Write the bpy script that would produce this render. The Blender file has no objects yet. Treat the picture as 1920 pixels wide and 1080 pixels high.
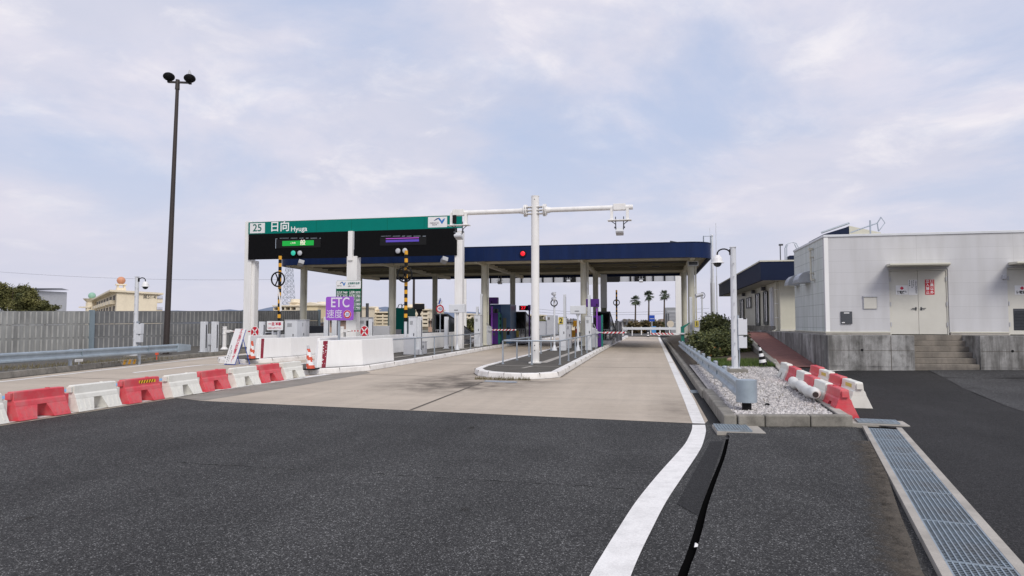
import bpy, math, random
from mathutils import Vector, Matrix, noise as mnoise
random.seed(7)
R = math.radians
SC = bpy.context.scene
COL = SC.collection
PI = math.pi

# ------------------------------------------------------------------ camera
FPX, CAMH = 1250.0, 1.6
PITCH = math.atan(65 / FPX)
_u = (1222 - 960) / FPX
_v = (540 - 605) / FPX
YAW = math.atan2(_u, math.cos(PITCH) - _v * math.sin(PITCH))
cam_d = bpy.data.cameras.new('camera')
cam = bpy.data.objects.new('camera', cam_d)
COL.objects.link(cam)
cam_d.sensor_width = 36
cam_d.lens = FPX / 1920 * 36
cam_d.clip_start = 0.05
cam_d.clip_end = 20000
cam.location = (0, 0, CAMH)
cam.rotation_euler = (PI / 2 + PITCH, 0, YAW)
SC.camera = cam


def at(px, py, Y):
    """point of the real place seen at photo pixel (px, py) when it stands at distance Y along the road"""
    u = (px - 960) / FPX
    v = (540 - py) / FPX
    fy = math.cos(PITCH) - v * math.sin(PITCH)
    fz = math.sin(PITCH) + v * math.cos(PITCH)
    x = u * math.cos(YAW) - fy * math.sin(YAW)
    y = u * math.sin(YAW) + fy * math.cos(YAW)
    t = Y / y
    return Vector((x * t, Y, CAMH + fz * t))


# ------------------------------------------------------------------ materials
MATS = {}


def mat(name, col, rough=0.6, metal=0.0, var=0.10, vs=2.0, bump=0.0, bs=60.0, stretch=(1, 1, 1),
        dirt=None, dirt_amt=0.0, dirt_scale=1.2, emit=None, estr=0.0, spec=0.5, fine=0.0, fs=150.0):
    if name in MATS:
        return MATS[name]
    m = bpy.data.materials.new(name)
    m.use_nodes = True
    nt = m.node_tree
    N, L = nt.nodes, nt.links
    b = N['Principled BSDF']
    b.inputs['Roughness'].default_value = rough
    b.inputs['Metallic'].default_value = metal
    b.inputs['Specular IOR Level'].default_value = spec
    tc = N.new('ShaderNodeTexCoord')
    mp = N.new('ShaderNodeMapping')
    mp.inputs['Scale'].default_value = stretch
    L.new(tc.outputs['Object'], mp.inputs['Vector'])
    n1 = N.new('ShaderNodeTexNoise')
    n1.inputs['Scale'].default_value = vs
    n1.inputs['Detail'].default_value = 6
    n1.inputs['Roughness'].default_value = 0.6
    L.new(mp.outputs[0], n1.inputs['Vector'])
    mr = N.new('ShaderNodeMapRange')
    mr.inputs[1].default_value = 0.25
    mr.inputs[2].default_value = 0.75
    mr.inputs[3].default_value = 1 - var
    mr.inputs[4].default_value = 1 + var
    L.new(n1.outputs['Fac'], mr.inputs[0])
    val = mr.outputs[0]
    if fine > 0:
        n2 = N.new('ShaderNodeTexNoise')
        n2.inputs['Scale'].default_value = fs
        n2.inputs['Detail'].default_value = 3
        L.new(tc.outputs['Object'], n2.inputs['Vector'])
        m2 = N.new('ShaderNodeMapRange')
        m2.inputs[1].default_value = 0.3
        m2.inputs[2].default_value = 0.7
        m2.inputs[3].default_value = 1 - fine
        m2.inputs[4].default_value = 1 + fine
        L.new(n2.outputs['Fac'], m2.inputs[0])
        mu = N.new('ShaderNodeMath')
        mu.operation = 'MULTIPLY'
        L.new(val, mu.inputs[0])
        L.new(m2.outputs[0], mu.inputs[1])
        val = mu.outputs[0]
    mx = N.new('ShaderNodeMix')
    mx.data_type = 'RGBA'
    mx.blend_type = 'MULTIPLY'
    mx.inputs[0].default_value = 1
    mx.inputs[6].default_value = (*col, 1)
    L.new(val, mx.inputs[7])
    out = mx.outputs[2]
    if dirt is not None:
        n3 = N.new('ShaderNodeTexNoise')
        n3.inputs['Scale'].default_value = dirt_scale
        n3.inputs['Detail'].default_value = 8
        n3.inputs['Roughness'].default_value = 0.7
        L.new(mp.outputs[0], n3.inputs['Vector'])
        m3 = N.new('ShaderNodeMapRange')
        m3.inputs[1].default_value = 0.45
        m3.inputs[2].default_value = 0.75
        m3.inputs[3].default_value = 0
        m3.inputs[4].default_value = dirt_amt
        L.new(n3.outputs['Fac'], m3.inputs[0])
        mx2 = N.new('ShaderNodeMix')
        mx2.data_type = 'RGBA'
        L.new(m3.outputs[0], mx2.inputs[0])
        L.new(out, mx2.inputs[6])
        mx2.inputs[7].default_value = (*dirt, 1)
        out = mx2.outputs[2]
    L.new(out, b.inputs['Base Color'])
    if bump > 0:
        nb = N.new('ShaderNodeTexNoise')
        nb.inputs['Scale'].default_value = bs
        nb.inputs['Detail'].default_value = 4
        L.new(tc.outputs['Object'], nb.inputs['Vector'])
        bp = N.new('ShaderNodeBump')
        bp.inputs['Strength'].default_value = bump
        bp.inputs['Distance'].default_value = 0.01
        L.new(nb.outputs['Fac'], bp.inputs['Height'])
        L.new(bp.outputs[0], b.inputs['Normal'])
    if emit is not None:
        b.inputs['Emission Color'].default_value = (*emit, 1)
        b.inputs['Emission Strength'].default_value = estr
    MATS[name] = m
    return m


def asphalt(name, base, speck, tint=(1, 1, 1), scale=95):
    """coarse open-graded asphalt: every stone has a tone of its own, dark gaps between"""
    m = bpy.data.materials.new(name)
    m.use_nodes = True
    nt = m.node_tree
    N, L = nt.nodes, nt.links
    b = N['Principled BSDF']
    b.inputs['Roughness'].default_value = 0.85
    b.inputs['Specular IOR Level'].default_value = 0.3
    tc = N.new('ShaderNodeTexCoord')
    vo = N.new('ShaderNodeTexVoronoi')
    vo.inputs['Scale'].default_value = scale
    L.new(tc.outputs['Object'], vo.inputs['Vector'])
    sp = N.new('ShaderNodeSeparateColor')
    L.new(vo.outputs['Color'], sp.inputs[0])
    cr = N.new('ShaderNodeValToRGB')
    e = cr.color_ramp.elements
    e[0].position = 0.0
    e[0].color = (*[base * 0.45 * t for t in tint], 1)
    e[1].position = 1.0
    e[1].color = (*[speck * t for t in tint], 1)
    k = e.new(0.55)
    k.color = (*[base * 0.95 * t for t in tint], 1)
    k = e.new(0.88)
    k.color = (*[base * 1.8 * t for t in tint], 1)
    L.new(sp.outputs[0], cr.inputs[0])
    # tyre-polished bands, long stains and patches
    mg = N.new('ShaderNodeMapRange')
    mg.inputs[1].default_value = 0.25
    mg.inputs[2].default_value = 0.75
    mg.inputs[3].default_value = 1.15
    mg.inputs[4].default_value = 0.45
    L.new(vo.outputs['Distance'], mg.inputs[0])
    n1 = N.new('ShaderNodeTexNoise')
    n1.inputs['Scale'].default_value = 0.55
    n1.inputs['Detail'].default_value = 7
    n1.inputs['Roughness'].default_value = 0.65
    L.new(tc.outputs['Object'], n1.inputs['Vector'])
    mr = N.new('ShaderNodeMapRange')
    mr.inputs[1].default_value = 0.3
    mr.inputs[2].default_value = 0.7
    mr.inputs[3].default_value = 0.72
    mr.inputs[4].default_value = 1.28
    L.new(n1.outputs['Fac'], mr.inputs[0])
    mpl = N.new('ShaderNodeMapping')
    mpl.inputs['Scale'].default_value = (1.0, .10, 1)
    mpl.inputs['Rotation'].default_value = (0, 0, .12)
    L.new(tc.outputs['Object'], mpl.inputs['Vector'])
    n5 = N.new('ShaderNodeTexNoise')
    n5.inputs['Scale'].default_value = .9
    n5.inputs['Detail'].default_value = 6
    L.new(mpl.outputs[0], n5.inputs['Vector'])
    mr5 = N.new('ShaderNodeMapRange')
    mr5.inputs[1].default_value = 0.35
    mr5.inputs[2].default_value = 0.65
    mr5.inputs[3].default_value = 0.84
    mr5.inputs[4].default_value = 1.16
    L.new(n5.outputs['Fac'], mr5.inputs[0])
    mu5 = N.new('ShaderNodeMath')
    mu5.operation = 'MULTIPLY'
    L.new(mr.outputs[0], mu5.inputs[0])
    L.new(mr5.outputs[0], mu5.inputs[1])
    mr = mu5
    n4 = N.new('ShaderNodeTexNoise')
    n4.inputs['Scale'].default_value = 22
    n4.inputs['Detail'].default_value = 5
    L.new(tc.outputs['Object'], n4.inputs['Vector'])
    mr4 = N.new('ShaderNodeMapRange')
    mr4.inputs[1].default_value = 0.3
    mr4.inputs[2].default_value = 0.7
    mr4.inputs[3].default_value = 0.7
    mr4.inputs[4].default_value = 1.3
    L.new(n4.outputs['Fac'], mr4.inputs[0])
    mu0 = N.new('ShaderNodeMath')
    mu0.operation = 'MULTIPLY'
    L.new(mr.outputs[0], mu0.inputs[0])
    L.new(mr4.outputs[0], mu0.inputs[1])
    mu = N.new('ShaderNodeMath')
    mu.operation = 'MULTIPLY'
    L.new(mg.outputs[0], mu.inputs[0])
    L.new(mu0.outputs[0], mu.inputs[1])
    mx = N.new('ShaderNodeMix')
    mx.data_type = 'RGBA'
    mx.blend_type = 'MULTIPLY'
    mx.inputs[0].default_value = 1
    L.new(cr.outputs[0], mx.inputs[6])
    L.new(mu.outputs[0], mx.inputs[7])
    L.new(mx.outputs[2], b.inputs['Base Color'])
    bp = N.new('ShaderNodeBump')
    bp.inputs['Strength'].default_value = 0.6
    bp.inputs['Distance'].default_value = 0.006
    bp.invert = True
    L.new(vo.outputs['Distance'], bp.inputs['Height'])
    L.new(bp.outputs[0], b.inputs['Normal'])
    MATS[name] = m
    return m


def concrete_road():
    """pale toll-plaza concrete with tyre tracks along the lane and an oily patch before the island nose"""
    m = bpy.data.materials.new('concrete_road')
    m.use_nodes = True
    nt = m.node_tree
    N, L = nt.nodes, nt.links
    b = N['Principled BSDF']
    b.inputs['Roughness'].default_value = 0.85
    b.inputs['Specular IOR Level'].default_value = 0.25
    tc = N.new('ShaderNodeTexCoord')

    def noise(scale, stretch, detail=6, lo=.3, hi=.7, a=0., c=1.):
        mp = N.new('ShaderNodeMapping')
        mp.inputs['Scale'].default_value = stretch
        L.new(tc.outputs['Object'], mp.inputs['Vector'])
        n = N.new('ShaderNodeTexNoise')
        n.inputs['Scale'].default_value = scale
        n.inputs['Detail'].default_value = detail
        n.inputs['Roughness'].default_value = .62
        L.new(mp.outputs[0], n.inputs['Vector'])
        r = N.new('ShaderNodeMapRange')
        for i, v in enumerate((lo, hi, a, c)):
            r.inputs[i + 1].default_value = v
        L.new(n.outputs['Fac'], r.inputs[0])
        return r.outputs[0]

    def mix(fac, a, c):
        x = N.new('ShaderNodeMix')
        x.data_type = 'RGBA'
        for i, v in ((0, fac), (6, a), (7, c)):
            if hasattr(v, 'links'):
                L.new(v, x.inputs[i])
            else:
                x.inputs[i].default_value = v if i == 0 else (*v, 1)
        return x.outputs[2]
    c = mix(noise(.45, (1, 1, 1)), (.52, .445, .36), (.61, .53, .435))
    c = mix(noise(1.0, (1.3, .07, 1), a=0, c=.35), c, (.27, .235, .195))
    c = mix(noise(.8, (.10, 2.2, 1), lo=.45, hi=.8, a=0, c=.30), c, (.24, .21, .18))
    c = mix(noise(6, (1, 1, 1), lo=.52, hi=.8, a=0, c=.35), c, (.23, .20, .17))
    c = mix(noise(140, (1, 1, 1), 3, a=0, c=.35), c, (.30, .27, .23))

    def blob(cx, cy, rx, ry, amt, prev, col=(.10, .085, .07)):
        mp = N.new('ShaderNodeMapping')
        mp.vector_type = 'POINT'
        mp.inputs['Location'].default_value = (-cx / rx, -cy / ry, 0)
        mp.inputs['Scale'].default_value = (1 / rx, 1 / ry, 0)
        L.new(tc.outputs['Object'], mp.inputs['Vector'])
        g = N.new('ShaderNodeTexGradient')
        g.gradient_type = 'SPHERICAL'
        L.new(mp.outputs[0], g.inputs[0])
        mm = N.new('ShaderNodeMath')
        mm.operation = 'MULTIPLY'
        L.new(g.outputs['Fac'], mm.inputs[0])
        L.new(noise(1.6, (1, 1, 1), 8, .35, .65, .12, amt * .62), mm.inputs[1])
        return mix(mm.outputs[0], prev, col)
    c = blob(-4.9, 16.6, 2.6, 2.9, 2.2, c)
    c = blob(-5.6, 19.5, 1.0, 4.0, 1.6, c)
    c = blob(-3.3, 18.2, 1.4, 1.5, 1.3, c)
    c = blob(-1.1, 44, 1.3, 9, 1.2, c)
    c = blob(-7.2, 38, 1.5, 7, .9, c)
    c = blob(.45, 12.6, .7, 3.2, .9, c)
    L.new(c, b.inputs['Base Color'])
    bp = N.new('ShaderNodeBump')
    bp.inputs['Strength'].default_value = .25
    bp.inputs['Distance'].default_value = .004
    L.new(noise(90, (.3, 3, 1), 3), bp.inputs['Height'])
    L.new(bp.outputs[0], b.inputs['Normal'])
    MATS['concrete_road'] = m
    return m


def panel_mat(name, col, bw, bh, joint=(.33, .34, .36), streak=0.10, green=0.0, axis='x'):
    """painted lightweight-concrete wall boards: thin joints, faint rain streaks"""
    m = bpy.data.materials.new(name)
    m.use_nodes = True
    nt = m.node_tree
    N, L = nt.nodes, nt.links
    b = N['Principled BSDF']
    b.inputs['Roughness'].default_value = 0.65
    b.inputs['Specular IOR Level'].default_value = .3
    tc = N.new('ShaderNodeTexCoord')
    sx = N.new('ShaderNodeSeparateXYZ')
    cx = N.new('ShaderNodeCombineXYZ')
    L.new(tc.outputs['Object'], sx.inputs[0])
    L.new(sx.outputs[0 if axis == 'x' else 1], cx.inputs[0])
    L.new(sx.outputs[2], cx.inputs[1])
    br = N.new('ShaderNodeTexBrick')
    br.offset = 0
    br.inputs['Scale'].default_value = 1
    br.inputs['Brick Width'].default_value = bw
    br.inputs['Row Height'].default_value = bh
    br.inputs['Mortar Size'].default_value = .006
    br.inputs['Mortar Smooth'].default_value = .3
    br.inputs['Color1'].default_value = (*col, 1)
    br.inputs['Color2'].default_value = (*[c * .96 for c in col], 1)
    br.inputs['Mortar'].default_value = (*joint, 1)
    L.new(cx.outputs[0], br.inputs['Vector'])
    mp = N.new('ShaderNodeMapping')
    mp.inputs['Scale'].default_value = (3, 3, .35)
    L.new(tc.outputs['Object'], mp.inputs['Vector'])
    n = N.new('ShaderNodeTexNoise')
    n.inputs['Scale'].default_value = 1.3
    n.inputs['Detail'].default_value = 7
    L.new(mp.outputs[0], n.inputs['Vector'])
    mr = N.new('ShaderNodeMapRange')
    for i, v in enumerate((.4, .75, 0., streak + green)):
        mr.inputs[i + 1].default_value = v
    L.new(n.outputs['Fac'], mr.inputs[0])
    x = N.new('ShaderNodeMix')
    x.data_type = 'RGBA'
    L.new(mr.outputs[0], x.inputs[0])
    L.new(br.outputs['Color'], x.inputs[6])
    x.inputs[7].default_value = (.28, .33, .27, 1) if green else (.36, .35, .33, 1)
    L.new(x.outputs[2], b.inputs['Base Color'])
    MATS[name] = m
    return m


def brick_path():
    m = bpy.data.materials.new('brick_paving')
    m.use_nodes = True
    nt = m.node_tree
    N, L = nt.nodes, nt.links
    b = N['Principled BSDF']
    b.inputs['Roughness'].default_value = 0.85
    tc = N.new('ShaderNodeTexCoord')
    br = N.new('ShaderNodeTexBrick')
    br.inputs['Scale'].default_value = 1
    br.inputs['Brick Width'].default_value = .2
    br.inputs['Row Height'].default_value = .1
    br.inputs['Mortar Size'].default_value = .008
    br.inputs['Color1'].default_value = (.155, .060, .050, 1)
    br.inputs['Color2'].default_value = (.235, .095, .080, 1)
    br.inputs['Mortar'].default_value = (.11, .065, .055, 1)
    L.new(tc.outputs['Object'], br.inputs['Vector'])
    L.new(br.outputs['Color'], b.inputs['Base Color'])
    MATS['brick_paving'] = m
    return m


def plinth_mat():
    """cast concrete retaining wall: formwork lines, dark run-off from the coping, pale mineral bloom low down"""
    m = bpy.data.materials.new('stained_concrete')
    m.use_nodes = True
    nt = m.node_tree
    N, L = nt.nodes, nt.links
    b = N['Principled BSDF']
    b.inputs['Roughness'].default_value = .9
    b.inputs['Specular IOR Level'].default_value = .2
    tc = N.new('ShaderNodeTexCoord')

    def noise(scale, stretch, lo, hi, a, c, detail=8):
        mp = N.new('ShaderNodeMapping')
        mp.inputs['Scale'].default_value = stretch
        L.new(tc.outputs['Object'], mp.inputs['Vector'])
        n = N.new('ShaderNodeTexNoise')
        n.inputs['Scale'].default_value = scale
        n.inputs['Detail'].default_value = detail
        n.inputs['Roughness'].default_value = .65
        L.new(mp.outputs[0], n.inputs['Vector'])
        r = N.new('ShaderNodeMapRange')
        for i, v in enumerate((lo, hi, a, c)):
            r.inputs[i + 1].default_value = v
        L.new(n.outputs['Fac'], r.inputs[0])
        return r.outputs[0]

    def mix(fac, a, c):
        x = N.new('ShaderNodeMix')
        x.data_type = 'RGBA'
        for i, v in ((0, fac), (6, a), (7, c)):
            if hasattr(v, 'links'):
                L.new(v, x.inputs[i])
            else:
                x.inputs[i].default_value = v if i == 0 else (*v, 1)
        return x.outputs[2]
    c = mix(noise(1.1, (1, 1, 1), .35, .65, 0, 1), (.19, .186, .176), (.42, .415, .405))
    c = mix(noise(2.2, (2.6, 2.6, .25), .40, .64, 0, .9), c, (.075, .073, .068))
    c = mix(noise(.9, (1, 1, .7), .52, .70, 0, .85), c, (.50, .50, .49))
    c = mix(noise(7, (1, 1, .6), .50, .72, 0, .55), c, (.09, .088, .08))
    c = mix(noise(40, (1, 1, 1), .3, .7, 0, .25, 3), c, (.14, .135, .13))
    L.new(c, b.inputs['Base Color'])
    bp = N.new('ShaderNodeBump')
    bp.inputs['Strength'].default_value = .3
    bp.inputs['Distance'].default_value = .01
    L.new(noise(25, (1, 1, 1), 0, 1, 0, 1, 5), bp.inputs['Height'])
    L.new(bp.outputs[0], b.inputs['Normal'])
    MATS['stained_concrete'] = m
    return m


def leaf_mat(name, c1, c2, scale=1.5):
    m = bpy.data.materials.new(name)
    m.use_nodes = True
    nt = m.node_tree
    N, L = nt.nodes, nt.links
    b = N['Principled BSDF']
    b.inputs['Roughness'].default_value = .6
    b.inputs['Specular IOR Level'].default_value = .25
    tc = N.new('ShaderNodeTexCoord')
    n = N.new('ShaderNodeTexNoise')
    n.inputs['Scale'].default_value = scale
    n.inputs['Detail'].default_value = 5
    L.new(tc.outputs['Object'], n.inputs['Vector'])
    cr = N.new('ShaderNodeValToRGB')
    cr.color_ramp.elements[0].position = .35
    cr.color_ramp.elements[0].color = (*c1, 1)
    cr.color_ramp.elements[1].position = .68
    cr.color_ramp.elements[1].color = (*c2, 1)
    L.new(n.outputs['Fac'], cr.inputs[0])
    L.new(cr.outputs[0], b.inputs['Base Color'])
    MATS[name] = m
    return m


WHITE = mat('white_paint', (.83, .82, .80), .4, var=.05, dirt=(.45, .42, .38), dirt_amt=.28, stretch=(2.5, 2.5, .35))
WALLW = mat('white_wall_paint', (.86, .86, .85), .6, var=.03, dirt=(.62, .60, .57), dirt_amt=.20, dirt_scale=1.6, stretch=(2, 2, .4))
KERBW = mat('white_kerb_paint', (.82, .80, .77), .6, var=.05, dirt=(.30, .27, .24), dirt_amt=.45, dirt_scale=2.5, fine=.05)
LINEW = mat('road_line_paint', (.78, .77, .75), .7, var=.06, dirt=(.35, .34, .33), dirt_amt=.40, dirt_scale=5, fine=.10, fs=90)
CREAM = mat('cream_paint', (.60, .585, .49), .45, var=.04, dirt=(.33, .31, .25), dirt_amt=.25)
CONC = mat('kerb_concrete', (.25, .235, .205), .9, var=.22, vs=3, bump=.3, dirt=(.07, .066, .056), dirt_amt=.85, dirt_scale=3.2, fine=.2)
CONCL = mat('pale_concrete', (.40, .375, .335), .9, var=.15, vs=3, bump=.2, dirt=(.17, .16, .14), dirt_amt=.5, dirt_scale=2, fine=.12)
ISLT = mat('island_paving', (.088, .080, .066), .9, var=.25, vs=2, bump=.2, dirt=(.06, .057, .05), dirt_amt=.7, dirt_scale=1.5, fine=.25, fs=80)
GALV = mat('galvanised_steel', (.42, .47, .52), .45, .55, var=.12, vs=4, dirt=(.22, .24, .26), dirt_amt=.4)
RAILM = mat('guardrail_steel', (.36, .425, .475), .5, .30, var=.12, vs=3, dirt=(.16, .20, .24), dirt_amt=.5, dirt_scale=2)
GREY = mat('grey_cabinet_paint', (.50, .51, .54), .45, var=.05, dirt=(.30, .30, .30), dirt_amt=.3)
LGREY = mat('light_grey_paint', (.66, .68, .71), .45, var=.05, dirt=(.40, .40, .40), dirt_amt=.25)
DGREY = mat('dark_grey_paint', (.06, .065, .075), .5, var=.1)
BLACK = mat('matt_black', (.010, .010, .011), .7, var=.1, spec=.2)
BLKP = mat('black_louvre', (.008, .008, .009), .85, var=.2, vs=8, spec=.08)
NAVY = mat('navy_fascia', (.006, .018, .072), .5, var=.22, vs=1.6, spec=.15, stretch=(2, 2, .25), dirt=(.02, .03, .07), dirt_amt=.35)
NAVYD = mat('navy_roof_band', (.010, .017, .045), .6, var=.1, spec=.15)
GREEN = mat('sign_green', (.0, .185, .150), .5, var=.05, spec=.12)
GREEND = mat('dark_sign_green', (.0, .095, .045), .5, var=.05, spec=.12)
PURPLE = mat('sign_purple', (.32, .10, .56), .5, var=.05, spec=.15)
PURPD = mat('machine_purple', (.085, .028, .19), .5, var=.1, spec=.2)
TEAL = mat('machine_green', (.005, .17, .125), .45, var=.1)
BOOTHB = mat('booth_blue', (.075, .15, .28), .4, var=.1)
BOOTHD = mat('booth_deep_blue', (.02, .06, .20), .4, var=.1)
OLIVE = mat('booth_olive', (.17, .18, .12), .6, var=.1)
GLASSD = mat('smoked_glass', (.022, .028, .030), .12, var=.2, spec=.6)
YEL = mat('hazard_yellow', (.72, .36, .02), .45, var=.08)
REDS = mat('sign_red', (.52, .012, .030), .42, var=.06)
MAROON = mat('maroon_reflector', (.25, .008, .03), .4, var=.1, dirt=(.5, .4, .4), dirt_amt=.2, dirt_scale=6)
BLUES = mat('sign_blue', (.015, .07, .42), .45, var=.05)
PLATE = mat('plate_white', (.78, .78, .78), .4, var=.03)
LETW = mat('lettering_white', (.85, .85, .85), .4, var=.0)
LETK = mat('lettering_black', (.02, .02, .022), .5, var=.0)
LETR = mat('lettering_red', (.55, .015, .06), .45, var=.0)
LETG = mat('lettering_green', (.0, .15, .12), .45, var=.0)
LETB = mat('lettering_blue', (.01, .06, .40), .45, var=.0)
LOGOB = mat('logo_blue', (.02, .17, .50), .4, var=.0)
LOGOD = mat('logo_dark_blue', (.015, .03, .16), .4, var=.0)
BARR = mat('red_polyethylene', (.68, .065, .085), .5, var=.14, vs=3, dirt=(.50, .23, .22), dirt_amt=.8, dirt_scale=3.5)
BARW = mat('white_polyethylene', (.79, .785, .725), .45, var=.06, vs=4, dirt=(.46, .44, .38), dirt_amt=.5, dirt_scale=4)
ORANGE = mat('cone_orange', (.62, .095, .045), .5, var=.1)
BROWN = mat('dark_brown_mast', (.035, .026, .023), .5, var=.12)
SOFFIT = mat('canopy_soffit', (.58, .525, .39), .7, var=.12, vs=1, dirt=(.22, .19, .13), dirt_amt=.6, stretch=(.3, 2, 1))
BEAMM = mat('canopy_beam', (.66, .61, .48), .6, var=.1)
BEAMD = mat('canopy_purlin', (.16, .145, .10), .7, var=.2)
OLDC = mat('old_concrete', (.255, .235, .205), .9, var=.2, vs=1.2, dirt=(.13, .12, .105), dirt_amt=.5, dirt_scale=2, fine=.15, fs=90)
LEDR = mat('led_red', (.4, .005, .01), .4, emit=(1, .012, .03), estr=1.0)
LEDG = mat('led_green', (.0, .20, .03), .4, emit=(.0, .30, .025), estr=.75)
LEDG2 = mat('signal_green_lens', (.02, .30, .22), .3, emit=(.03, .55, .40), estr=.55)
LEDP = mat('led_purple', (.2, .03, .3), .4, emit=(.55, .10, .60), estr=.75)
LEDB = mat('led_violet', (.05, .03, .3), .4, emit=(.10, .06, .35), estr=.5)
LEDW = mat('led_pink_white', (.8, .6, .6), .4, emit=(1, .75, .72), estr=.7)
DUCT = mat('duct_steel', (.42, .44, .47), .38, .7, var=.12, vs=3)
DOORC = mat('door_cream', (.63, .615, .555), .5, var=.03, vs=1.5, dirt=(.42, .40, .35), dirt_amt=.25)
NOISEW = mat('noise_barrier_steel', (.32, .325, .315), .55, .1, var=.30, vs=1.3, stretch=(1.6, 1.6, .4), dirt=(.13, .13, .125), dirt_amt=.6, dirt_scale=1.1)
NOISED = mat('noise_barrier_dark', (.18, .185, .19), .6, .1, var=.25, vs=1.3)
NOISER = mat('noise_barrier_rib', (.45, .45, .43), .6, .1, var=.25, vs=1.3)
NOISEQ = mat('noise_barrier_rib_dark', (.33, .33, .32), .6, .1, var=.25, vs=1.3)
POSTB = mat('noise_barrier_post', (.24, .30, .34), .55, .2, var=.12)
WOODB = mat('trunk_bark', (.10, .075, .055), .9, var=.3, vs=8)
LEAF1 = leaf_mat('tree_leaves', (.034, .048, .020), (.23, .215, .075), .55)
LEAF2 = leaf_mat('bush_leaves', (.024, .040, .018), (.17, .18, .065), 4.0)
LEAF3 = leaf_mat('palm_leaves', (.05, .07, .05), (.13, .155, .10), 2.0)  # leaf tones paled, distance haze put into the colour
LEAF4 = leaf_mat('hedge_leaves', (.06, .06, .028), (.24, .17, .085), .4)
GRASSM = leaf_mat('grass_blades', (.04, .075, .015), (.12, .17, .04), 6.0)
DRYG = leaf_mat('dry_grass', (.12, .10, .05), (.22, .19, .10), 6.0)
FLOWER = mat('orange_berries', (.40, .19, .06), .6)
BUILDC = mat('apartment_cream', (.80, .71, .55), .8, var=.06, dirt=(.42, .36, .28), dirt_amt=.35, dirt_scale=.3)
BUILDY = mat('apartment_pale_yellow', (.74, .62, .40), .8, var=.05)
BUILDD = mat('apartment_shadow_recess', (.16, .145, .13), .8, var=.2, vs=.5)
ROOFG = mat('grey_roof_tile', (.13, .135, .15), .8, var=.15)
ROOFB = mat('brown_roof_tile', (.20, .14, .10), .8, var=.15)
HOUSEP = mat('house_pinkish', (.50, .34, .25), .8, var=.1)
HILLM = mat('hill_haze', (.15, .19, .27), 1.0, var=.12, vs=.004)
TANKO = mat('tank_orange', (.62, .29, .17), .55, var=.06)
TANKG = mat('tank_green', (.26, .46, .36), .55, var=.06)
ASPH = asphalt('asphalt_worn', .049, .27, (1.0, 1.0, .985), 115)
ASPHL = asphalt('asphalt_fresh', .026, .065, (1.0, .98, 1.0), 120)
ASPHP = asphalt('asphalt_patch', .024, .05, (1.0, 1.0, 1.02), 130)
ASPHG = asphalt('asphalt_grey_area', .060, .14, (1.0, 1.0, 1.02), 80)
CROAD = concrete_road()
PANELW = panel_mat('white_wall_board', (.60, .60, .615), 2.52, .345, (.49, .49, .50), .30)
PANELS = panel_mat('white_wall_board_side', (.60, .63, .62), 1.62, .36, (.26, .29, .28), .15, .30, 'y')
BRICKP = brick_path()


def decal(name, col, scale):
    """thin film for dirt and painted contact shade that breaks up toward its edges (vertex layer 'cover')"""
    m = bpy.data.materials.new(name)
    m.use_nodes = True
    nt = m.node_tree
    N, L = nt.nodes, nt.links
    b = N['Principled BSDF']
    b.inputs['Roughness'].default_value = .95
    b.inputs['Specular IOR Level'].default_value = .1
    tc = N.new('ShaderNodeTexCoord')
    n = N.new('ShaderNodeTexNoise')
    n.inputs['Scale'].default_value = scale
    n.inputs['Detail'].default_value = 9
    n.inputs['Roughness'].default_value = .75
    L.new(tc.outputs['Object'], n.inputs['Vector'])
    at_ = N.new('ShaderNodeAttribute')
    at_.attribute_name = 'cover'
    a = N.new('ShaderNodeMath')
    a.operation = 'ADD'
    L.new(n.outputs['Fac'], a.inputs[0])
    L.new(at_.outputs['Fac'], a.inputs[1])
    r = N.new('ShaderNodeMapRange')
    for i, v in enumerate((.85, 1.25, 0, .92)):
        r.inputs[i + 1].default_value = v
    L.new(a.outputs[0], r.inputs[0])
    L.new(r.outputs[0], b.inputs['Alpha'])
    n2 = N.new('ShaderNodeTexNoise')
    n2.inputs['Scale'].default_value = 60
    n2.inputs['Detail'].default_value = 5
    L.new(tc.outputs['Object'], n2.inputs['Vector'])
    x = N.new('ShaderNodeMix')
    x.data_type = 'RGBA'
    L.new(n2.outputs['Fac'], x.inputs[0])
    x.inputs[6].default_value = (*[c * .55 for c in col], 1)
    x.inputs[7].default_value = (*[c * 1.45 for c in col], 1)
    L.new(x.outputs[2], b.inputs['Base Color'])
    MATS[name] = m
    return m


DIRTD = decal('dirt_film', (.105, .092, .076), 9)
PLINTH = plinth_mat()
STEPM = mat('step_concrete', (.225, .20, .17), .9, var=.25, vs=2, bump=.3, dirt=(.08, .075, .065), dirt_amt=.7, dirt_scale=1.8, stretch=(1.5, 1, .6), fine=.15)
DIRT = mat('dirt_shade_strip', (.105, .092, .075), .95, var=.25, vs=3, bump=.4, bs=120, fine=.35, fs=120)
TROUGH = mat('drain_trough', (.010, .010, .010), .95, spec=.0)
SLOTB = mat('slot_shadow', (.004, .004, .004), 1.0, spec=.0)
STICKY = mat('hazard_sticker_yellow', (.90, .52, .03), .5, var=.05)
GRATE = mat('grating_steel', (.30, .365, .42), .55, .25, var=.25, vs=3, dirt=(.12, .085, .055), dirt_amt=.65, dirt_scale=2.2)
GRAVB = mat('gravel_bed', (.40, .38, .37), .95, var=.2, vs=8, bump=1, bs=50, fine=.55, fs=45)
PEB = mat('pebble_white', (.60, .575, .56), .85, var=.25, vs=9, fine=.1)
PEB2 = mat('pebble_grey', (.34, .325, .32), .85, var=.3, vs=9)
SOIL = mat('planting_soil', (.07, .055, .04), .95, var=.3, vs=3, bump=.5)
GROUND = mat('far_ground', (.17, .165, .13), .95, var=.25, vs=.05)
ROCK = mat('pinkish_rock', (.42, .27, .20), .9, var=.2, vs=6)
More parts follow.
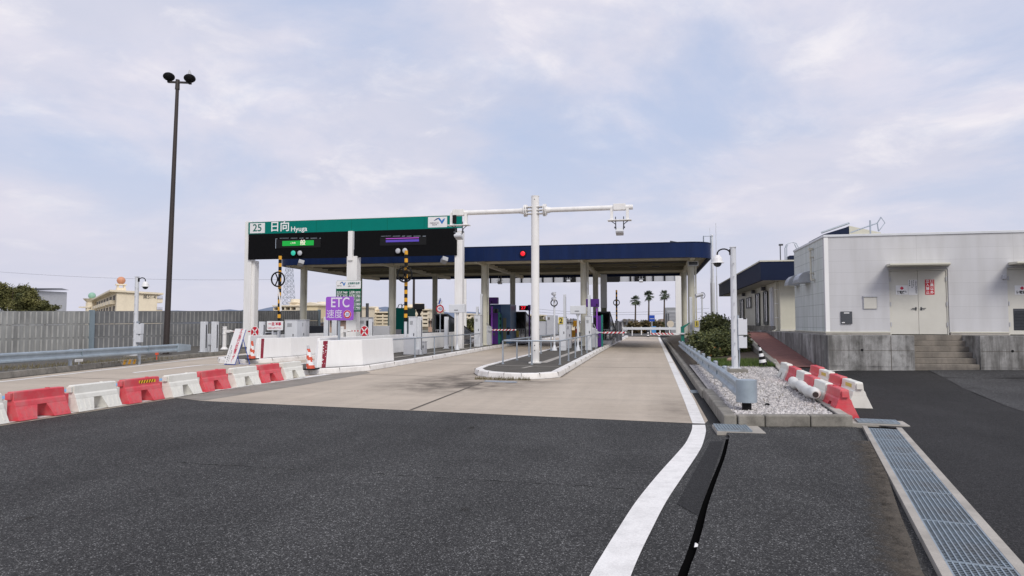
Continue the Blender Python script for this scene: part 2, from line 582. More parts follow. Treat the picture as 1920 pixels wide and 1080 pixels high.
BARK2 = mat('far_pole', (.20, .19, .17), .8)
PIPEW = mat('bolster_vinyl', (.72, .725, .69), .5, var=.07, vs=5, dirt=(.42, .40, .36), dirt_amt=.4, dirt_scale=5)
BLUEP = mat('blue_road_paint', (.16, .36, .58), .7, var=.1, fine=.1)
TICKM = mat('sticker_yellow', (.62, .50, .10), .5)


# ------------------------------------------------------------------ mesh builder
class MB:
    def __init__(self, o=(0, 0, 0)):
        self.v, self.f, self.mi, self.sm = [], [], [], []
        self.cur = 0
        self.o = Vector(o)

    def add(self, vs, fs, smooth=False):
        n = len(self.v)
        self.v += [Vector(p) - self.o for p in vs]
        for f in fs:
            self.f.append([n + i for i in f])
            self.mi.append(self.cur)
            self.sm.append(smooth)
        return self

    def box(self, c, s, rz=0.0, M=None):
        hx, hy, hz = s[0] / 2, s[1] / 2, s[2] / 2
        pts = [Vector((x, y, z)) for z in (-hz, hz) for x, y in ((-hx, -hy), (hx, -hy), (hx, hy), (-hx, hy))]
        if M is not None:
            pts = [M @ p for p in pts]
        elif rz:
            q = Matrix.Rotation(rz, 3, 'Z')
            pts = [q @ p for p in pts]
        c = Vector(c)
        return self.add([p + c for p in pts],
                        [(3, 2, 1, 0), (4, 5, 6, 7), (0, 1, 5, 4), (1, 2, 6, 5), (2, 3, 7, 6), (3, 0, 4, 7)])

    def bb(self, x0, x1, y0, y1, z0, z1):
        return self.box(((x0 + x1) / 2, (y0 + y1) / 2, (z0 + z1) / 2), (x1 - x0, y1 - y0, z1 - z0))

    def hexa(self, b, t):
        return self.add(list(b) + list(t), [(3, 2, 1, 0), (4, 5, 6, 7), (0, 1, 5, 4), (1, 2, 6, 5), (2, 3, 7, 6), (3, 0, 4, 7)])

    def cyl(self, p0, p1, r0, r1=None, n=16, caps=True, smooth=True):
        r1 = r0 if r1 is None else r1
        p0, p1 = Vector(p0), Vector(p1)
        d = (p1 - p0).normalized()
        a = d.orthogonal().normalized()
        if abs(d.z) > .9:
            a = Vector((1, 0, 0))
            a = (a - d * a.dot(d)).normalized()
        b = d.cross(a)
        vs = []
        for p, r in ((p0, r0), (p1, r1)):
            for i in range(n):
                t = 2 * PI * i / n
                vs.append(p + (a * math.cos(t) + b * math.sin(t)) * r)
        self.add(vs, [(i, (i + 1) % n, n + (i + 1) % n, n + i) for i in range(n)], smooth)
        if caps:
            self.add(vs[:n], [tuple(reversed(range(n)))])
            self.add(vs[n:], [tuple(range(n))])
        return self

    def tube(self, pts, r, n=8, closed=False):
        pts = [Vector(p) for p in pts]
        k = len(pts)
        vs = []
        prev = None
        for i, p in enumerate(pts):
            if closed:
                d = (pts[(i + 1) % k] - pts[i - 1]).normalized()
            else:
                d = (pts[min(i + 1, k - 1)] - pts[max(i - 1, 0)]).normalized()
            a = d.orthogonal().normalized() if prev is None else (prev - d * prev.dot(d)).normalized()
            prev = a
            b = d.cross(a)
            rr = r[i] if isinstance(r, (list, tuple)) else r
            for j in range(n):
                t = 2 * PI * j / n
                vs.append(p + (a * math.cos(t) + b * math.sin(t)) * rr)
        fs = []
        for i in range(k if closed else k - 1):
            for j in range(n):
                i2 = (i + 1) % k
                fs.append((i * n + j, i * n + (j + 1) % n, i2 * n + (j + 1) % n, i2 * n + j))
        self.add(vs, fs, True)
        if not closed:
            self.add(vs[:n], [tuple(reversed(range(n)))])
            self.add(vs[-n:], [tuple(range(n))])
        return self

    def ext(self, poly, vec):
        poly = [Vector(p) for p in poly]
        vec = Vector(vec)
        n = len(poly)
        return self.add(poly + [p + vec for p in poly],
                        [tuple(reversed(range(n))), tuple(range(n, 2 * n))] +
                        [(i, (i + 1) % n, n + (i + 1) % n, n + i) for i in range(n)])

    def prism(self, poly, z0, z1):
        return self.ext([(p[0], p[1], z0) for p in poly], (0, 0, z1 - z0))

    def sheet(self, poly, z=None):
        ps = [(p[0], p[1], p[2] if z is None else z) for p in poly]
        return self.add(ps, [tuple(range(len(ps)))])

    def strip(self, left, right, z):
        n = len(left)
        vs = [(p[0], p[1], p[2] if len(p) > 2 else z) for p in left] + [(p[0], p[1], p[2] if len(p) > 2 else z) for p in right]
        return self.add(vs, [(i, n + i, n + i + 1, i + 1) for i in range(n - 1)])

    def sphere(self, c, r, s=(1, 1, 1), n=14, z0=-1, z1=1):
        c = Vector(c)
        m = n // 2
        t0, t1 = math.asin(z0), math.asin(z1)
        vs, fs = [], []
        for i in range(m + 1):
            t = t0 + (t1 - t0) * i / m
            for j in range(n):
                a = 2 * PI * j / n
                vs.append(c + Vector((r * math.cos(t) * math.cos(a) * s[0], r * math.cos(t) * math.sin(a) * s[1], r * math.sin(t) * s[2])))
        for i in range(m):
            for j in range(n):
                fs.append((i * n + j, i * n + (j + 1) % n, (i + 1) * n + (j + 1) % n, (i + 1) * n + j))
        return self.add(vs, fs, True)

    def sweep(self, prof, path, up=Vector((0, 0, 1))):
        """profile (side offset, height) carried along a ground path"""
        path = [Vector(p) for p in path]
        k, n = len(path), len(prof)
        vs = []
        for i, p in enumerate(path):
            d = path[min(i + 1, k - 1)] - path[max(i - 1, 0)]
            d.z = 0
            d.normalize()
            s = Vector((d.y, -d.x, 0))
            for a, h in prof:
                vs.append(p + s * a + up * h)
        fs = [(i * n + j, i * n + (j + 1) % n, (i + 1) * n + (j + 1) % n, (i + 1) * n + j) for i in range(k - 1) for j in range(n)]
        self.add(vs, fs)
        self.add(vs[:n], [tuple(range(n))])
        self.add(vs[-n:], [tuple(reversed(range(n)))])
        return self

    def ring(self, c, R0, r, axis='y', n=24, k=8):
        c = Vector(c)
        pts = []
        for i in range(n):
            t = 2 * PI * i / n
            if axis == 'y':
                pts.append(c + Vector((math.cos(t) * R0, 0, math.sin(t) * R0)))
            else:
                pts.append(c + Vector((math.cos(t) * R0, math.sin(t) * R0, 0)))
        return self.tube(pts, r, k, closed=True)

    def disc(self, c, r, th=.02, n=28, sx=1.0):
        """upright plate facing the driver (-Y)"""
        c = Vector(c)
        return self.ext([c + Vector((math.cos(2 * PI * i / n) * r * sx, 0, math.sin(2 * PI * i / n) * r)) for i in range(n)], (0, th, 0))

    def rrect(self, x0, x1, z0, z1, y, th=.02, r=.05, k=5):
        pts = []
        for cx, cz, a0 in ((x1 - r, z1 - r, 0), (x0 + r, z1 - r, 90), (x0 + r, z0 + r, 180), (x1 - r, z0 + r, 270)):
            for i in range(k + 1):
                a = R(a0 + 90 * i / k)
                pts.append((cx + r * math.cos(a), y, cz + r * math.sin(a)))
        return self.ext(pts, (0, th, 0))

    def build(self, name, mats, parent=None, bev=0.0, loc=None, rotz=0.0, fixn=True):
        me = bpy.data.meshes.new(name)
        me.from_pydata([tuple(p) for p in self.v], [], self.f)
        if not isinstance(mats, (list, tuple)):
            mats = [mats]
        for m in mats:
            me.materials.append(m)
        me.polygons.foreach_set('material_index', self.mi)
        me.polygons.foreach_set('use_smooth', self.sm)
        me.update()
        if fixn:
            import bmesh
            bm = bmesh.new()
            bm.from_mesh(me)
            bmesh.ops.recalc_face_normals(bm, faces=bm.faces)
            bm.to_mesh(me)
            bm.free()
        o = bpy.data.objects.new(name, me)
        COL.objects.link(o)
        if parent is not None:
            o.parent = parent
        if loc is not None:
            o.location = loc
        o.rotation_euler.z = rotz
        if bev > 0:
            md = o.modifiers.new('bevel', 'BEVEL')
            md.width = bev
            md.segments = 2
            md.limit_method = 'ANGLE'
            md.angle_limit = R(40)
        return o


def tag(o, label=None, cat=None, group=None, kind=None):
    if label:
        o['label'] = label
    if cat:
        o['category'] = cat
    if group:
        o['group'] = group
    if kind:
        o['kind'] = kind
    return o


def thing(name, label, cat, loc=(0, 0, 0), rotz=0.0, group=None):
    o = bpy.data.objects.new(name, None)
    COL.objects.link(o)
    o.empty_display_size = .2
    o.location = loc
    o.rotation_euler = (0, 0, rotz)
    return tag(o, label, cat, group)


def struct(name, mb, m, **k):
    return tag(mb.build(name, m, **k), kind='structure')


def solo(name, label, cat, mb, m, loc=None, rotz=0.0, group=None, bev=0.0, kind=None):
    o = mb.build(name, m, None, bev, loc, rotz)
    return tag(o, label, cat, group, kind)


def kids(o):
    return KIDS.get(o.name, None) or [c for c in bpy.data.objects if c.parent == o]


KIDS = {}


def dup(root, loc, rotz=None, label=None, group=None):
    r = root.copy()
    COL.objects.link(r)
    r.location = loc
    if rotz is not None:
        r.rotation_euler = (0, 0, rotz)
    if label:
        r['label'] = label
    if group:
        r['group'] = group
    for ch in kids(root):
        c = ch.copy()
        COL.objects.link(c)
        c.parent = r
        for g in kids(ch):
            d = g.copy()
            COL.objects.link(d)
            d.parent = c
    return r


def text(body, size, parent, m, loc, rot=(PI / 2, 0, 0), bold=.0, name='lettering', align='CENTER', sx=1.0, width=None, shear=0, spacing=1.0, lead=1.0):
    c = bpy.data.curves.new('lettering', 'FONT')
    c.body = body
    c.size = size
    c.align_x = align
    c.align_y = 'CENTER'
    c.offset = bold * size
    c.shear = shear
    c.space_character = spacing
    c.space_line = lead
    o = bpy.data.objects.new('tmp', c)
    COL.objects.link(o)
    dg = bpy.context.evaluated_depsgraph_get()
    me = bpy.data.meshes.new_from_object(o.evaluated_get(dg))
    bpy.data.objects.remove(o)
    bpy.data.curves.remove(c)
    xs = [v.co.x for v in me.vertices] or [0, 1]
    w = max(xs) - min(xs)
    k = sx
    if width:
        k = width / w
    for v in me.vertices:
        v.co.x *= k
    me.materials.clear()
    me.materials.append(m)
    r = bpy.data.objects.new(name, me)
    COL.objects.link(r)
    r.parent = parent
    r.location = loc
    r.rotation_euler = rot
    return r
# ------------------------------------------------------------------ sky and light
w = bpy.data.worlds.new("World")
SC.world = w
w.use_nodes = True
SUN_EL, SUN_ROT = R(42), R(148)          # behind the camera, a little to the right
NT = w.node_tree
N, L = NT.nodes, NT.links
bg = N['Background']
sky = N.new('ShaderNodeTexSky')
sky.sky_type = 'NISHITA'
sky.sun_disc = False
sky.sun_elevation = SUN_EL
sky.sun_rotation = SUN_ROT
sky.air_density = 1.2
sky.dust_density = 2.0
tc = N.new('ShaderNodeTexCoord')
sep = N.new('ShaderNodeSeparateXYZ')
L.new(tc.outputs['Generated'], sep.inputs[0])


def wmath(op, a, b=None, c=None):
    n = N.new('ShaderNodeMath')
    n.operation = op
    for i, v in enumerate((a, b, c)):
        if v is None:
            continue
        if hasattr(v, 'links'):
            L.new(v, n.inputs[i])
        else:
            n.inputs[i].default_value = v
    return n.outputs[0]


zc = wmath('MAXIMUM', sep.outputs[2], 0.0)
zz = wmath('ADD', zc, 0.22)
cxyz = N.new('ShaderNodeCombineXYZ')
L.new(wmath('DIVIDE', sep.outputs[0], zz), cxyz.inputs[0])
L.new(wmath('DIVIDE', sep.outputs[1], zz), cxyz.inputs[1])


def wnoise(scale, detail, off, lo, hi, a, b_, rough=.55, dist=0.0, st=(1, 1, 1)):
    mp = N.new('ShaderNodeMapping')
    mp.inputs['Location'].default_value = off
    mp.inputs['Scale'].default_value = st
    mp.inputs['Rotation'].default_value = (0, 0, .35)
    L.new(cxyz.outputs[0], mp.inputs[0])
    n = N.new('ShaderNodeTexNoise')
    n.inputs['Scale'].default_value = scale
    n.inputs['Detail'].default_value = detail
    n.inputs['Roughness'].default_value = rough
    n.inputs['Distortion'].default_value = dist
    L.new(mp.outputs[0], n.inputs['Vector'])
    r = N.new('ShaderNodeMapRange')
    r.interpolation_type = 'SMOOTHSTEP'
    for i, v in enumerate((lo, hi, a, b_)):
        r.inputs[i + 1].default_value = v
    L.new(n.outputs['Fac'], r.inputs[0])
    return r.outputs[0]


def wmix(fac, a, c):
    x = N.new('ShaderNodeMix')
    x.data_type = 'RGBA'
    for i, v in ((0, fac), (6, a), (7, c)):
        if hasattr(v, 'links'):
            L.new(v, x.inputs[i])
        else:
            x.inputs[i].default_value = v if i == 0 else (*v, 1)
    return x.outputs[2]


SKYK = 10.0   # background strength is 0.1: cloud radiances are written times ten
CL = lambda r, g, b: (r * SKYK, g * SKYK, b * SKYK)
base = wmix(.80, sky.outputs[0], CL(.55, .64, .87))                         # hazy blue between the clouds
body = wmix(wnoise(1.35, 7, (2.3, 4.1, 0), .30, .70, 0, 1, .55, .3), CL(.645, .665, .795), CL(.815, .785, .875))
body = wmix(wnoise(3.4, 8, (7.7, 1.2, 0), .48, .74, 0, .75, .6, .4), body, CL(.98, .935, .955))
col = wmix(wnoise(.95, 8, (5.2, 0.6, 0), .35, .58, .12, 1, .58, .35), base, body)
col = wmix(wnoise(2.2, 8, (1.1, 8.4, 0), .50, .76, 0, .62, .6, .2), col, CL(.555, .605, .775))
hz = N.new('ShaderNodeMapRange')
hz.interpolation_type = 'SMOOTHSTEP'
for i, v in enumerate((0.0, 0.30, .85, 0.0)):
    hz.inputs[i + 1].default_value = v
L.new(zc, hz.inputs[0])
col = wmix(hz.outputs[0], col, CL(.68, .68, .79))
L.new(col, bg.inputs['Color'])
bg.inputs['Strength'].default_value = 0.1

sd = bpy.data.lights.new('sun', 'SUN')
sd.energy = 2.0
sd.angle = R(22)
sd.color = (1.0, .95, .87)
so = bpy.data.objects.new('sun', sd)
COL.objects.link(so)
dirv = Vector((math.sin(SUN_ROT) * math.cos(SUN_EL), math.cos(SUN_ROT) * math.cos(SUN_EL), math.sin(SUN_EL)))
so.rotation_euler = dirv.to_track_quat('Z', 'Y').to_euler()
so.location = (0, 0, 40)
SC.view_settings.view_transform = 'Standard'
SC.view_settings.look = 'None'
SC.view_settings.exposure = 0
SC.view_settings.gamma = 1

# ------------------------------------------------------------------ ground and roads
struct('ground', MB().sheet([(-4000, -300, -.06), (4000, -300, -.06), (4000, 6000, -.06), (-4000, 6000, -.06)]), GROUND)
struct('road', MB().sheet([(-31, -25), (60, -25), (60, 26), (-31, 26)], 0.0), ASPH)
struct('road', MB().sheet([(-30, 74), (14, 74), (40, 108), (-60, 108)], -.004), ASPHG)
struct('road', MB().sheet([(-9.9, 12.5), (-9.0, 12.14), (.80, 11.03), (.88, 11.4), (.88, 78), (-21.3, 78), (-21.3, 35), (-20.35, 26.4),
                           (-18.95, 20.2), (-17.95, 15.5), (-17.0, 10), (-15.9, 3), (-15.9, -4), (-9.9, -4)], .004), CROAD)
ct = [(-9.86, 12.66), (-9.6, 16), (-9.35, 20.5), (-8.92, 20.49), (-8.86, 15.7), (-9.0, 12.18)]
struct('road', MB().sheet(list(reversed([(-10.03, 12.52), (-9.72, 19.3), (-9.2, 20.6), (-8.75, 19.9), (-8.75, 15.7), (-9.0, 12.18)])), .0065), OLDC)
struct('gutter', MB().sheet([(.882, 11.04), (1.05, 11.0), (1.05, 76), (.882, 76)], .002), ASPHP)
struct('asphalt_patch', MB().sheet([(.93, 9.47), (.76, 9.43), (.2, 6.15), (.36, 5.8)], .004), ASPHP)



def dirt_shade_line(path, width, z, side=1, strong=.55):
    """grime plus painted contact shade along the foot of kerb, wall or barriers, thinning outward"""
    m = MB()
    cv = []
    k_ = len(path)
    P = [Vector((p[0], p[1])) for p in path]
    nr = []
    for i in range(k_):
        d = (P[min(i + 1, k_ - 1)] - P[max(i - 1, 0)]).normalized()
        nr.append(Vector((d.y, -d.x)) * side)
    for f, c in ((-.05, strong + .1), (.25, strong * .6), (1.0, -.30)):
        for p, n in zip(P, nr):
            q = p + n * width * f
            m.v.append(Vector((q.x, q.y, z)))
            cv.append(c)
    for r in range(2):
        for i in range(k_ - 1):
            m.f.append((r * k_ + i, (r + 1) * k_ + i, (r + 1) * k_ + i + 1, r * k_ + i + 1))
            m.mi.append(0)
            m.sm.append(False)
    o = struct('dirt_shade_strip', m, GRIME_SHADE)
    o.data.attributes.new('cover', 'FLOAT', 'POINT').data.foreach_set('value', cv)


def stain(x, y, rx, ry, z, strong=.5):
    m = MB()
    n = 18
    cv = [strong] + [strong * .55] * n + [-.35] * n
    m.v.append(Vector((x, y, z)))
    for f in (.5, 1):
        for i in range(n):
            a = 2 * PI * i / n
            m.v.append(Vector((x + rx * f * math.cos(a), y + ry * f * math.sin(a), z)))
    for i in range(n):
        j = (i + 1) % n
        m.f += [(0, 1 + i, 1 + j), (1 + i, 1 + n + i, 1 + n + j, 1 + j)]
        m.mi += [0, 0]
        m.sm += [False, False]
    o = struct('oil_stain', m, GRIME_SHADE)
    o.data.attributes.new('cover', 'FLOAT', 'POINT').data.foreach_set('value', cv)


GRIME_SHADE = decal('grime_shade_film', (.038, .034, .029), 5)  # shared by the oil stains and the grime with contact shade painted in
for s_ in ((-3.4, 7.6, .5, 1.3, .0052, .32), (-6.2, 9.2, .35, .9, .0054, .35), (-1.6, 5.6, .16, .22, .0056, .5), (-2.7, 9.9, .22, .5, .0058, .45), (-5.0, 4.6, .12, .16, .0060, .55), (-1.0, 8.9, .10, .14, .0062, .55), (-7.6, 6.4, .7, 1.6, .0064, .28),
           (-.9, 14.5, .22, .6, .0105, .30), (-1.5, 20.5, .30, 1.4, .0107, .28), (-7.3, 16.2, .35, 1.1, .0109, .28), (-7.4, 25, .35, 2.2, .0111, .30), (-1.1, 31, .3, 2.6, .0113, .30), (-6.2, 13.4, .14, .2, .0115, .45), (-2.6, 13.2, .12, .16, .0117, .5)):
    stain(*s_)
# white edge line: curved at the front, straight along the lane
li = [(-.56, 2.6), (-.47, 3.6), (-.40, 4.32), (-.35, 4.72), (-.28, 5.25), (-.15, 6.17), (.05, 7.29), (.29, 8.51), (.43, 9.28), (.56, 10.3), (.605, 10.88)]
lo = [(-.30, 2.6), (-.22, 3.6), (-.15, 4.32), (-.10, 4.75), (-.03, 5.26), (.11, 6.2), (.31, 7.3), (.53, 8.5), (.64, 9.2), (.76, 10.25), (.80, 10.92)]


def dense(p, k=6):
    out = []
    for i in range(len(p) - 1):
        for j in range(k):
            t = j / k
            p0, p1, p2, p3 = p[max(i - 1, 0)], p[i], p[i + 1], p[min(i + 2, len(p) - 1)]
            out.append(tuple(.5 * (2 * p1[a] + (p2[a] - p0[a]) * t + (2 * p0[a] - 5 * p1[a] + 4 * p2[a] - p3[a]) * t * t +
                                   (3 * p1[a] - p0[a] - 3 * p2[a] + p3[a]) * t ** 3) for a in (0, 1)))
    out.append(p[-1])
    return out


m = MB()
m.strip(dense(li), dense(lo), .006)
m.strip([(.615, 11.02), (.63, 14), (.64, 27.6)], [(.81, 11.02), (.84, 14), (.85, 27.6)], .009)
m.strip([(.64, 27.9), (.64, 76)], [(.85, 27.9), (.85, 76)], .009)
struct('road_marking', m, LINEW)
m = MB()
m.strip([(-10.30, -4), (-10.24, 12.4)], [(-10.10, -4), (-10.04, 12.4)], .008)
m.strip([(-10.24, 12.4), (-10.0, 19.2)], [(-10.04, 12.4), (-9.72, 19.2)], .010)
struct('road_marking', m, LINEW)
m = MB()
pl = [(-15.6, 3), (-16.6, 10), (-17.4, 15.5), (-18.4, 20.2), (-19.75, 26.4), (-20.7, 35), (-20.75, 74)]
m.strip(pl, [(x + .17, y) for x, y in pl], .009)
struct('road_marking', m, LINEW)
m = MB()
pl = [(-16.3, 18.5), (-16.6, 21), (-16.7, 22.4), (-15.1, 23.2)]
m.strip(pl, [(x + .22, y - .12) for x, y in pl], .009)
struct('road_marking', m, LINEW)
m = MB()
m.strip([(-13.9, 7), (-13.75, 17.2)], [(-13.35, 7), (-13.2, 17.2)], .009)
struct('road_marking', m, BLUEP)

# joints of the concrete slabs
m = MB()
m.strip([(-4.36, 11.65), (-4.50, 17.5)], [(-4.30, 11.65), (-4.44, 17.5)], .0085)
for y in (24.2, 36.6, 49):
    m.strip([(-2.6, y), (.6, y)], [(-2.6, y + .05), (.6, y + .05)], .0085)
    m.strip([(-9.1, y + .4), (-5.5, y + .4)], [(-9.1, y + .45), (-5.5, y + .45)], .0085)
m.strip([(-9.4, 19.4), (-5.6, 18.9)], [(-9.4, 19.44), (-5.6, 18.94)], .0085)
for y in (9.5, 16.4, 22.6):
    m.strip([(-17.5, y), (-10.3, y - .3)], [(-17.5, y + .04), (-10.3, y - .26)], .0085)
struct('slab_joints', m, DIRT)

# fine crack across the worn asphalt
random.seed(3)
ca = [(-5.4, 6.86)]
while ca[-1][0] < -.3:
    ca.append((ca[-1][0] + .07, 6.78 - .035 * (ca[-1][0] + 5.4) + random.uniform(-.02, .02)))
struct('asphalt_crack', MB().strip(ca, [(x, y + max(.0, random.gauss(.004, .006))) for x, y in ca], .0035), SLOTB)

# drain slot and the raised asphalt right of it
sl = [(-.12, 2.4), (-.02, 3.3), (.145, 4.43), (.20, 4.74), (.295, 5.34), (.395, 6.03), (.56, 7.03), (.775, 8.28), (.98, 9.66)]
sr = [(-.05, 2.4), (.05, 3.3), (.215, 4.43), (.27, 4.74), (.363, 5.34), (.458, 6.03), (.622, 7.03), (.832, 8.28), (1.03, 9.66)]
sl, sr = dense(sl), dense(sr)
struct('drain_slot', MB().strip(sl, sr, .003), SLOTB)
right = [(.95, 2.4), (1.20, 3.3), (1.56, 4.43), (1.63, 4.74), (1.78, 5.34), (1.94, 6.03), (2.19, 7.03), (2.50, 8.28), (2.80, 9.66)]
m = MB()
m.strip(sr, [(x - .10, y) for x, y in dense(right)], .040)
m.sheet([(1.03, 9.66), (2.70, 9.66), (2.98, 10.9), (1.04, 10.52)], .0405)
struct('pavement', m, ASPH)
m = MB()
m.strip([(x, y, .0) for x, y in sr], [(x, y, .0385) for x, y in sr], 0)
struct('drain_slot', m, SLOTB)
m = MB()
rd_ = dense(right, 2)
cvr = []
for off, cv in ((-.55, -.25), (-.28, .30), (-.08, .62), (.02, .75)):
    m.v += [Vector((x + off, y, .0436)) for x, y in rd_]
    cvr += [cv] * len(rd_)
k_ = len(rd_)
for c_ in range(3):
    for i in range(k_ - 1):
        m.f.append((c_ * k_ + i, (c_ + 1) * k_ + i, (c_ + 1) * k_ + i + 1, c_ * k_ + i + 1))
        m.mi.append(0)
        m.sm.append(False)
o = struct('dirt_shade_strip', m, DIRTD)
o.data.attributes.new('cover', 'FLOAT', 'POINT').data.foreach_set('value', cvr)


# car park, rising gently toward the building
def zp(x, y):
    t = min(max((y - 10.8) / 11, 0), 1.08)
    return .044 + t ** 2.6 * (.27 + .02 * max(0, min(x, 12) - 5))


gx = [2.2, 2.6, 3.0, 3.4, 4.6, 5.2, 6, 8, 10, 12, 16, 24, 40]
gy = [-6, 0, 4, 8, 10.8, 12, 14, 16, 18, 20, 22]
TL = lambda y: 1.62 + (y - 4.0) * .214          # left rim of the long drain
vs, fs = [], []
for y in gy:
    for i, x in enumerate(gx):
        x2 = x
        if i < 4:
            x2 = (TL(y) + .45 if y <= 10.9 else 2.78 + .083 * (y - 11)) + i * .2
        vs.append((x2, y, zp(x2, y)))
nx = len(gx)
for j in range(len(gy) - 1):
    for i in range(nx - 1):
        fs.append((j * nx + i, j * nx + i + 1, (j + 1) * nx + i + 1, (j + 1) * nx + i))
struct('parking_lot', MB().add(vs, fs), ASPHL)
pa = [(7.6, 21.4), (7.3, 19.0), (6.9, 17), (6.4, 14), (6.2, 12), (9, 12), (14, 12), (14, 21.4)]
m = MB()
ys = [11.5, 14, 17, 19, 21.5]
xl = [6.1, 6.4, 6.9, 7.3, 7.6]
vs = [(x, y, zp(x, y) + .005) for x, y in zip(xl, ys)] + [(16, y, zp(16, y) + .005) for y in ys] + [(10, y, zp(10, y) + .005) for y in ys]
m.add(vs, [(i, 10 + i, 11 + i, i + 1) for i in range(4)] + [(10 + i, 5 + i, 6 + i, 11 + i) for i in range(4)])
struct('asphalt_patch', m, ASPHG)
m = MB()
m.sheet([(4.75, 20.3, zp(4.75, 20.3) + .006), (6.25, 20.75, zp(6.25, 20.75) + .006), (6.2, 20.9, zp(6.2, 20.9) + .006), (4.8, 20.75, zp(4.8, 20.75) + .006)])
struct('road_marking', m, LINEW)

# ------------------------------------------------------------------ drains with steel gratings
ANG = math.atan(.214)
dv = Vector((math.sin(ANG), math.cos(ANG), 0))
sv = Vector((dv.y, -dv.x, 0))
O0 = Vector((TL(3.95) - .02, 3.95, 0))
LEN = 7.2
m = MB()
for s0, s1 in ((-.01, .052), (.432, .505)):
    a = O0 + sv * s0
    b_ = O0 + sv * s1
    m.ext([(a.x, a.y, .0), (b_.x, b_.y, .0), (b_.x, b_.y, .056), (a.x, a.y, .056)], dv * LEN)
struct('drain_rim', m, CONCL)
a, b_ = O0 + sv * .05, O0 + sv * .435
struct('drain_channel', MB().sheet([a, b_, b_ + dv * LEN, a + dv * LEN], .045), TROUGH)


def grating(wd, ln, bars, cross, h=.02):
    """steel grating: bearing bars lengthwise, finer cross bars"""
    q = MB()
    for i in range(bars):
        x = -wd / 2 + wd * i / (bars - 1)
        q.box((x, 0, h / 2), (.0085 if 0 < i < bars - 1 else .014, ln, h))
    for j in range(cross + 1):
        y = -ln / 2 + ln * j / cross
        q.box((0, y, h - .011), (wd, .006 if 0 < j < cross else .009, .012 if 0 < j < cross else .02))
    return q


g0 = solo('drain_grating', 'nearest steel grating panel of the long drain at the right', 'drain grating', grating(.37, .985, 11, 30), GRATE,
          O0 + sv * .2425 + dv * .5 + Vector((0, 0, .034)), -ANG, 'steel gratings of the long drain')
order = ['second nearest', 'third nearest', 'middle', 'third farthest', 'second farthest', 'farthest']
for i in range(1, 7):
    dup(g0, O0 + sv * .2425 + dv * (.5 + i) + Vector((0, 0, .034)), None, order[i - 1] + ' steel grating panel of the long drain at the right')
g0['label'] = 'nearest steel grating panel of the long drain at the right'
tr = solo('drain_grating', 'steel grating lying crosswise at the far end of the long drain', 'drain grating', grating(.56, .36, 9, 24), GRATE,
          (3.40, 11.37, .066), -ANG * .6, 'drain gratings set in the ground')
m = MB()
m.box((3.40, 11.37, .03), (.80, .52, .06), -ANG * .6)
struct('drain_rim', m, CONCL)
solo('drain_grating', 'square steel grating in front of the gravel bed corner', 'drain grating', grating(.46, .58, 12, 14), GRATE,
     (1.14, 10.33, .052), .02, 'drain gratings set in the ground')
m = MB()
m.box((1.22, 10.33, .024), (.66, .66, .05), .02)
struct('drain_rim', m, CONCL)
solo('drain_grating', 'small steel grating in the dark gutter beside the lane edge line', 'drain grating', grating(.20, .50, 6, 14), GRATE,
     (.97, 16.0, .006), 0, 'drain gratings set in the ground')
m = MB((-4.03, 17.7, 0))
m.sheet([(-4.55, 17.95, .014), (-4.36, 17.62, .014), (-3.50, 17.42, .014), (-3.62, 17.78, .014)])
m.box((-4.02, 17.69, .007), (.86, .30, .012), -.2)
solo('drain_cover', 'blue-grey steel drain cover flush in the concrete before the rounded island', 'drain cover', m, GALV, (-4.03, 17.7, 0))
m = MB()
m.add([(-.012, -.02, 0), (.014, -.016, .004), (.018, .018, .012), (-.006, .024, .016), (.0, .0, .026)], [(0, 1, 4), (1, 2, 4), (2, 3, 4), (3, 0, 4)])
solo('litter_scrap', 'scrap of white litter caught at the drain slot', 'litter', m, PLATE, (.285, 4.92, .035))

# ------------------------------------------------------------------ gravel bed at the right of the lane
ZB = lambda y: .165 + max(0, y - 11) * .009
m = MB()
prev = None
ys = [10.62, 12.6, 14.72]
m.bb(1.05, 1.24, 10.62, 12.66, 0, .205)
m.bb(1.05, 1.24, 12.675, 14.7, 0, .208)
struct('kerb', m, CONC, bev=.02)
m = MB()
y = 14.72
while y < 60:
    y2 = y + 1.98
    m.bb(1.02, 1.19, y, y2, 0, .165 + (y - 14) * .002)
    y = y2 + .02
struct('kerb', m, CONC, bev=.015)
m = MB()
fx = [(1.26, 10.60), (1.66, 10.70), (2.33, 10.84), (2.96, 10.97)]
for i in range(3):
    (x0, y0), (x1, y1) = fx[i], fx[i + 1]
    g = .005
    m.hexa([(x0 + g, y0, 0), (x1 - g, y1, 0), (x1 - g - .03, y1 + .17, 0), (x0 + g - .03, y0 + .17, 0)],
           [(x0 + g, y0, .205), (x1 - g, y1, .205), (x1 - g - .03, y1 + .17, .205), (x0 + g - .03, y0 + .17, .205)])
struct('kerb', m, CONC, bev=.02)
re = [(2.93, 11.02), (3.05, 13), (3.22, 15.2), (3.42, 17.6), (3.66, 20.2), (3.93, 23), (4.2, 26)]
m = MB()
for i in range(len(re) - 1):
    (x0, y0), (x1, y1) = re[i], re[i + 1]
    z0, z1 = max(ZB(y0) + .035, zp(x0, y0) + .05), max(ZB(y1) + .035, zp(x1, y1) + .05)
    m.hexa([(x0 - .15, y0 + .01, 0), (x0, y0 + .01, 0), (x1, y1 - .01, 0), (x1 - .15, y1 - .01, 0)],
           [(x0 - .15, y0 + .01, z0), (x0, y0 + .01, z0), (x1, y1 - .01, z1), (x1 - .15, y1 - .01, z1)])
struct('kerb', m, CONCL, bev=.012)
m = MB()
ys = [10.75, 13, 15.2, 17.6, 20.2, 22.0]
xr = [2.76, 2.89, 3.06, 3.26, 3.50, 3.66]
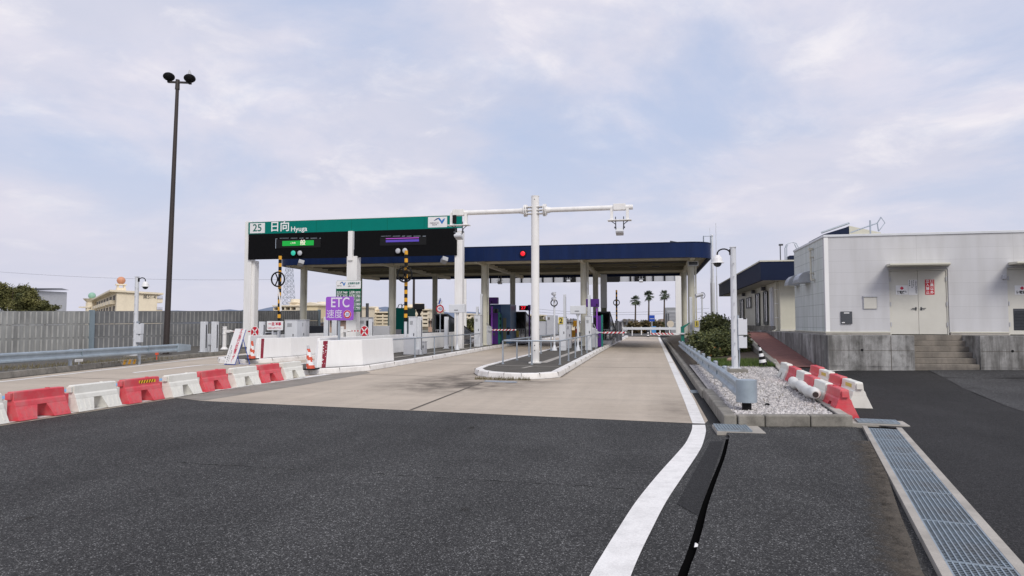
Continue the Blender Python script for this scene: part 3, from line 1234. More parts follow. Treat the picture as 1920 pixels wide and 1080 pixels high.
m.strip([(1.15, y if i else 10.72, ZB(y)) for i, y in enumerate(ys)], [(x, y if i else 11.05, ZB(y)) for i, (x, y) in enumerate(zip(xr, ys))], 0)
struct('gravel_bed', m, GRAVB)
m = MB()
for i in range(len(re) - 2):
    (x0, y0), (x1, y1) = re[i], re[i + 1]
    m.strip([(x0 - .185, y0, ZB(y0) + .012), (x1 - .185, y1, ZB(y1) + .012)], [(x0 - .155, y0, ZB(y0) + .012), (x1 - .155, y1, ZB(y1) + .012)], 0)
struct('expansion_gap', m, BLACK)
# loose white stones, each a small irregular body
random.seed(11)
ico = [(0, -.52, .85), (0, .52, .85), (0, -.52, -.85), (0, .52, -.85), (.52, .85, 0), (-.52, .85, 0), (.52, -.85, 0), (-.52, -.85, 0), (.85, 0, .52), (.85, 0, -.52), (-.85, 0, .52), (-.85, 0, -.52)]
icf = [(0, 1, 10), (0, 8, 1), (0, 6, 8), (0, 7, 6), (0, 10, 7), (1, 8, 4), (1, 4, 5), (1, 5, 10), (8, 6, 9), (8, 9, 4), (6, 7, 2), (6, 2, 9), (7, 10, 11), (7, 11, 2), (10, 5, 11), (3, 2, 11), (3, 9, 2), (3, 4, 9), (3, 5, 4), (3, 11, 5)]
m = MB()
for i in range(5200):
    y = 10.8 + 11.0 * random.random() ** 1.7
    x = random.uniform(1.25, 2.71 + (y - 10.75) * .080)
    r = random.uniform(.010, .026)
    if y < 10.80 + (x - 1.24) * .215:
        continue
    q = Matrix.Rotation(random.uniform(0, 6.3), 3, Vector((random.random() - .5, random.random() - .5, random.random())).normalized())
    sc = (r * random.uniform(.8, 1.3), r * random.uniform(.7, 1.1), r * random.uniform(.5, .8))
    m.cur = 1 if random.random() < .28 else 0
    c = Vector((x, y, ZB(y) + r * .25))
    m.add([q @ Vector((p[0] * sc[0], p[1] * sc[1], p[2] * sc[2])) + c for p in ico], icf)
tag(m.build('gravel', [PEB, PEB2], fixn=False), 'loose white and grey stones covering the bed behind the guardrail', 'gravel', kind='stuff')
m = MB()
m.sphere((0, 0, .02), .035, (1.2, .8, .7), 10)
solo('dark_stone', 'single black stone lying on the white gravel', 'stone', m, BLACK, (1.93, 12.2, ZB(12.2)))

# planting bed behind the gravel, grass strip, ramp
m = MB()
ys = [22.0, 24, 27, 32, 40, 60]
m.strip([(1.15, y, .20 + (y - 22) * .004) for y in ys], [(3.80 if y < 23 else 3.95, y, .30 + (y - 22) * .05 if y < 32 else .82) for y in ys], 0)
struct('planting_bed', m, SOIL)


def leaves(m, c, rad, n, size, seed=0, flat=.55, clump=0):
    """leaf-sized quads spread through a lumpy ellipsoid, denser toward the outside"""
    rnd = random.Random(seed)
    cl = [Vector((rnd.gauss(0, 1), rnd.gauss(0, 1), rnd.gauss(0, 1))).normalized() * rnd.uniform(.45, .95) for _ in range(clump)] if clump else None
    for i in range(n):
        if cl:
            k = rnd.choice(cl)
            p = k + Vector((rnd.gauss(0, .19), rnd.gauss(0, .19), rnd.gauss(0, .17)))
        else:
            p = Vector((rnd.gauss(0, 1), rnd.gauss(0, 1), rnd.gauss(0, 1))).normalized() * (rnd.random() ** .4)
        p = Vector((p.x * rad[0], p.y * rad[1], p.z * rad[2])) + Vector(c)
        a = Vector((rnd.gauss(0, 1), rnd.gauss(0, 1), rnd.gauss(0, flat))).normalized()
        b = a.orthogonal().normalized()
        b = Matrix.Rotation(rnd.uniform(0, 6.3), 3, a) @ b
        s = size * rnd.uniform(.6, 1.4)
        a = a * s
        b = b * s * .45
        m.add([p - a, p + b, p + a, p - b], [(0, 1, 2, 3)])


def grass(name, label, pts, n, h, mt, seed, zf):
    rnd = random.Random(seed)
    m = MB()
    (x0, y0), (x1, y1) = pts
    for i in range(n):
        x, y = rnd.uniform(x0, x1), rnd.uniform(y0, y1)
        z = zf(x, y)
        a = rnd.uniform(0, 6.3)
        hh = h * rnd.uniform(.5, 1.3)
        dx, dy = math.cos(a) * .008, math.sin(a) * .008
        lx, ly = rnd.gauss(0, .35) * hh, rnd.gauss(0, .35) * hh
        m.add([(x - dx, y - dy, z), (x + dx, y + dy, z), (x + lx, y + ly, z + hh)], [(0, 1, 2)])
    return tag(m.build(name, mt, fixn=False), label, 'grass', kind='stuff')


grass('grass', 'strip of short green grass between the gravel and the shrubs', ((1.5, 21.2), (3.65, 24.0)), 5200, .12, GRASSM, 5, lambda x, y: ZB(y) + .02)
grass('weeds', 'dry weeds growing from the joint before the rounded island kerb', ((-4.9, 18.22), (-3.3, 18.36)), 420, .10, DRYG, 6, lambda x, y: 0)
m = MB()
m.sphere((0, 0, .09), .15, (1.25, .8, .75), 9)
m.sphere((.12, .03, .06), .09, (1.1, .9, .8), 8)
solo('garden_rock', 'pinkish rock lying on the grass under the shrub', 'rock', m, ROCK, (2.55, 22.9, ZB(22.9)))


def shrub(name, label, loc, rad, n, size, seed, group=None, berries=0):
    t = thing(name, label, 'shrub', loc, 0, group)
    m = MB()
    leaves(m, (0, 0, rad[2] * .95), rad, n, size, seed, clump=26)
    leaves(m, (0, 0, rad[2] * .85), (rad[0] * .85, rad[1] * .85, rad[2] * .85), n // 2, size, seed + 1)
    m.build('foliage', LEAF2, t, fixn=False)
    m = MB()
    rnd = random.Random(seed)
    for i in range(7):
        a = rnd.uniform(0, 6.3)
        m.tube([(0, 0, 0), (math.cos(a) * rad[0] * .3, math.sin(a) * rad[1] * .3, rad[2] * .6), (math.cos(a) * rad[0] * .6, math.sin(a) * rad[1] * .6, rad[2] * 1.2)], [.03, .02, .01], 5)
    m.build('stems', WOODB, t)
    if berries:
        m = MB()
        for i in range(berries):
            a = rnd.uniform(3.6, 5.6)
            leaves(m, (math.cos(a) * rad[0] * .9, math.sin(a) * rad[1] * .9, rad[2] * rnd.uniform(.4, 1.4)), (.05, .05, .03), 14, .022, seed + i)
        m.build('blossom', FLOWER, t, fixn=False)
    return t


shrub('shrub', 'large dark shrub with orange specks beside the camera pole', (2.45, 26.0, .20), (.66, .85, .50), 3600, .06, 21, 'shrubs behind the guardrail', 3)
shrub('shrub', 'spiky low shrub spreading over the end of the guardrail', (2.05, 30.2, .24), (.66, 1.3, .50), 2300, .075, 22, 'shrubs behind the guardrail')
shrub('shrub', 'dark clipped shrub behind the large one, before the flagpoles', (3.1, 31.5, .4), (.75, 1.2, .56), 2600, .07, 23, 'shrubs behind the guardrail')
shrub('shrub', 'green shrub growing between the camera pole and the brick path', (3.35, 27.0, .35), (.38, .75, .55), 2200, .05, 24, 'shrubs behind the guardrail', 2)
shrub('shrub', 'far shrub beside the staff building steps', (3.3, 38, .8), (.8, 2.2, .75), 2600, .08, 25, 'shrubs behind the guardrail')

# ------------------------------------------------------------------ guardrails
PROF = [(0, .0), (.045, .035), (.045, .075), (.0, .125), (.0, .185), (.045, .235), (.045, .275), (0, .31), (-.012, .31), (.033, .273), (.033, .237), (-.012, .187), (-.012, .123), (.033, .073), (.033, .037), (-.012, .0)]


def guardrail(label, path, z, posts, side, endcap):
    p0 = Vector((path[0][0], path[0][1], 0))
    t = thing('guardrail', label, 'guardrail', p0)
    m = MB(p0)
    m.sweep([(a * side, h) for a, h in PROF], [(x, y, z) for x, y in path])
    m.build('beam', RAILM, t)
    for x, y in posts:
        q = MB(p0)
        q.cyl((x - side * .13, y, z - .45), (x - side * .13, y, z + .30), .057, n=14)
        q.sphere((x - side * .13, y, z + .30), .057, (1, 1, .4), 12, 0, 1)
        q.box((x - side * .07, y, z + .155), (.12, .06, .10))
        q.build('post', GALV, t)
    for x, y in posts:
        q = MB(p0)
        q.bb(x + side * -.016, x + side * .016 + .0, y + .31, y + .33, z + .005, z + .305)
        q.build('splice', POSTB, t)
    if endcap == 'drum':
        x, y = path[0]
        q = MB(p0)
        q.cyl((x + .10, y + .05, z - .035), (x + .10, y + .05, z + .325), .165, n=28)
        q.build('end_drum', RAILM, t, bev=.01)
        q = MB(p0)
        q.cyl((x + .10, y + .05, z - .25), (x + .10, y + .05, z - .036), .075, n=18)
        q.build('stub_post', BLACK, t)
    else:
        x, y = path[-1]
        q = MB(p0)
        q.hexa([(x - .02, y, z - .02), (x + .07, y, z - .02), (x + .05, y + .8, z + .02), (x - .02, y + .8, z + .02)],
               [(x - .02, y, z + .33), (x + .07, y, z + .33), (x + .05, y + .8, z + .26), (x - .02, y + .8, z + .26)])
        q.build('end_wing', RAILM, t, bev=.01)
    return t


guardrail('blue-grey guardrail with a drum end along the gravel bed', [(1.40, 11.45), (1.41, 13), (1.42, 15), (1.40, 17), (1.40, 21), (1.40, 25), (1.40, 29), (1.40, 36)], .315 + .03,
          [(1.41, 15.2), (1.40, 17.2), (1.40, 19.2), (1.40, 21.2), (1.40, 23.2), (1.40, 25.2), (1.40, 27.2), (1.40, 29.2), (1.40, 31.2), (1.40, 33.2), (1.40, 35.2)], -1, 'drum')
guardrail('blue-grey guardrail on the far left kerb with a flared end', [(-17.0, 3), (-17.3, 7), (-17.8, 11.5), (-18.30, 15.7), (-18.72, 19.6), (-19.0, 22.5), (-19.13, 24.1)], .41,
          [(-17.3, 7.2), (-17.8, 11.2), (-18.25, 15.2), (-18.62, 18.6), (-18.95, 22)], 1, 'wing')

dirt_shade_line([(1.05, y) for y in range(11, 60, 3)], .10, .0048, -1, .6)
dirt_shade_line([(1.05, 10.60), (1.66, 10.68), (2.33, 10.82), (2.96, 10.95)], .28, .0442, 1, .5)
dirt_shade_line([(4.9, 20.49), (6.0, 20.49), (7.15, 20.49), (8.9, 20.49), (12, 20.49)], .35, .385, 1, .45)
dirt_shade_line([(-9.96, y) for y in range(4, 19, 2)], .55, .0124, 1, .42)
grass('weeds', 'sparse dry weeds and leaves among the white stones', ((1.3, 11.4), (2.8, 20)), 160, .07, DRYG, 31, lambda x, y: ZB(y))
# CCTV poles
def cctv(label, loc, h, arm_side, box_side):
    t = thing('camera_pole', label, 'camera pole', loc, 0, 'poles with dome cameras')
    m = MB()
    m.box((0, 0, -.07), (.62, .62, .16))
    m.build('base_block', CONC, t, bev=.02)
    m = MB()
    m.cyl((0, 0, .01), (0, 0, h), .088, .080, n=10, smooth=False)
    m.box((0, 0, h + .012), (.17, .17, .02))
    for i in range(8):
        z = .35 + i * (h - .6) / 7.5
        m.cyl((.0, -.08, z), (.02, -.145, z), .010, n=6)
        m.cyl((.02, -.140, z), (.022, -.152, z), .017, n=8)
    for i in range(4):
        a = PI / 4 + i * PI / 2
        m.cyl((math.cos(a) * .13, math.sin(a) * .13, .0), (math.cos(a) * .13, math.sin(a) * .13, .06), .016, n=6)
    m.box((0, 0, .018), (.30, .30, .02))
    m.build('pole', LGREY, t)
    s = arm_side
    m = MB()
    pts = [(s * .08, 0, h - .12)]
    for i in range(9):
        a = R(20 + i * 20)
        pts.append((s * (.08 + .17 - .17 * math.cos(a)), 0, h - .16 + .13 * math.sin(a)))
    pts.append((s * .42, 0, h - .24))
    m.tube(pts, .020, 8)
    m.box((s * .085, 0, h - .12), (.03, .08, .16))
    m.build('bracket_arm', BLACK, t)
    m = MB()
    c = Vector((s * .42, 0, h - .35))
    m.cyl(c + Vector((0, 0, .06)), c + Vector((0, 0, .15)), .125, .07, n=20)
    m.cyl(c + Vector((0, 0, -.05)), c + Vector((0, 0, .06)), .15, .125, n=20)
    m.cyl(c + Vector((0, 0, -.07)), c + Vector((0, 0, -.05)), .185, .155, n=20)
    d = m.build('dome_housing', PLATE, t)
    m = MB()
    m.sphere(c + Vector((0, 0, -.07)), .115, (1, 1, 1), 16, -1, 0)
    m.build('dome', GLASSD, d)
    b = box_side
    m = MB()
    m.box((b * .21, 0, 1.16), (.24, .20, .46))
    k = m.build('equipment_box', LGREY, t, bev=.012)
    m = MB()
    m.box((b * .21, 0, .74), (.22, .18, .34))
    m.build('equipment_box', LGREY, t, bev=.012)
    m = MB()
    m.box((b * .10, .0, 1.0), (.05, .12, .95))
    m.tube([(b * .12, .05, .6), (b * .13, .05, .3), (b * .11, .05, .02)], .022, 8)
    m.build('conduit', GALV, t)
    m = MB()
    for z in (.90, 1.38):
        m.box((b * .21 + b * .06, -.103, z), (.08, .012, .022))
    m.build('latch', BLACK, k)
    return t


cctv('white pole with a dome camera standing on the gravel bed', (2.24, 19.4, .33), 3.36, -1, 1)
cctv('white pole with a dome camera before the grey noise barrier', (-21.9, 25.0, .18), 3.4, 1, 1)

# striped post cone by the ramp, water-filled barriers
def barrier(name, label, mt, loc, rotz=0.0, group=None, sticker=None):
    t = thing(name, label, 'road barrier', loc, rotz, group)
    m = MB()
    L2 = .495
    # lower legs, flared, with an arch between them
    for s in (-1, 1):
        b0, b1, t0, t1 = s * L2, s * .165, s * (L2 - .01), s * .085
        m.hexa([(-.215, b0, 0), (.215, b0, 0), (.215, b1, 0), (-.215, b1, 0)],
               [(-.118, t0, .265), (.118, t0, .265), (.118, t1, .265), (-.118, t1, .265)])
    lv = [(.265, .118, L2 - .01), (.345, .098, L2 - .012), (.375, .076, L2 - .012), (.53, .066, L2 - .02), (.548, .055, L2 - .03)]
    vs = []
    for z, hw, hl in lv:
        vs += [(-hw, -hl, z), (hw, -hl, z), (hw, hl, z), (-hw, hl, z)]
    fs = [(3, 2, 1, 0), tuple(range(len(vs) - 4, len(vs)))]
    for i in range(len(lv) - 1):
        for j in range(4):
            fs.append((4 * i + j, 4 * i + (j + 1) % 4, 4 * i + 4 + (j + 1) % 4, 4 * i + 4 + j))
    m.add(vs, fs)
    # ribs moulded in the slanting faces
    for s in (-1, 1):
        for k in range(3):
            for e in (-1, 1):
                y = s * (.21 + k * .105)
                f = lambda z, o: (e * (.215 - (.215 - .118) * z / .265 + o), 0, z)
                for o0, o1, hw in ((-.004, .007, .018),):
                    p = [Vector(f(.05, o0)), Vector(f(.05, o1)), Vector(f(.235, o1)), Vector(f(.235, o0))]
                    m.add([q + Vector((0, y - hw, 0)) for q in p] + [q + Vector((0, y + hw, 0)) for q in p],
                          [(0, 1, 2, 3), (7, 6, 5, 4), (0, 4, 5, 1), (1, 5, 6, 2), (2, 6, 7, 3), (3, 7, 4, 0)])
    # coupling lug at one end, socket at the other
    m.box((0, L2 + .035, .24), (.13, .09, .32))
    m.cyl((0, L2 + .03, .36), (0, L2 + .03, .40), .04, n=12)
    m.box((0, -L2 - .012, .46), (.10, .04, .12))
    m.cyl((0, .2, .548), (0, .2, .562), .035, n=12)
    for p in m.v:
        p.z *= .85
    m.build('body', mt, t, bev=.012)
    if sticker == 'hazard':
        q = MB()
        f = lambda y, z, o: (.0755 - (z - .375) / .155 * .010 + o, y, z)
        q.add([f(-.10, .425, .002), f(.36, .425, .002), f(.36, .495, .002), f(-.10, .495, .002)], [(0, 1, 2, 3)])
        q.cur = 1
        for k in range(6):
            y = -.09 + k * .072
            q.add([f(y, .426, .004), f(y + .030, .426, .004), f(y + .066, .494, .004), f(y + .036, .494, .004)], [(0, 1, 2, 3)])
        for p in q.v:
            p.z *= .85
            p.x += .002
        q.build('hazard_sticker', [STICKY, BLACK], t)
    if sticker == 'yellow':
        q = MB()
        for v0, v1 in ((-.25, .20),):
            q.hexa([(-.0755, v0, .41), (-.071, v0, .41), (-.071, v1, .41), (-.0755, v1, .41)],
                   [(-.0725, v0, .49), (-.068, v0, .49), (-.068, v1, .49), (-.0725, v1, .49)])
        for p in q.v:
            p.z *= .85
        q.build('yellow_sticker', TICKM, t)
    return t


cy = lambda i: 9.47 + 1.158 * i
BG = 'water-filled barriers closing the left lanes'
br = barrier('road_barrier', 'red barrier nearest the camera in the lane-closing row', BARR, (-10.20, cy(0), .012), 0, BG)
bw = barrier('road_barrier', 'white barrier between the nearest red one and the red one with a hazard sticker', BARW, (-10.20, cy(1), .012), 0, BG)
barrier('road_barrier', 'red barrier with a black and yellow striped sticker', BARR, (-10.20, cy(2), .012), 0.012, BG, 'hazard')
rn = random.Random(5)
for c, i, lb in ((bw, -1, 'white barrier cut off by the left edge of the photo'), (bw, 3, 'white barrier just beyond the red one with a hazard sticker'), (br, 4, 'third red barrier from the camera in the lane-closing row'),
                 (bw, 5, 'white barrier between the two farthest red ones of the row'), (br, 6, 'farthest red barrier of the lane-closing row'), (bw, 7, 'last white barrier of the row, next to the leaning cone')):
    dup(c, (-10.20 + rn.uniform(-.035, .035), cy(i) + rn.uniform(-.02, .02), .012), rn.uniform(-.045, .045), lb)

G2 = 'water-filled barriers parked beside the gravel bed'
def rp(x, y):
    return (x, y, zp(x, y) + .003)
row1 = lambda i: (2.98 + .33 + (i - 2.5) * .045 - .23, 12.42 + 1.10 * i)
a1 = barrier('road_barrier', 'red parked barrier nearest the camera, its end facing out', BARR, rp(3.07, 12.26), -.03, G2)
b1 = barrier('road_barrier', 'second parked barrier of the row beside the kerb, white, behind the bolster', BARW, rp(3.11, 13.38), -.03, G2)
for i, c, lb in ((2, a1, 'red parked barrier between two white ones beside the kerb'), (3, b1, 'white parked barrier at the far end of the bolster beside the kerb'),
                 (4, a1, 'farthest red parked barrier of the row beside the kerb'), (5, b1, 'white parked barrier at the far end of the row beside the kerb')):
    dup(c, rp(3.07 + .045 * i + rn.uniform(-.02, .02), 12.26 + 1.10 * i), -.03, lb)
c1 = barrier('road_barrier', 'white parked barrier with a yellow sticker at the near end of the outer row', BARW, rp(3.68, 13.66), -.03, G2, 'yellow')
dup(a1, rp(3.72, 14.78), -.03, 'red parked barrier between the two stickered white ones')
dup(c1, rp(3.77, 15.90), -.03, 'white parked barrier with a yellow sticker before the far red one')
dup(a1, rp(3.83, 17.02), -.03, 'red parked barrier at the far end of the outer row')
# long white bolster lying before the parked row
pts, rr = [], []
for i in range(46):
    t = i / 45
    pts.append((.0 + .02 * math.sin(t * 14), t * 2.9, .12 + .01 * math.sin(t * 23)))
    rr.append(.102 - .036 * max(0, math.cos(t * 2 * PI * 3)) ** 6 + .006 * math.sin(t * 60))
q = MB()
q.tube(pts, rr, 12)
q.cur = 1
q.cyl((0, -.012, .12), (0, .004, .12), .05, n=14)
solo('water_bolster', 'long white segmented bolster lying before the parked barriers', 'bolster', q, [PIPEW, BROWN], (2.80, 12.62, ZB(13.0) + .035), -.055)

t = thing('striped_post', 'leaning black and white striped post at the foot of the brick path', 'striped post', (3.30, 21.4, zp(3.3, 21.4)))
for k in range(6):
    q = MB()
    z0, z1 = .02 + k * .09, .02 + (k + 1) * .09
    r0, r1 = .125 - k * .016, .125 - (k + 1) * .016
    q.cyl((-z0 * .18, 0, z0), (-z1 * .18, 0, z1), r0, r1, n=18, caps=k in (0, 5))
    q.build('band', BLACK if k % 2 == 0 else PLATE, t)
# ------------------------------------------------------------------ toll islands
KH = .17


def offset(poly, d):
    n = len(poly)
    out = []
    for i in range(n):
        p0, p1, p2 = Vector(poly[i - 1]), Vector(poly[i]), Vector(poly[(i + 1) % n])
        a = (p1 - p0).normalized()
        b = (p2 - p1).normalized()
        na, nb = Vector((-a.y, a.x)), Vector((-b.y, b.x))
        k = na + nb
        k = k / max(k.dot(na), .2)
        out.append(p1 + k * d)
    return out


def island(poly, nose):
    """poly runs counter-clockwise; a kerb rim round a dark paved top"""
    o1, o2, o3 = offset(poly, .025), offset(poly, .05), offset(poly, .24)
    n = len(poly)
    m = MB()
    vs = [(p[0], p[1], 0) for p in poly] + [(p[0], p[1], KH - .02) for p in o1] + [(p[0], p[1], KH) for p in o2] + [(p[0], p[1], KH) for p in o3] + [(p[0], p[1], 0) for p in o3]
    fs = [(k * n + i, k * n + (i + 1) % n, (k + 1) * n + (i + 1) % n, (k + 1) * n + i) for k in range(4) for i in range(n)]
    m.add(vs, fs)
    # joints between the kerb blocks
    m.cur = 1
    for i in range(n):
        p, q = Vector(poly[i]), Vector(poly[(i + 1) % n])
        ln = (q - p).length
        k = max(1, int(ln / 1.9))
        if ln < .35:
            continue
        for j in range(k):
            t = j / k
            c = p.lerp(q, t)
            d = (q - p).normalized()
            ang = math.atan2(d.y, d.x)
            s = Vector((-d.y, d.x))
            c2 = c + s * .128
            m.box((c2.x, c2.y, KH / 2 + .0015), (.006, .235, KH + .001), ang)
    struct('kerb', m, [KERBW, DIRT])
    struct('island_paving', MB().sheet(o3, KH - .018), ISLT)


def nose_poly(r, far, tip):
    return r


isl3 = [(-2.58, 76), (-5.55, 76), (-5.60, 21.8), (-5.48, 20.4), (-5.15, 19.55), (-4.70, 19.0), (-4.15, 18.66), (-3.6, 18.52), (-3.1, 18.72), (-2.66, 19.35), (-2.66, 22), (-2.72, 36)]
isl2 = [(-9.65, 76), (-12.15, 76), (-12.2, 21.5), (-11.9, 20.2), (-11.3, 19.2), (-10.75, 18.82), (-10.3, 18.85), (-9.7, 19.7), (-9.2, 20.9), (-9.2, 27.4), (-9.5, 39)]
dirt_shade_line([(-2.62, 19.35), (-2.66, 22), (-2.69, 29), (-2.72, 36), (-2.65, 56)], .40, .0131, 1, .5)
dirt_shade_line([(-5.60, 30), (-5.60, 21.8), (-5.48, 20.4), (-5.15, 19.55), (-4.70, 19.0), (-4.15, 18.66), (-3.6, 18.52), (-3.1, 18.72), (-2.66, 19.35)], .5, .0133, -1, .6)
dirt_shade_line([(-10.3, 18.85), (-9.7, 19.7), (-9.2, 20.9), (-9.2, 27.4), (-9.5, 39), (-9.6, 60)], .40, .0135, 1, .5)
isl1 = [(-14.7, 76), (-18.1, 76), (-18.1, 26.5), (-17.6, 24.6), (-16.8, 23.6), (-16.0, 23.15), (-15.4, 23.4), (-14.95, 24.4), (-14.72, 26)]
for p in (isl3, isl2, isl1):
    island(list(p), 0)
m = MB()
m.sheet([(-4.0, 23.9, KH - .012), (-3.72, 23.9, KH - .012), (-3.62, 37, KH - .012), (-3.85, 37, KH - .012)])
m.sheet([(-5.2, 22.05, KH - .012), (-3.0, 21.9, KH - .012), (-3.0, 22.0, KH - .012), (-5.2, 22.16, KH - .012)])
m.sheet([(-4.1, 20.9, KH - .010), (-3.98, 20.85, KH - .010), (-3.85, 21.9, KH - .010), (-3.97, 21.9, KH - .010)])
m.sheet([(-10.6, 26.2, KH - .012), (-10.4, 26.2, KH - .012), (-10.1, 39, KH - .012), (-10.3, 39, KH - .012)])
struct('island_paving', m, CONCL)
# left shoulder
m = MB()
kl = [(-17.25, -4), (-17.25, 3), (-17.35, 10), (-18.0, 15.5), (-19.0, 20.2), (-20.4, 26.4), (-21.35, 35), (-21.4, 76)]
for i in range(1, len(kl)):
    (x0, y0), (x1, y1) = kl[i - 1], kl[i]
    nseg = max(1, int((y1 - y0) / 2))
    for j in range(nseg):
        a0, a1 = j / nseg, (j + 1) / nseg
        X0, Y0, X1, Y1 = x0 + (x1 - x0) * a0, y0 + (y1 - y0) * a0 + .008, x0 + (x1 - x0) * a1, y0 + (y1 - y0) * a1 - .008
        m.hexa([(X0 - .2, Y0, 0), (X0, Y0, 0), (X1, Y1, 0), (X1 - .2, Y1, 0)], [(X0 - .19, Y0, .19), (X0 - .03, Y0, .19), (X1 - .03, Y1, .19), (X1 - .19, Y1, .19)])
struct('kerb', m, CONC, bev=.012)
m = MB()
m.strip([(-31, y, .14) for x, y in kl], [(x - .15, y, .14) for x, y in kl], 0)
struct('pavement', m, ISLT)
grass('weeds', 'dry weeds and dust along the foot of the left guardrail', ((-20.6, 14), (-18.9, 24)), 1500, .13, DRYG, 16, lambda x, y: .14)

# white impact walls on the island noses
def wall(label, path, h, th, stripe, loc):
    t = thing('impact_wall', label, 'white wall', loc, 0, 'white impact walls on the toll islands')
    for i in range(len(path) - 1):
        (x0, y0), (x1, y1) = path[i], path[i + 1]
        d = Vector((x1 - x0, y1 - y0, 0))
        d.normalize()
        s = Vector((-d.y, d.x, 0)) * th
        q = MB(loc)
        a, b = Vector((x0, y0, KH)) + d * .004, Vector((x1, y1, KH)) - d * .004
        up = Vector((0, 0, h))
        inn = s * .22
        lean0 = d * (.10 if i == 0 else 0)
        lean1 = -d * (.05 if i == len(path) - 2 else 0)
        q.hexa([a, b, b + s, a + s], [a + up + inn + lean0, b + up + inn + lean1, b + up + s * .8 + lean1, a + up + s * .8 + lean0])
        seg = q.build('wall_segment', WALLW, t, bev=.015)
        if i == 0 and stripe:
            q = MB(loc)
            o = -s.normalized() * .004
            A = a + d * .17 + o
            T = a + up * .985 + inn * .985 + lean0 * .985 + d * .15 + o
            q.hexa([A, A + d * .15, A + d * .15 + s * .05, A + s * .05], [T, T + d * .17, T + d * .17 + s * .05, T + s * .05])
            rs = q.build('reflective_stripe', MAROON, seg)
            if stripe == 'worn':
                rn2 = random.Random(4)
                q = MB(loc)
                for k in range(16):
                    f = rn2.uniform(.08, .85)
                    p = A.lerp(T, f) + d * rn2.choice([.0, .02, .10, .125]) + o * .5
                    w_ = rn2.uniform(.02, .05)
                    hh = rn2.uniform(.015, .045)
                    q.add([p, p + d * w_, p + d * w_ * .7 + Vector((0, 0, hh)), p + d * .004 + Vector((0, 0, hh))], [(0, 1, 2, 3)])
                q.build('worn_patch', WALLW, seg, fixn=False)
    return t


wall('near white impact wall with a worn maroon stripe, behind the last white barrier', [(-10.36, 19.42), (-9.50, 20.95), (-9.48, 23.7)], .86, .20, 'worn', (-9.9, 21, 0))
wall('far white impact wall with a clean maroon stripe, beside the propped banner', [(-15.35, 23.95), (-15.02, 25.9), (-14.98, 30.5)], .80, .20, 'clean', (-15.2, 26, 0))
wall('long low white wall along the far side of the second island', [(-11.85, 22.4), (-11.9, 28.5), (-11.9, 34.5), (-11.95, 41.5)], .86, .18, None, (-11.9, 32, 0))
wall('low white wall along the left side of the island with the stop notice', [(-17.3, 26.4), (-17.6, 33), (-17.65, 41)], .86, .18, None, (-17.5, 33, 0))


def handrail(label, path, posts, h, loc):
    t = thing('handrail', label, 'handrail', loc, 0, 'grey steel handrails on the islands')
    q = MB(loc)
    q.tube([(x, y, KH + h) for x, y in path], .028, 8)
    q.build('top_rail', GALV, t)
    for x, y in posts:
        q = MB(loc)
        q.cyl((x, y, KH - .02), (x, y, KH + h), .030, n=10)
        q.cyl((x, y, KH - .02), (x, y, KH + .01), .055, n=10)
        q.build('post', GALV, t)
    return t


handrail('grey handrail round the white T-shaped pole on the rounded island', [(-5.1, 40), (-5.12, 30), (-5.12, 23.1), (-5.05, 22.8), (-4.9, 22.72), (-3.3, 22.9), (-3.12, 22.98), (-3.1, 23.2), (-3.08, 28), (-3.05, 38.5)],
         [(-5.12, 22.9), (-5.12, 25.4), (-5.12, 28.0), (-5.1, 31), (-5.1, 34.2), (-5.1, 37.6), (-4.07, 22.8), (-3.12, 23.0), (-3.09, 25.2), (-3.08, 27.4), (-3.07, 29.8), (-3.06, 32.2), (-3.06, 34.7), (-3.05, 37.2)], .80, (-4, 23, 0))
handrail('grey handrail along the lane side of the second island', [(-9.78, 23.75), (-9.72, 26.6), (-9.78, 30), (-9.9, 34), (-10.0, 38.5)], [(-9.72, 26.6), (-9.77, 29.3), (-9.84, 32.3), (-9.95, 36.2)], .78, (-9.8, 27, 0))

# ------------------------------------------------------------------ white T-shaped antenna mast
PX, PY = -4.05, 23.4
t = thing('antenna_mast', 'white T-shaped antenna mast standing on the rounded island', 'antenna mast', (PX, PY, 0))
m = MB()
m.cyl((0, 0, KH), (0, 0, 6.12), .142, n=28)
m.cyl((0, 0, 6.12), (0, 0, 6.14), .150, n=28)
m.box((0, 0, KH + .02), (.42, .42, .04))
pole = m.build('pole', WHITE, t)
m = MB()
for z in (.62, .80):
    m.cyl((0, -.14, z), (0, -.155, z), .018, n=8)
m.box((0, -.143, 6.0), (.03, .01, .02))
m.build('bolt', BLACK, pole)
for s in (-1, 1):
    m = MB()
    for z in (5.50, 5.62, 5.74):
        m.box((s * .23, 0, z), (.30, .30, .022))
    m.cyl((s * .30, 0, 5.62), (s * .335, 0, 5.62), .22, n=24)
    m.cyl((s * .36, 0, 5.62), (s * .395, 0, 5.62), .22, n=24)
    m.cyl((s * .39, 0, 5.62), (s * .56, 0, 5.62), .13, .095, n=20)
    for k in range(8):
        a = k * PI / 4
        m.cyl((s * .28, math.cos(a) * .185, 5.62 + math.sin(a) * .185), (s * .42, math.cos(a) * .185, 5.62 + math.sin(a) * .185), .018, n=6)
    m.build('arm_flange', WHITE, t)
for s, ln in ((-1, 3.12), (1, 3.45)):
    m = MB()
    m.cyl((s * .40, 0, 5.62), (s * ln, 0, 5.62), .088, n=20)
    a = m.build('arm', WHITE, t)
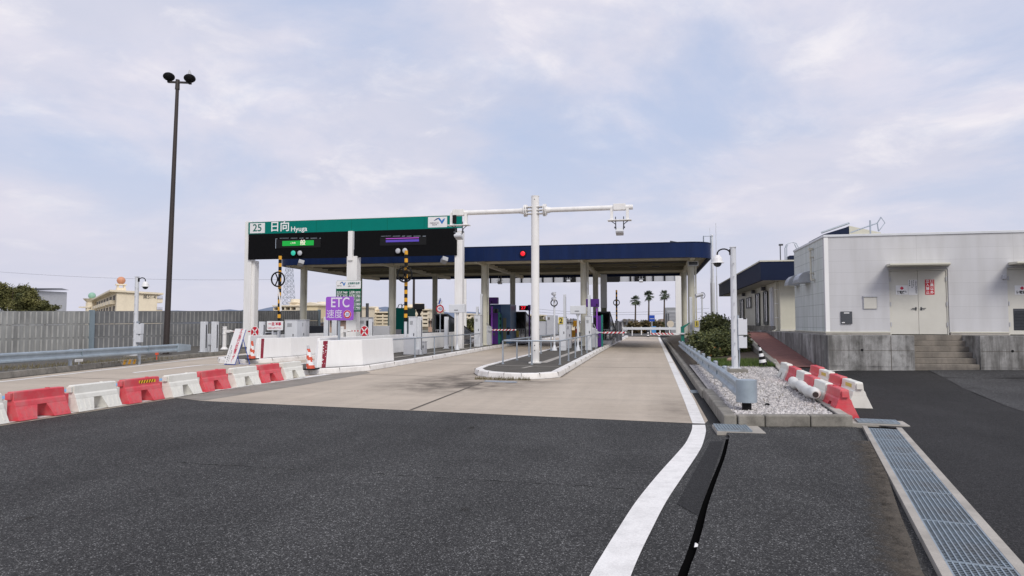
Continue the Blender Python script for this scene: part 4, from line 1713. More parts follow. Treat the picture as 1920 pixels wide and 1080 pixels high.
for s, cx in ((-1, -2.84), (1, 2.99)):
    m = MB()
    m.box((cx, -.02, 5.63), (.42, .22, .22))
    for e in (-1, 1):
        m.box((cx + e * .27, 0, 5.40), (.10, .16, .46))
    m.box((cx, 0, 5.165), (.82, .34, .03))
    m.build('hanger', WHITE, t, bev=.008)
    m = MB()
    for e in (-1, 1):
        m.cyl((cx + e * .14, 0, 5.30), (cx + e * .13, 0, 4.84), .016, n=8)
        m.box((cx + e * .15, 0, 4.92), (.07, .10, .05))
        m.tube([(cx + e * .3, .05, 5.16), (cx + e * .15, .07, 5.05), (cx + e * .14, .04, 4.95)], .014, 6)
    m.build('cable', DGREY, t)
    m = MB()
    M = Matrix.Rotation(R(-14), 3, 'X')
    m.box((cx, 0, 4.83), (.20, .20, .09), M=M)
    m.box((cx, -.02, 4.75), (.27, .34, .07), M=M)
    u = m.build('antenna_unit', LGREY, t, bev=.01)
    m = MB()
    m.box((cx, -.02, 4.70), (.25, .32, .025), M=M)
    m.build('antenna_face', GREY, u)
m = MB()
m.box((-2.97, -.11, 5.38), (.12, .10, .30))
m.build('control_box', BLACK, t, bev=.005)

# ------------------------------------------------------------------ canopy
CX0, CX1, CY0, CY1, CZ0, CZ1 = -23.9, 3.42, 39.0, 54.2, 5.30, 6.17
t = thing('toll_canopy', 'wide toll canopy with a navy blue fascia over the lanes', 'toll canopy', (-10, 46, 0))
oc = (-10, 46, 0)


def rpoly(x0, x1, y0, y1, r, k=8):
    out = []
    for cx, cy, a0 in ((x1 - r, y0 + r, -90), (x1 - r, y1 - r, 0), (x0 + r, y1 - r, 90), (x0 + r, y0 + r, 180)):
        for i in range(k + 1):
            a = R(a0 + 90 * i / k)
            out.append((cx + r * math.cos(a), cy + r * math.sin(a)))
    return out


po = rpoly(CX0, CX1, CY0, CY1, 1.25)
pi_ = offset(po, .12)
n = len(po)
m = MB(oc)
m.add([(p[0], p[1], CZ0) for p in po] + [(p[0], p[1], CZ1) for p in po], [(i, (i + 1) % n, n + (i + 1) % n, n + i) for i in range(n)], True)
m.add([(p[0], p[1], CZ0) for p in pi_] + [(p[0], p[1], CZ1) for p in pi_], [(i, (i + 1) % n, n + (i + 1) % n, n + i) for i in range(n)], True)
m.add([(p[0], p[1], CZ0) for p in po] + [(p[0], p[1], CZ0) for p in pi_], [(i, (i + 1) % n, n + (i + 1) % n, n + i) for i in range(n)])
m.add([(p[0], p[1], CZ1) for p in po] + [(p[0], p[1], CZ1) for p in pi_], [(i, (i + 1) % n, n + (i + 1) % n, n + i) for i in range(n)])
fa = m.build('fascia', NAVY, t, fixn=False)
m = MB(oc)
x = CX0 + 2.1
while x < CX1 - 1.4:
    m.bb(x, x + .018, CY0 - .004, CY0 - .001, CZ0 + .01, CZ1 - .03)
    x += 1.98
m.bb(CX0 + 1.3, CX1 - 1.3, CY0 - .006, CY0 - .001, CZ0 + .002, CZ0 + .035)
m.build('panel_joint', NAVYD, fa)
m = MB(oc)
pm = offset(po, -.015)
m.add([(p[0], p[1], CZ1 - .02) for p in pm] + [(p[0], p[1], CZ1 + .035) for p in pm], [(i, (i + 1) % n, n + (i + 1) % n, n + i) for i in range(n)], True)
m.sheet(pm, CZ1 + .035)
m.build('roof_edge', NAVYD, t, fixn=False)
m = MB(oc)
m.sheet(offset(po, .10), CZ0 + .24)
y = CY0 + .6
while y < CY1 - .3:
    m.bb(CX0 + .5, CX1 - .5, y, y + .05, CZ0 + .20, CZ0 + .245)
    y += .62
m.build('soffit', SOFFIT, t)
for cx in (-23.1, -16.72, -10.45, -4.1, 2.34):
    m = MB(oc)
    m.box((cx, 46.6, CZ0 + .06), (.26, 14.7, .24))
    m.build('cross_beam', BEAMM, t)
for y in (41.3, 44.6, 47.8, 50.8):
    m = MB(oc)
    m.box((-10.25, y, CZ0 + .12), (26.4, .16, .14))
    m.build('long_beam', BEAMM if y in (41.3, 50.8) else BEAMD, t)
for i, cx in enumerate((-23.1, -16.72, -10.45, -4.1, 2.34)):
    for y in (41.3, 50.2):
        m = MB(oc)
        m.cyl((cx, y, .0), (cx, y, CZ0 + .05), .205, n=26)
        m.cyl((cx, y, KH), (cx, y, KH + .05), .28, n=26)
        m.build('column', CREAM, t)
m = MB(oc)
for x in (-21.3, -14.0, -7.9, -6.2, -1.1, .4):
    m.box((x, 43.4, CZ0 + .13), (.5, .16, .10))
    m.box((x - .1, 46.2, CZ0 + .13), (.5, .16, .10))
m.build('lamp_housing', DGREY, t)
for y, z in ((40.1, .15), (42.4, .12), (43.7, .16), (45.6, .13), (47.0, .15), (48.9, .12), (52.2, .14)):
    m = MB(oc)
    m.tube([(CX0 + .7, y, CZ0 + z), (CX1 - .8, y, CZ0 + z)], .04, 6)
    x = CX0 + 1.4
    while x < CX1 - 1:
        m.box((x, y, CZ0 + z + .04), (.09, .14, .14))
        x += 2.65
    m.build('conduit', BEAMD if y != 43.7 else DGREY, t)
for cx in (-23.1, -16.72, -10.45, -4.1, 2.34):
    m = MB(oc)
    m.cyl((cx + .27, 41.25, .1), (cx + .27, 41.25, CZ0 + .1), .042, n=8)
    for z in (.9, 2.3, 3.7):
        m.box((cx + .24, 41.25, z), (.10, .11, .03))
    m.build('rain_pipe', CREAM, t)
for px, py in ((912, 648), (640, 540)):
    pass
m = MB(oc)
fx = at(980.5, 475.5, CY0 - .06)
m.cyl((fx.x, CY0 - .10, fx.z), (fx.x, CY0 - .002, fx.z), .20, n=26)
sg = m.build('signal_housing', BLACK, t)
m = MB(oc)
m.sphere((fx.x, CY0 - .101, fx.z), .140, (1, .35, 1), 20)
m.build('red_lens', LEDR, sg)
m = MB(oc)
m.box((2.45, 41.05, 5.12), (.62, .24, .30))
lb = m.build('lamp_box', LGREY, t, bev=.01)
m = MB(oc)
m.box((2.45, 40.925, 5.12), (.50, .012, .19))
m.build('lamp_glass', GLASSD, lb)
m = MB(oc)
p0 = at(1327, 453, 42)
for dx in (-.22, .22):
    m.tube([(p0.x + dx, 42, CZ1), (p0.x + dx, 42, CZ1 + .62), (p0.x + dx, 42.15, CZ1 + .74), (p0.x + dx, 42.5, CZ1 + .74), (p0.x + dx, 42.6, CZ1)], .022, 6)
m.tube([(p0.x - .22, 42.05, CZ1 + .70), (p0.x + .22, 42.05, CZ1 + .70)], .02, 6)
m.build('ladder_rail', GALV, t)
m = MB(oc)
m.cyl((1.55, 41, CZ1), (1.55, 41, CZ1 + .18), .03, n=8)
m.box((1.38, 40.9, CZ1 + .24), (.52, .16, .09), M=Matrix.Rotation(R(12), 3, 'Y'))
m.build('roof_lamp', DGREY, t)
m = MB(oc)
for x, y in ((-21.9, 39.6), (-12.35, 39.6)):
    m.tube([(x, y - .5, CZ0 + .35), (x - .06, y - .6, CZ0 + .30), (x, y - .75, CZ0 + .2)], .03, 6)
    m.box((x + .02, y - .85, CZ0 + .10), (.34, .44, .26), M=Matrix.Rotation(R(-28), 3, 'X') @ Matrix.Rotation(R(35), 3, 'Z'))
m.build('floodlight', GREY, t)

# small cameras hung below the canopy
for lb, px, py, Y in (('small antenna hanging under the canopy above the middle lane', 937, 530, 53.0), ('small antenna hanging under the far gantry over the middle lane', 1066, 527, 63), ('small antenna with a green light hanging under the far gantry over the right lane', 1202, 527, 63)):
    c = at(px, py, Y)
    t = thing('hanging_antenna', lb, 'antenna', c, 0, 'small antennas hanging under the roofs')
    m = MB()
    for s in (-1, 1):
        m.cyl((s * .14, 0, .0), (s * .10, 0, .62), .02, n=6)
    m.box((0, 0, .20), (.55, .1, .03))
    m.build('hanger', GREY, t)
    m = MB()
    m.box((0, 0, -.02), (.34, .36, .12), M=Matrix.Rotation(R(-14), 3, 'X'))
    m.box((0, 0, .08), (.22, .22, .10))
    m.build('antenna_unit', LGREY, t, bev=.01)

# ------------------------------------------------------------------ sign gantry with the interchange name
GY = 36.0
og = (-17, GY, 0)
t = thing('sign_gantry', 'white gantry carrying the green interchange sign and black display boards', 'sign gantry', og)
GX0, GX1 = at(466, 430, GY).x, at(866, 420, GY).x
GZT, GZM, GZB = 7.66, 6.94, 5.40
cols = [(-23.78, .36), (-17.05, .34), (-10.74, .40)]
for cx, wd in cols:
    m = MB(og)
    top = 7.75 if cx < -20 else (6.92 if cx < -15 else 6.9)
    if -20 < cx < -15:
        m.bb(cx - .17 - .01, cx + .10, GY - .22, GY - .02, 5.2, top)
        m.bb(at(650.5, 600, GY).x, at(669.5, 600, GY).x, GY - .12, GY + .42, .14, 5.46)
    else:
        if cx < -20:
            m.bb(cx - wd, cx - wd + .46, GY + .10, GY + .55, .14, top)
        else:
            m.bb(at(851, 600, GY).x, at(865.5, 600, GY).x, GY + .10, GY + .52, .14, top - .1)
        if cx < -20:
            m.bb(cx - .10, cx + .28, GY + .22, GY + .66, .14, 5.36)
    m.build('column', WHITE, t, bev=.012)
m = MB(og)
m.bb(GX0, GX1, GY - .02, GY + .09, GZM, GZT)
gp = m.build('name_panel', GREEN, t)
m = MB(og)
for k in range(1, 6):
    x = GX0 + (GX1 - GX0) * k / 6
    m.bb(x, x + .014, GY - .0225, GY - .0205, GZM + .01, GZT - .01)
m.build('panel_joint', GREEND, gp)
m = MB(og)
m.bb(GX0 - .01, GX1 + .01, GY - .03, GY + .10, GZT + .002, GZT + .03)
m.build('panel_trim', PLATE, gp)
for x0, x1 in ((GX0 + .02, -17.24), (-16.94, GX1 - .30)):
    m = MB(og)
    m.bb(x0, x1, GY - .015, GY + .085, GZB, GZM - .004)
    z = GZB + .03
    while z < GZM - .05:
        m.bb(x0 + .01, x1 - .01, GY - .022, GY - .015, z, z + .018)
        z += .055
    m.build('display_board', BLKP, t)
m = MB(og)
nx = GX0 + .40
a, b_ = at(469.5, 412.5, GY), at(497, 434, GY)
nb = [a.x, b_.x, GZM + .05, GZT - .06]
m.bb(nb[0], nb[1], GY - .032, GY - .021, nb[2], nb[3])
pl = m.build('number_plate', PLATE, gp)
ob = Vector(og)
text('25', .62, pl, LETG, Vector(((nb[0] + nb[1]) / 2, GY - .040, (nb[2] + nb[3]) / 2)) - ob, bold=.012)
k1 = at(525, 423, GY)
text('日向', .66, gp, LETW, Vector((k1.x, GY - .030, (GZM + GZT) / 2 + .015)) - ob, bold=.016)
k2 = at(561, 426, GY)
text('Hyuga', .40, gp, LETW, Vector((k2.x, GY - .030, GZM + .22)) - ob, bold=.014, width=1.05)
a, b_ = at(803, 403, GY), at(838.5, 425, GY)
m = MB(og)
m.bb(a.x, b_.x, GY - .032, GY - .021, GZM + .07, GZT - .05)
lp = m.build('logo_plate', PLATE, gp)
LW, LH = b_.x - a.x, GZT - .05 - (GZM + .07)


def logo(parent, org, x0, z0, w_, h_, y):
    """folded-ribbon emblem on a white plate: dark wing at the left, blue wedge at the right"""
    P = lambda u, v: (x0 + u * w_, y, z0 + v * h_)
    q = MB(org)
    q.ext([P(.29, .60), P(.41, .80), P(.50, .88), P(.60, .89), P(.50, .76), P(.40, .67)], (0, .003, 0))
    q.build('emblem', LOGOD, parent)
    q = MB(org)
    q.ext([P(.50, .885), P(.605, .893), P(.70, .66), P(.72, .60), P(.655, .50), P(.57, .72)], (0, .003, 0))
    q.ext([P(.725, .60), P(.79, .76), P(.90, .84), P(.86, .64), P(.735, .28), P(.66, .49)], (0, .003, 0))
    q.build('emblem', LOGOB, parent)


logo(lp, og, a.x, GZM + .07, LW, LH, GY - .037)
text('NEXCO', .15, lp, LETK, Vector((a.x + LW * .33, GY - .036, GZM + .07 + LH * .40)) - ob, width=LW * .45)
text('西日本', .10, lp, LETK, Vector((a.x + LW * .35, GY - .036, GZM + .07 + LH * .23)) - ob, width=LW * .24)
# displays
def pxbox(mb, x0, x1, y0, y1, Y, dy=-.03, th=.012):
    a, b = at(x0, y1, Y), at(x1, y0, Y)
    return mb.bb(a.x, b.x, GY + dy, GY + dy + th, a.z, b.z)


m = MB(og)
pxbox(m, 517, 602, 447, 466, GY, -.040)
db = m.build('display_case', BLACK, t)
m = MB(og)
pxbox(m, 530, 589, 450.5, 461.5, GY, -.048, .007)
m.build('green_display', LEDG, db)
c = at(568.5, 455.5, GY)
text('般', .34, db, LEDW, Vector((c.x, GY - .053, c.z)) - ob, bold=.0, width=.34)
c = at(550, 456, GY)
text('ご利用', .10, db, LEDW, Vector((c.x, GY - .053, c.z)) - ob, width=.32)
m = MB(og)
for x0, x1 in ((525, 542), (546, 558), (562, 570), (574, 579), (583, 595), (600, 602)):
    pxbox(m, x0, x1, 446.2, 447.2, GY, -.044, .003)
pxbox(m, 517, 518.4, 449, 466, GY, -.044, .003)
pxbox(m, 517, 521, 447.6, 448.6, GY, -.044, .003)
m.build('bright_edge', GALV, db)
m = MB(og)
pxbox(m, 713, 800, 443, 461, GY, -.040)
db = m.build('display_case', BLACK, t)
m = MB(og)
pxbox(m, 724, 786, 445.4, 448.2, GY, -.048, .007)
m.build('purple_display', LEDP, db)
m = MB(og)
pxbox(m, 724, 786, 448.6, 454.5, GY, -.048, .007)
m.build('violet_display', LEDB, db)
m = MB(og)
for x0, x1 in ((715, 734), (737, 751), (754, 760), (763, 772), (776, 789), (793, 799)):
    pxbox(m, x0, x1, 442.4, 443.4, GY, -.044, .003)
m.build('bright_edge', GALV, db)
for px, py, mt in ((552.4, 475, LEDG2), (564.6, 475, GREY), (748, 471, GREY), (761, 470.5, GREY)):
    c = at(px, py, GY)
    m = MB(og)
    m.cyl((c.x, GY - .16, c.z), (c.x, GY - .02, c.z), .172, n=26)
    h = m.build('signal_lamp', BLACK, t)
    m = MB(og)
    m.sphere((c.x, GY - .16, c.z), .150, (1, .35, 1), 18)
    m.build('lens', mt, h)

# ------------------------------------------------------------------ traffic signs
def signpost(name, label, cat, loc, h, r, mt=GALV, group=None):
    t = thing(name, label, cat, loc, 0, group)
    m = MB()
    m.cyl((0, 0, 0), (0, 0, h), r, n=12)
    m.build('post', mt, t)
    return t


c0, c1 = at(611, 600.5, 22.6), at(663.5, 556, 22.6)
cx = (c0.x + c1.x) / 2
t = signpost('speed_sign', 'purple ETC speed sign with a red 20 roundel above the near white wall', 'road sign', (cx - .05, 22.66, .1), 2.3, .045)
og2 = (cx - .05, 22.66, .1)
m = MB(og2)
m.rrect(c0.x, c1.x, c0.z, c1.z, 22.58, .025, .07)
pn = m.build('sign_panel', PURPLE, t)
W2, H2 = c1.x - c0.x, c1.z - c0.z
o2 = Vector(og2)
LAV = mat('lettering_lavender', (.72, .66, .80), .4, var=0)
text('ETC', .50, pn, LAV, Vector((cx + .02, 22.572, c0.z + H2 * .735)) - o2, bold=.016, width=W2 * .66)
text('速度', .34, pn, LAV, Vector((c0.x + W2 * .32, 22.572, c0.z + H2 * .24)) - o2, bold=.0, width=W2 * .56)
rc = Vector((c0.x + W2 * .785, 22.572, c0.z + H2 * .25))
for r_, mt, dy, nm in ((.155, PLATE, 0, 'roundel_rim'), (.147, REDS, -.004, 'roundel'), (.098, PLATE, -.008, 'roundel_face')):
    m = MB(og2)
    m.disc(rc + Vector((0, dy, 0)), r_, .004)
    k = m.build(nm, mt, pn)
text('20', .15, pn, LETB, rc + Vector((0, -.012, 0)) - o2, bold=.01)

# toll table on the gantry's middle column
c0, c1 = at(629.5, 584.5, 35.2), at(677, 525.5, 35.2)
og3 = ((c0.x + c1.x) / 2, 35.2, c0.z)
o3 = Vector(og3)
t = thing('toll_table_sign', 'green and white toll price table before the gantry column', 'price sign', og3)
W3, H3 = c1.x - c0.x, c1.z - c0.z
m = MB(og3)
m.rrect(c0.x, c1.x, c0.z, c1.z, 35.2, .04, .07)
bp_ = m.build('sign_panel', GREEND, t)
m = MB(og3)
m.rrect(c0.x + .01, c1.x - .01, c0.z + H3 * .735, c1.z - .01, 35.19, .008, .05)
hd = m.build('header_panel', PLATE, t)
logo(hd, og3, c0.x + W3 * .03, c0.z + H3 * .745, W3 * .40, H3 * .24, 35.184)
text('NEXCO', .10, hd, LETK, Vector((c0.x + W3 * .14, 35.184, c0.z + H3 * .83)) - o3, width=W3 * .18)
text('普通車料金表', .14, hd, LETG, Vector((c0.x + W3 * .71, 35.184, c0.z + H3 * .90)) - o3, width=W3 * .48, bold=.02)
text('主要インター', .10, hd, LETK, Vector((c0.x + W3 * .64, 35.184, c0.z + H3 * .81)) - o3, width=W3 * .32)
for i, (l1, v1, l2, v2) in enumerate((('北九州', '7460', '鹿児島', '5070'), ('別 府', '5070', '宮崎西', '3780'), ('大 分', '4700', '延 岡', '2600'), ('佐 伯', '2970', '門 川', '1800'), ('蒲 江', '2100', '都 農', '790'))):
    z = c0.z + H3 * (.615 - i * .125)
    for s_, u, w_ in ((l1, .14, .22), (v1, .37, .18), (l2, .64, .23), (v2, .88, .19)):
        text(s_, .16, bp_, LETW, Vector((c0.x + W3 * u, 35.192, z)) - o3, width=W3 * w_, bold=.02)
    m = MB(og3)
    for u0, u1 in ((.03, .47), (.53, .98)):
        m.bb(c0.x + W3 * u0, c0.x + W3 * u1, 35.192, 35.196, z - H3 * .062, z - H3 * .052)
    m.build('ruled_line', LETW, bp_)
m = MB(og3)
m.bb(-17.25, -16.75, 35.245, 35.8, c0.z + .3, c0.z + .42)
m.bb(-17.25, -16.75, 35.245, 35.8, c0.z + 1.2, c0.z + 1.32)
m.build('bracket', GALV, t)

# 40 sign and the smaller plate above it
c = at(825, 579, 38)
t = signpost('speed_sign', 'red and white 40 speed sign with a small end plate above it', 'road sign', (c.x, 38.05, KH), 2.9, .035)
og4 = (c.x, 38.05, KH)
for r_, mt, dy, nm in ((.24, REDS, 0, 'roundel'), (.165, PLATE, -.006, 'roundel_face')):
    m = MB(og4)
    m.disc(Vector((c.x, 37.99 + dy, c.z)), r_, .012)
    p = m.build(nm, mt, t)
text('40', .235, p, LETB, Vector((c.x, 37.975, c.z)) - Vector(og4), bold=.0)
c = at(824.5, 566, 38)
for r_, mt, dy, nm in ((.16, PLATE, 0, 'end_plate'), ):
    m = MB(og4)
    m.disc(Vector((c.x, 37.99 + dy, c.z)), r_, .012)
    p = m.build(nm, mt, t)
m = MB(og4)
m.ext([(c.x - .09, 37.983, c.z - .13), (c.x - .01, 37.983, c.z - .15), (c.x + .08, 37.983, c.z + .13), (c.x, 37.983, c.z + .15)], (0, .004, 0))
m.build('diagonal_bar', BLUES, p)

# grey sign boards seen from behind
for lb, px0, px1, py0, py1, Y, bx in (('blank grey display board on a post at the end of the second island', 843, 872.5, 570.5, 586.5, 34.0, 857.5), ('blank grey display board on a post among the right island cabinets', 1069.5, 1098.5, 573, 588.5, 34.0, 1083.5)):
    a, b_ = at(px0, py1, Y), at(px1, py0, Y)
    bxx = at(bx, 600, Y).x
    t = thing('display_sign', lb, 'sign board', (bxx, Y, KH), 0, 'grey display boards on posts')
    o_ = (bxx, Y, KH)
    m = MB(o_)
    m.bb(a.x, b_.x, Y - .14, Y + .14, a.z, b_.z)
    p = m.build('board', LGREY, t, bev=.02)
    m = MB(o_)
    m.bb(bxx - .14, bxx + .08, Y - .148, Y - .139, a.z + .12, a.z + .155)
    m.build('maker_plate', DGREY, p)
    m = MB(o_)
    m.cyl((bxx, Y, a.z), (bxx, Y, a.z - .15), .11, .05, n=14)
    m.cyl((bxx, Y, KH), (bxx, Y, a.z - .1), .05, n=14)
    m.cyl((bxx, Y, KH), (bxx, Y, KH + .30), .13, .05, n=14)
    m.build('post', LGREY, t)

# LED vehicle display above the second island stair shelter
a, b_ = at(974, 582, 47), at(990, 573, 47)
t = thing('led_sign', 'small red LED sign above the smoked glass shelter', 'LED sign', ((a.x + b_.x) / 2, 47, KH))
ol = ((a.x + b_.x) / 2, 47, KH)
m = MB(ol)
m.bb(a.x, b_.x, 46.85, 47.1, a.z, b_.z)
p = m.build('case', BLACK, t)
m = MB(ol)
m.bb(b_.x + .002, b_.x + .18, 46.9, 47.1, a.z, b_.z + .05)
m.cyl((b_.x + .1, 47, KH), (b_.x + .1, 47, a.z), .06, n=10)
m.build('case_side', PURPD, t)
text('27', .30, p, LEDR, Vector(((a.x + b_.x) / 2, 46.84, (a.z + b_.z) / 2)) - Vector(ol), bold=.03, width=.36)

# ------------------------------------------------------------------ yellow and black height posts with ring plates
def ring_post(label, px, Y, ztop, zbase, ring_z, mats2=(YEL, BLACK), rr=.34, pr=.076, bands=None):
    x = at(px, 560, Y).x
    t = thing('striped_pole', label, 'striped pole', (x, Y, KH), 0, 'striped poles with ring plates')
    m = MB()
    m.cyl((0, 0, 0), (0, 0, zbase - KH), pr * .95, n=16)
    m.build('shaft', LGREY, t)
    nb_ = int((ztop - zbase) / .175)
    hgt = (ztop - zbase) / nb_
    for k in range(nb_):
        z = zbase - KH + k * hgt
        m = MB()
        m.cyl((0, 0, z), (0, 0, z + hgt), pr, n=16, caps=k in (0, nb_ - 1))
        m.build('band', mats2[(nb_ - 1 - k) % 2], t)
    m = MB()
    m.ring((0, -.16, ring_z - KH), rr, .036, 'y', 30, 8)
    for s in (-1, 1):
        m.box((0, -.16, ring_z - KH), (.05, .03, rr * 1.9), M=Matrix.Rotation(R(25 * s), 3, 'Y'))
    m.box((0, -.10, ring_z - KH), (.12, .12, .16))
    m.build('ring_plate', BLACK, t)
    return t


p1 = at(761, 470, 28.5)
p2 = at(761, 603, 28.5)
ring_post('yellow and black striped pole with a black ring on the second island', 761, 28.5, p1.z, p2.z, at(760, 515, 28.5).z)
p1 = at(524, 480, 29)
p2 = at(524, 610, 29)
t = ring_post('yellow and black striped pole with a black ring on the left island', 524, 29, p1.z, p2.z, at(523.5, 524, 29).z)
m = MB()
p = at(526, 545, 29)
m.add([(-.05, -.11, p.z - KH), (.02, -.12, p.z - KH + .1), (.12, -.12, p.z - KH - .3), (.20, -.10, p.z - KH - .95), (.10, -.11, p.z - KH - 1.0), (.08, -.12, p.z - KH - .5)], [(0, 1, 2, 5), (5, 2, 3, 4)])
m.build('torn_wrapping', PLATE, t)
c = at(1156, 545, 56)
ring_post('far yellow and black striped pole with a black ring behind the stair shelter', 1156, 56, c.z + .05, at(1156, 602, 56).z, at(1156, 567.5, 56).z, rr=.24, pr=.07)

# round cameras with rings on plain white poles
def ring_camera(label, px, Y, py_ring, py_cam, two=True):
    x = at(px, 600, Y).x
    t = thing('camera_post', label, 'camera post', (x, Y, KH), 0, 'white posts with ring plates and cameras')
    zr, zc = at(px, py_ring, Y).z - KH, at(px, py_cam, Y).z - KH
    m = MB()
    m.cyl((0, 0, 0), (0, 0, zc + .1), .05, n=12)
    m.cyl((0, 0, 0), (0, 0, .28), .16, .05, n=12)
    m.build('post', LGREY, t)
    m = MB()
    m.ring((0, -.09, zr), .165, .028, 'y', 24, 6)
    m.build('ring_plate', BLACK, t)
    m = MB()
    for z in ([zc, zc - .26] if two else [zc]):
        m.cyl((-.10, .12, z + .04), (.03, -.16, z), .085, n=14)
        m.sphere((.03, -.16, z), .085, (1, .5, 1), 12)
        m.box((0, .02, z + .10), (.16, .26, .03))
    m.build('camera', GREY, t)
    return t


ring_camera('white post with two cameras and a black ring on the right island', 1039.5, 34.2, 568, 552)

# bullet camera on a post beside the right lane column
c = at(1316, 555, 39)
t = thing('camera_post', 'white post with a bullet camera looped by a black cable beside the lane booth', 'camera post', (c.x, 39, .2))
m = MB()
m.cyl((0, 0, 0), (0, 0, c.z - .25), .045, n=12)
m.build('post', LGREY, t)
m = MB()
m.cyl((-.28, -.05, c.z - .18), (.06, .02, c.z - .10), .10, n=16)
m.cyl((-.34, -.065, c.z - .195), (-.28, -.05, c.z - .18), .12, .10, n=16)
m.box((0, 0, c.z - .25), (.10, .10, .12))
m.build('camera', GREY, t)
m = MB()
m.tube([(.02 + .15 * math.cos(R(a)), 0, c.z - .17 + .17 * math.sin(R(a))) for a in range(110, -150, -20)], .018, 6)
m.build('cable', DGREY, t)

# ------------------------------------------------------------------ cabinets, posts, gates and toll machines
def pbox(name, label, cat, px0, px1, py0, Y, dep, mt, z0=KH, group=None, bev=.012, door=True, py1=None):
    """an upright housing standing on an island: its front seen between two photo columns"""
    a, b_ = at(px0, py0, Y), at(px1, py0, Y)
    x = (a.x + b_.x) / 2
    w_ = b_.x - a.x
    zb = at(px0, py1, Y).z if py1 else z0
    t = thing(name, label, cat, (x, Y + dep / 2, zb), 0, group)
    m = MB()
    m.bb(-w_ / 2, w_ / 2, -dep / 2, dep / 2, 0, a.z - zb)
    m.build('housing', mt, t, bev=bev)
    if door:
        h = a.z - zb
        m = MB()
        m.bb(-w_ / 2 + .04, w_ / 2 - .04, -dep / 2 - .014, -dep / 2 - .002, h * .12, h - .08)
        d = m.build('door', mt, t, bev=.004)
        m = MB()
        m.bb(w_ * .18, w_ * .18 + .04, -dep / 2 - .03, -dep / 2 - .014, h * .5, h * .5 + .12)
        m.build('handle', DGREY, d)
        m = MB()
        for k in range(5):
            m.bb(-w_ * .28, w_ * .1, -dep / 2 - .018, -dep / 2 - .0145, h * .80 + k * .035, h * .80 + k * .035 + .014)
        m.build('vent', DGREY, d)
        m = MB()
        m.bb(-w_ / 2 - .02, w_ / 2 + .02, -dep / 2 - .02, dep / 2 + .02, h + .001, h + .025)
        m.build('cap', mt, t)
    return t, x, w_, a.z - zb


def detector(label, px0, px1, py0, Y, dep=.22, z0=KH, mt=LGREY):
    """slender vehicle detector post: profiled column with a dark sensor strip"""
    a, b_ = at(px0, py0, Y), at(px1, py0, Y)
    w_ = max(b_.x - a.x, .12)
    x = (a.x + b_.x) / 2
    h = a.z - z0
    t = thing('detector_post', label, 'detector post', (x, Y, z0), 0, 'slender grey vehicle detector posts')
    m = MB()
    m.bb(-w_ / 2, w_ / 2, -dep / 2, dep / 2, .02, h)
    for s in (-1, 1):
        m.bb(s * w_ * .30 - w_ * .09, s * w_ * .30 + w_ * .09, -dep / 2 - .02, -dep / 2 - .002, .06, h - .03)
    m.bb(-w_ / 2 - .05, w_ / 2 + .05, -dep / 2 - .05, dep / 2 + .05, 0, .02)
    m.build('column', mt, t, bev=.006)
    m = MB()
    m.bb(w_ / 2 + .001, w_ / 2 + .006, -.04, .04, .2, h - .15)
    m.build('sensor_strip', DGREY, t)
    return t


# left shoulder
detector('detector post standing nearest the guardrail end on the left shoulder', 378.5, 387.5, 603, 29.3, .22, .15)
detector('detector post with a side box on the left shoulder, right of its twin', 399, 408, 603, 29.4, .22, .15)
c = at(394.5, 624, 29.6)
m = MB()
m.box((0, 0, .62), (.22, .2, .55))
m.box((0, 0, .17), (.12, .12, .34))
solo('junction_box', 'small light grey box between the two detector posts on the left shoulder', 'junction box', m, LGREY, (c.x - .1, 29.6, .15), bev=.01)


def stop_gate(label, px, Y, arm_to, py_top, py_arm, z0, label2):
    g = at(px, py_top, Y)
    t = thing('stop_gate', label, 'gate', (g.x, Y, z0), 0, 'white posts with red and white X gates')
    h = g.z - z0
    za = at(px, py_arm, Y).z - z0
    m = MB()
    m.cyl((0, 0, 0), (0, 0, h), .105, n=18)
    m.cyl((0, 0, 0), (0, 0, .04), .22, n=18)
    m.cyl((0, 0, .04), (0, 0, .14), .18, .105, n=18)
    m.cyl((0, 0, h), (0, 0, h + .03), .12, n=18)
    m.cyl((0, 0, za - .16), (0, 0, za - .12), .125, n=18)
    m.cyl((0, 0, za + .12), (0, 0, za + .16), .125, n=18)
    m.build('post', WHITE, t)
    ax = at(arm_to, py_arm, Y).x - g.x
    m = MB()
    m.box((.20, 0, za), (.30, .13, .15))
    m.cyl((.3, 0, za), (.62, 0, za - .01), .06, .025, n=12)
    m.build('arm_hub', WHITE, t)
    n_ = 9
    st = (ax - .55) / n_
    for k in range(n_):
        m = MB()
        m.box((.55 + (k + .5) * st, 0, za - .01), (st, .05, .07))
        m.build('arm_band', REDS if k % 2 == 0 else WHITE, t)
    m = MB()
    m.disc((ax, -.06, za - .04), .315, .02, sx=.80)
    d = m.build('disc_rim', PLATE, t)
    m = MB()
    m.disc((ax, -.066, za - .04), .285, .005, sx=.80)
    m.build('disc', REDS, d)
    m = MB()
    for s in (-1, 1):
        m.box((ax, -.072, za - .04), (.06, .005, .46), M=Matrix.Rotation(R(38 * s), 3, 'Y'))
    m.build('cross', PLATE, d)


stop_gate('white gate post with a red X disc closing the leftmost lane', 421.5, 32.5, 479, 613, 621, .14, '')
stop_gate('white gate post with a red X disc closing the lane behind the purple sign', 641, 33.2, 684, 613, 620, KH, '')

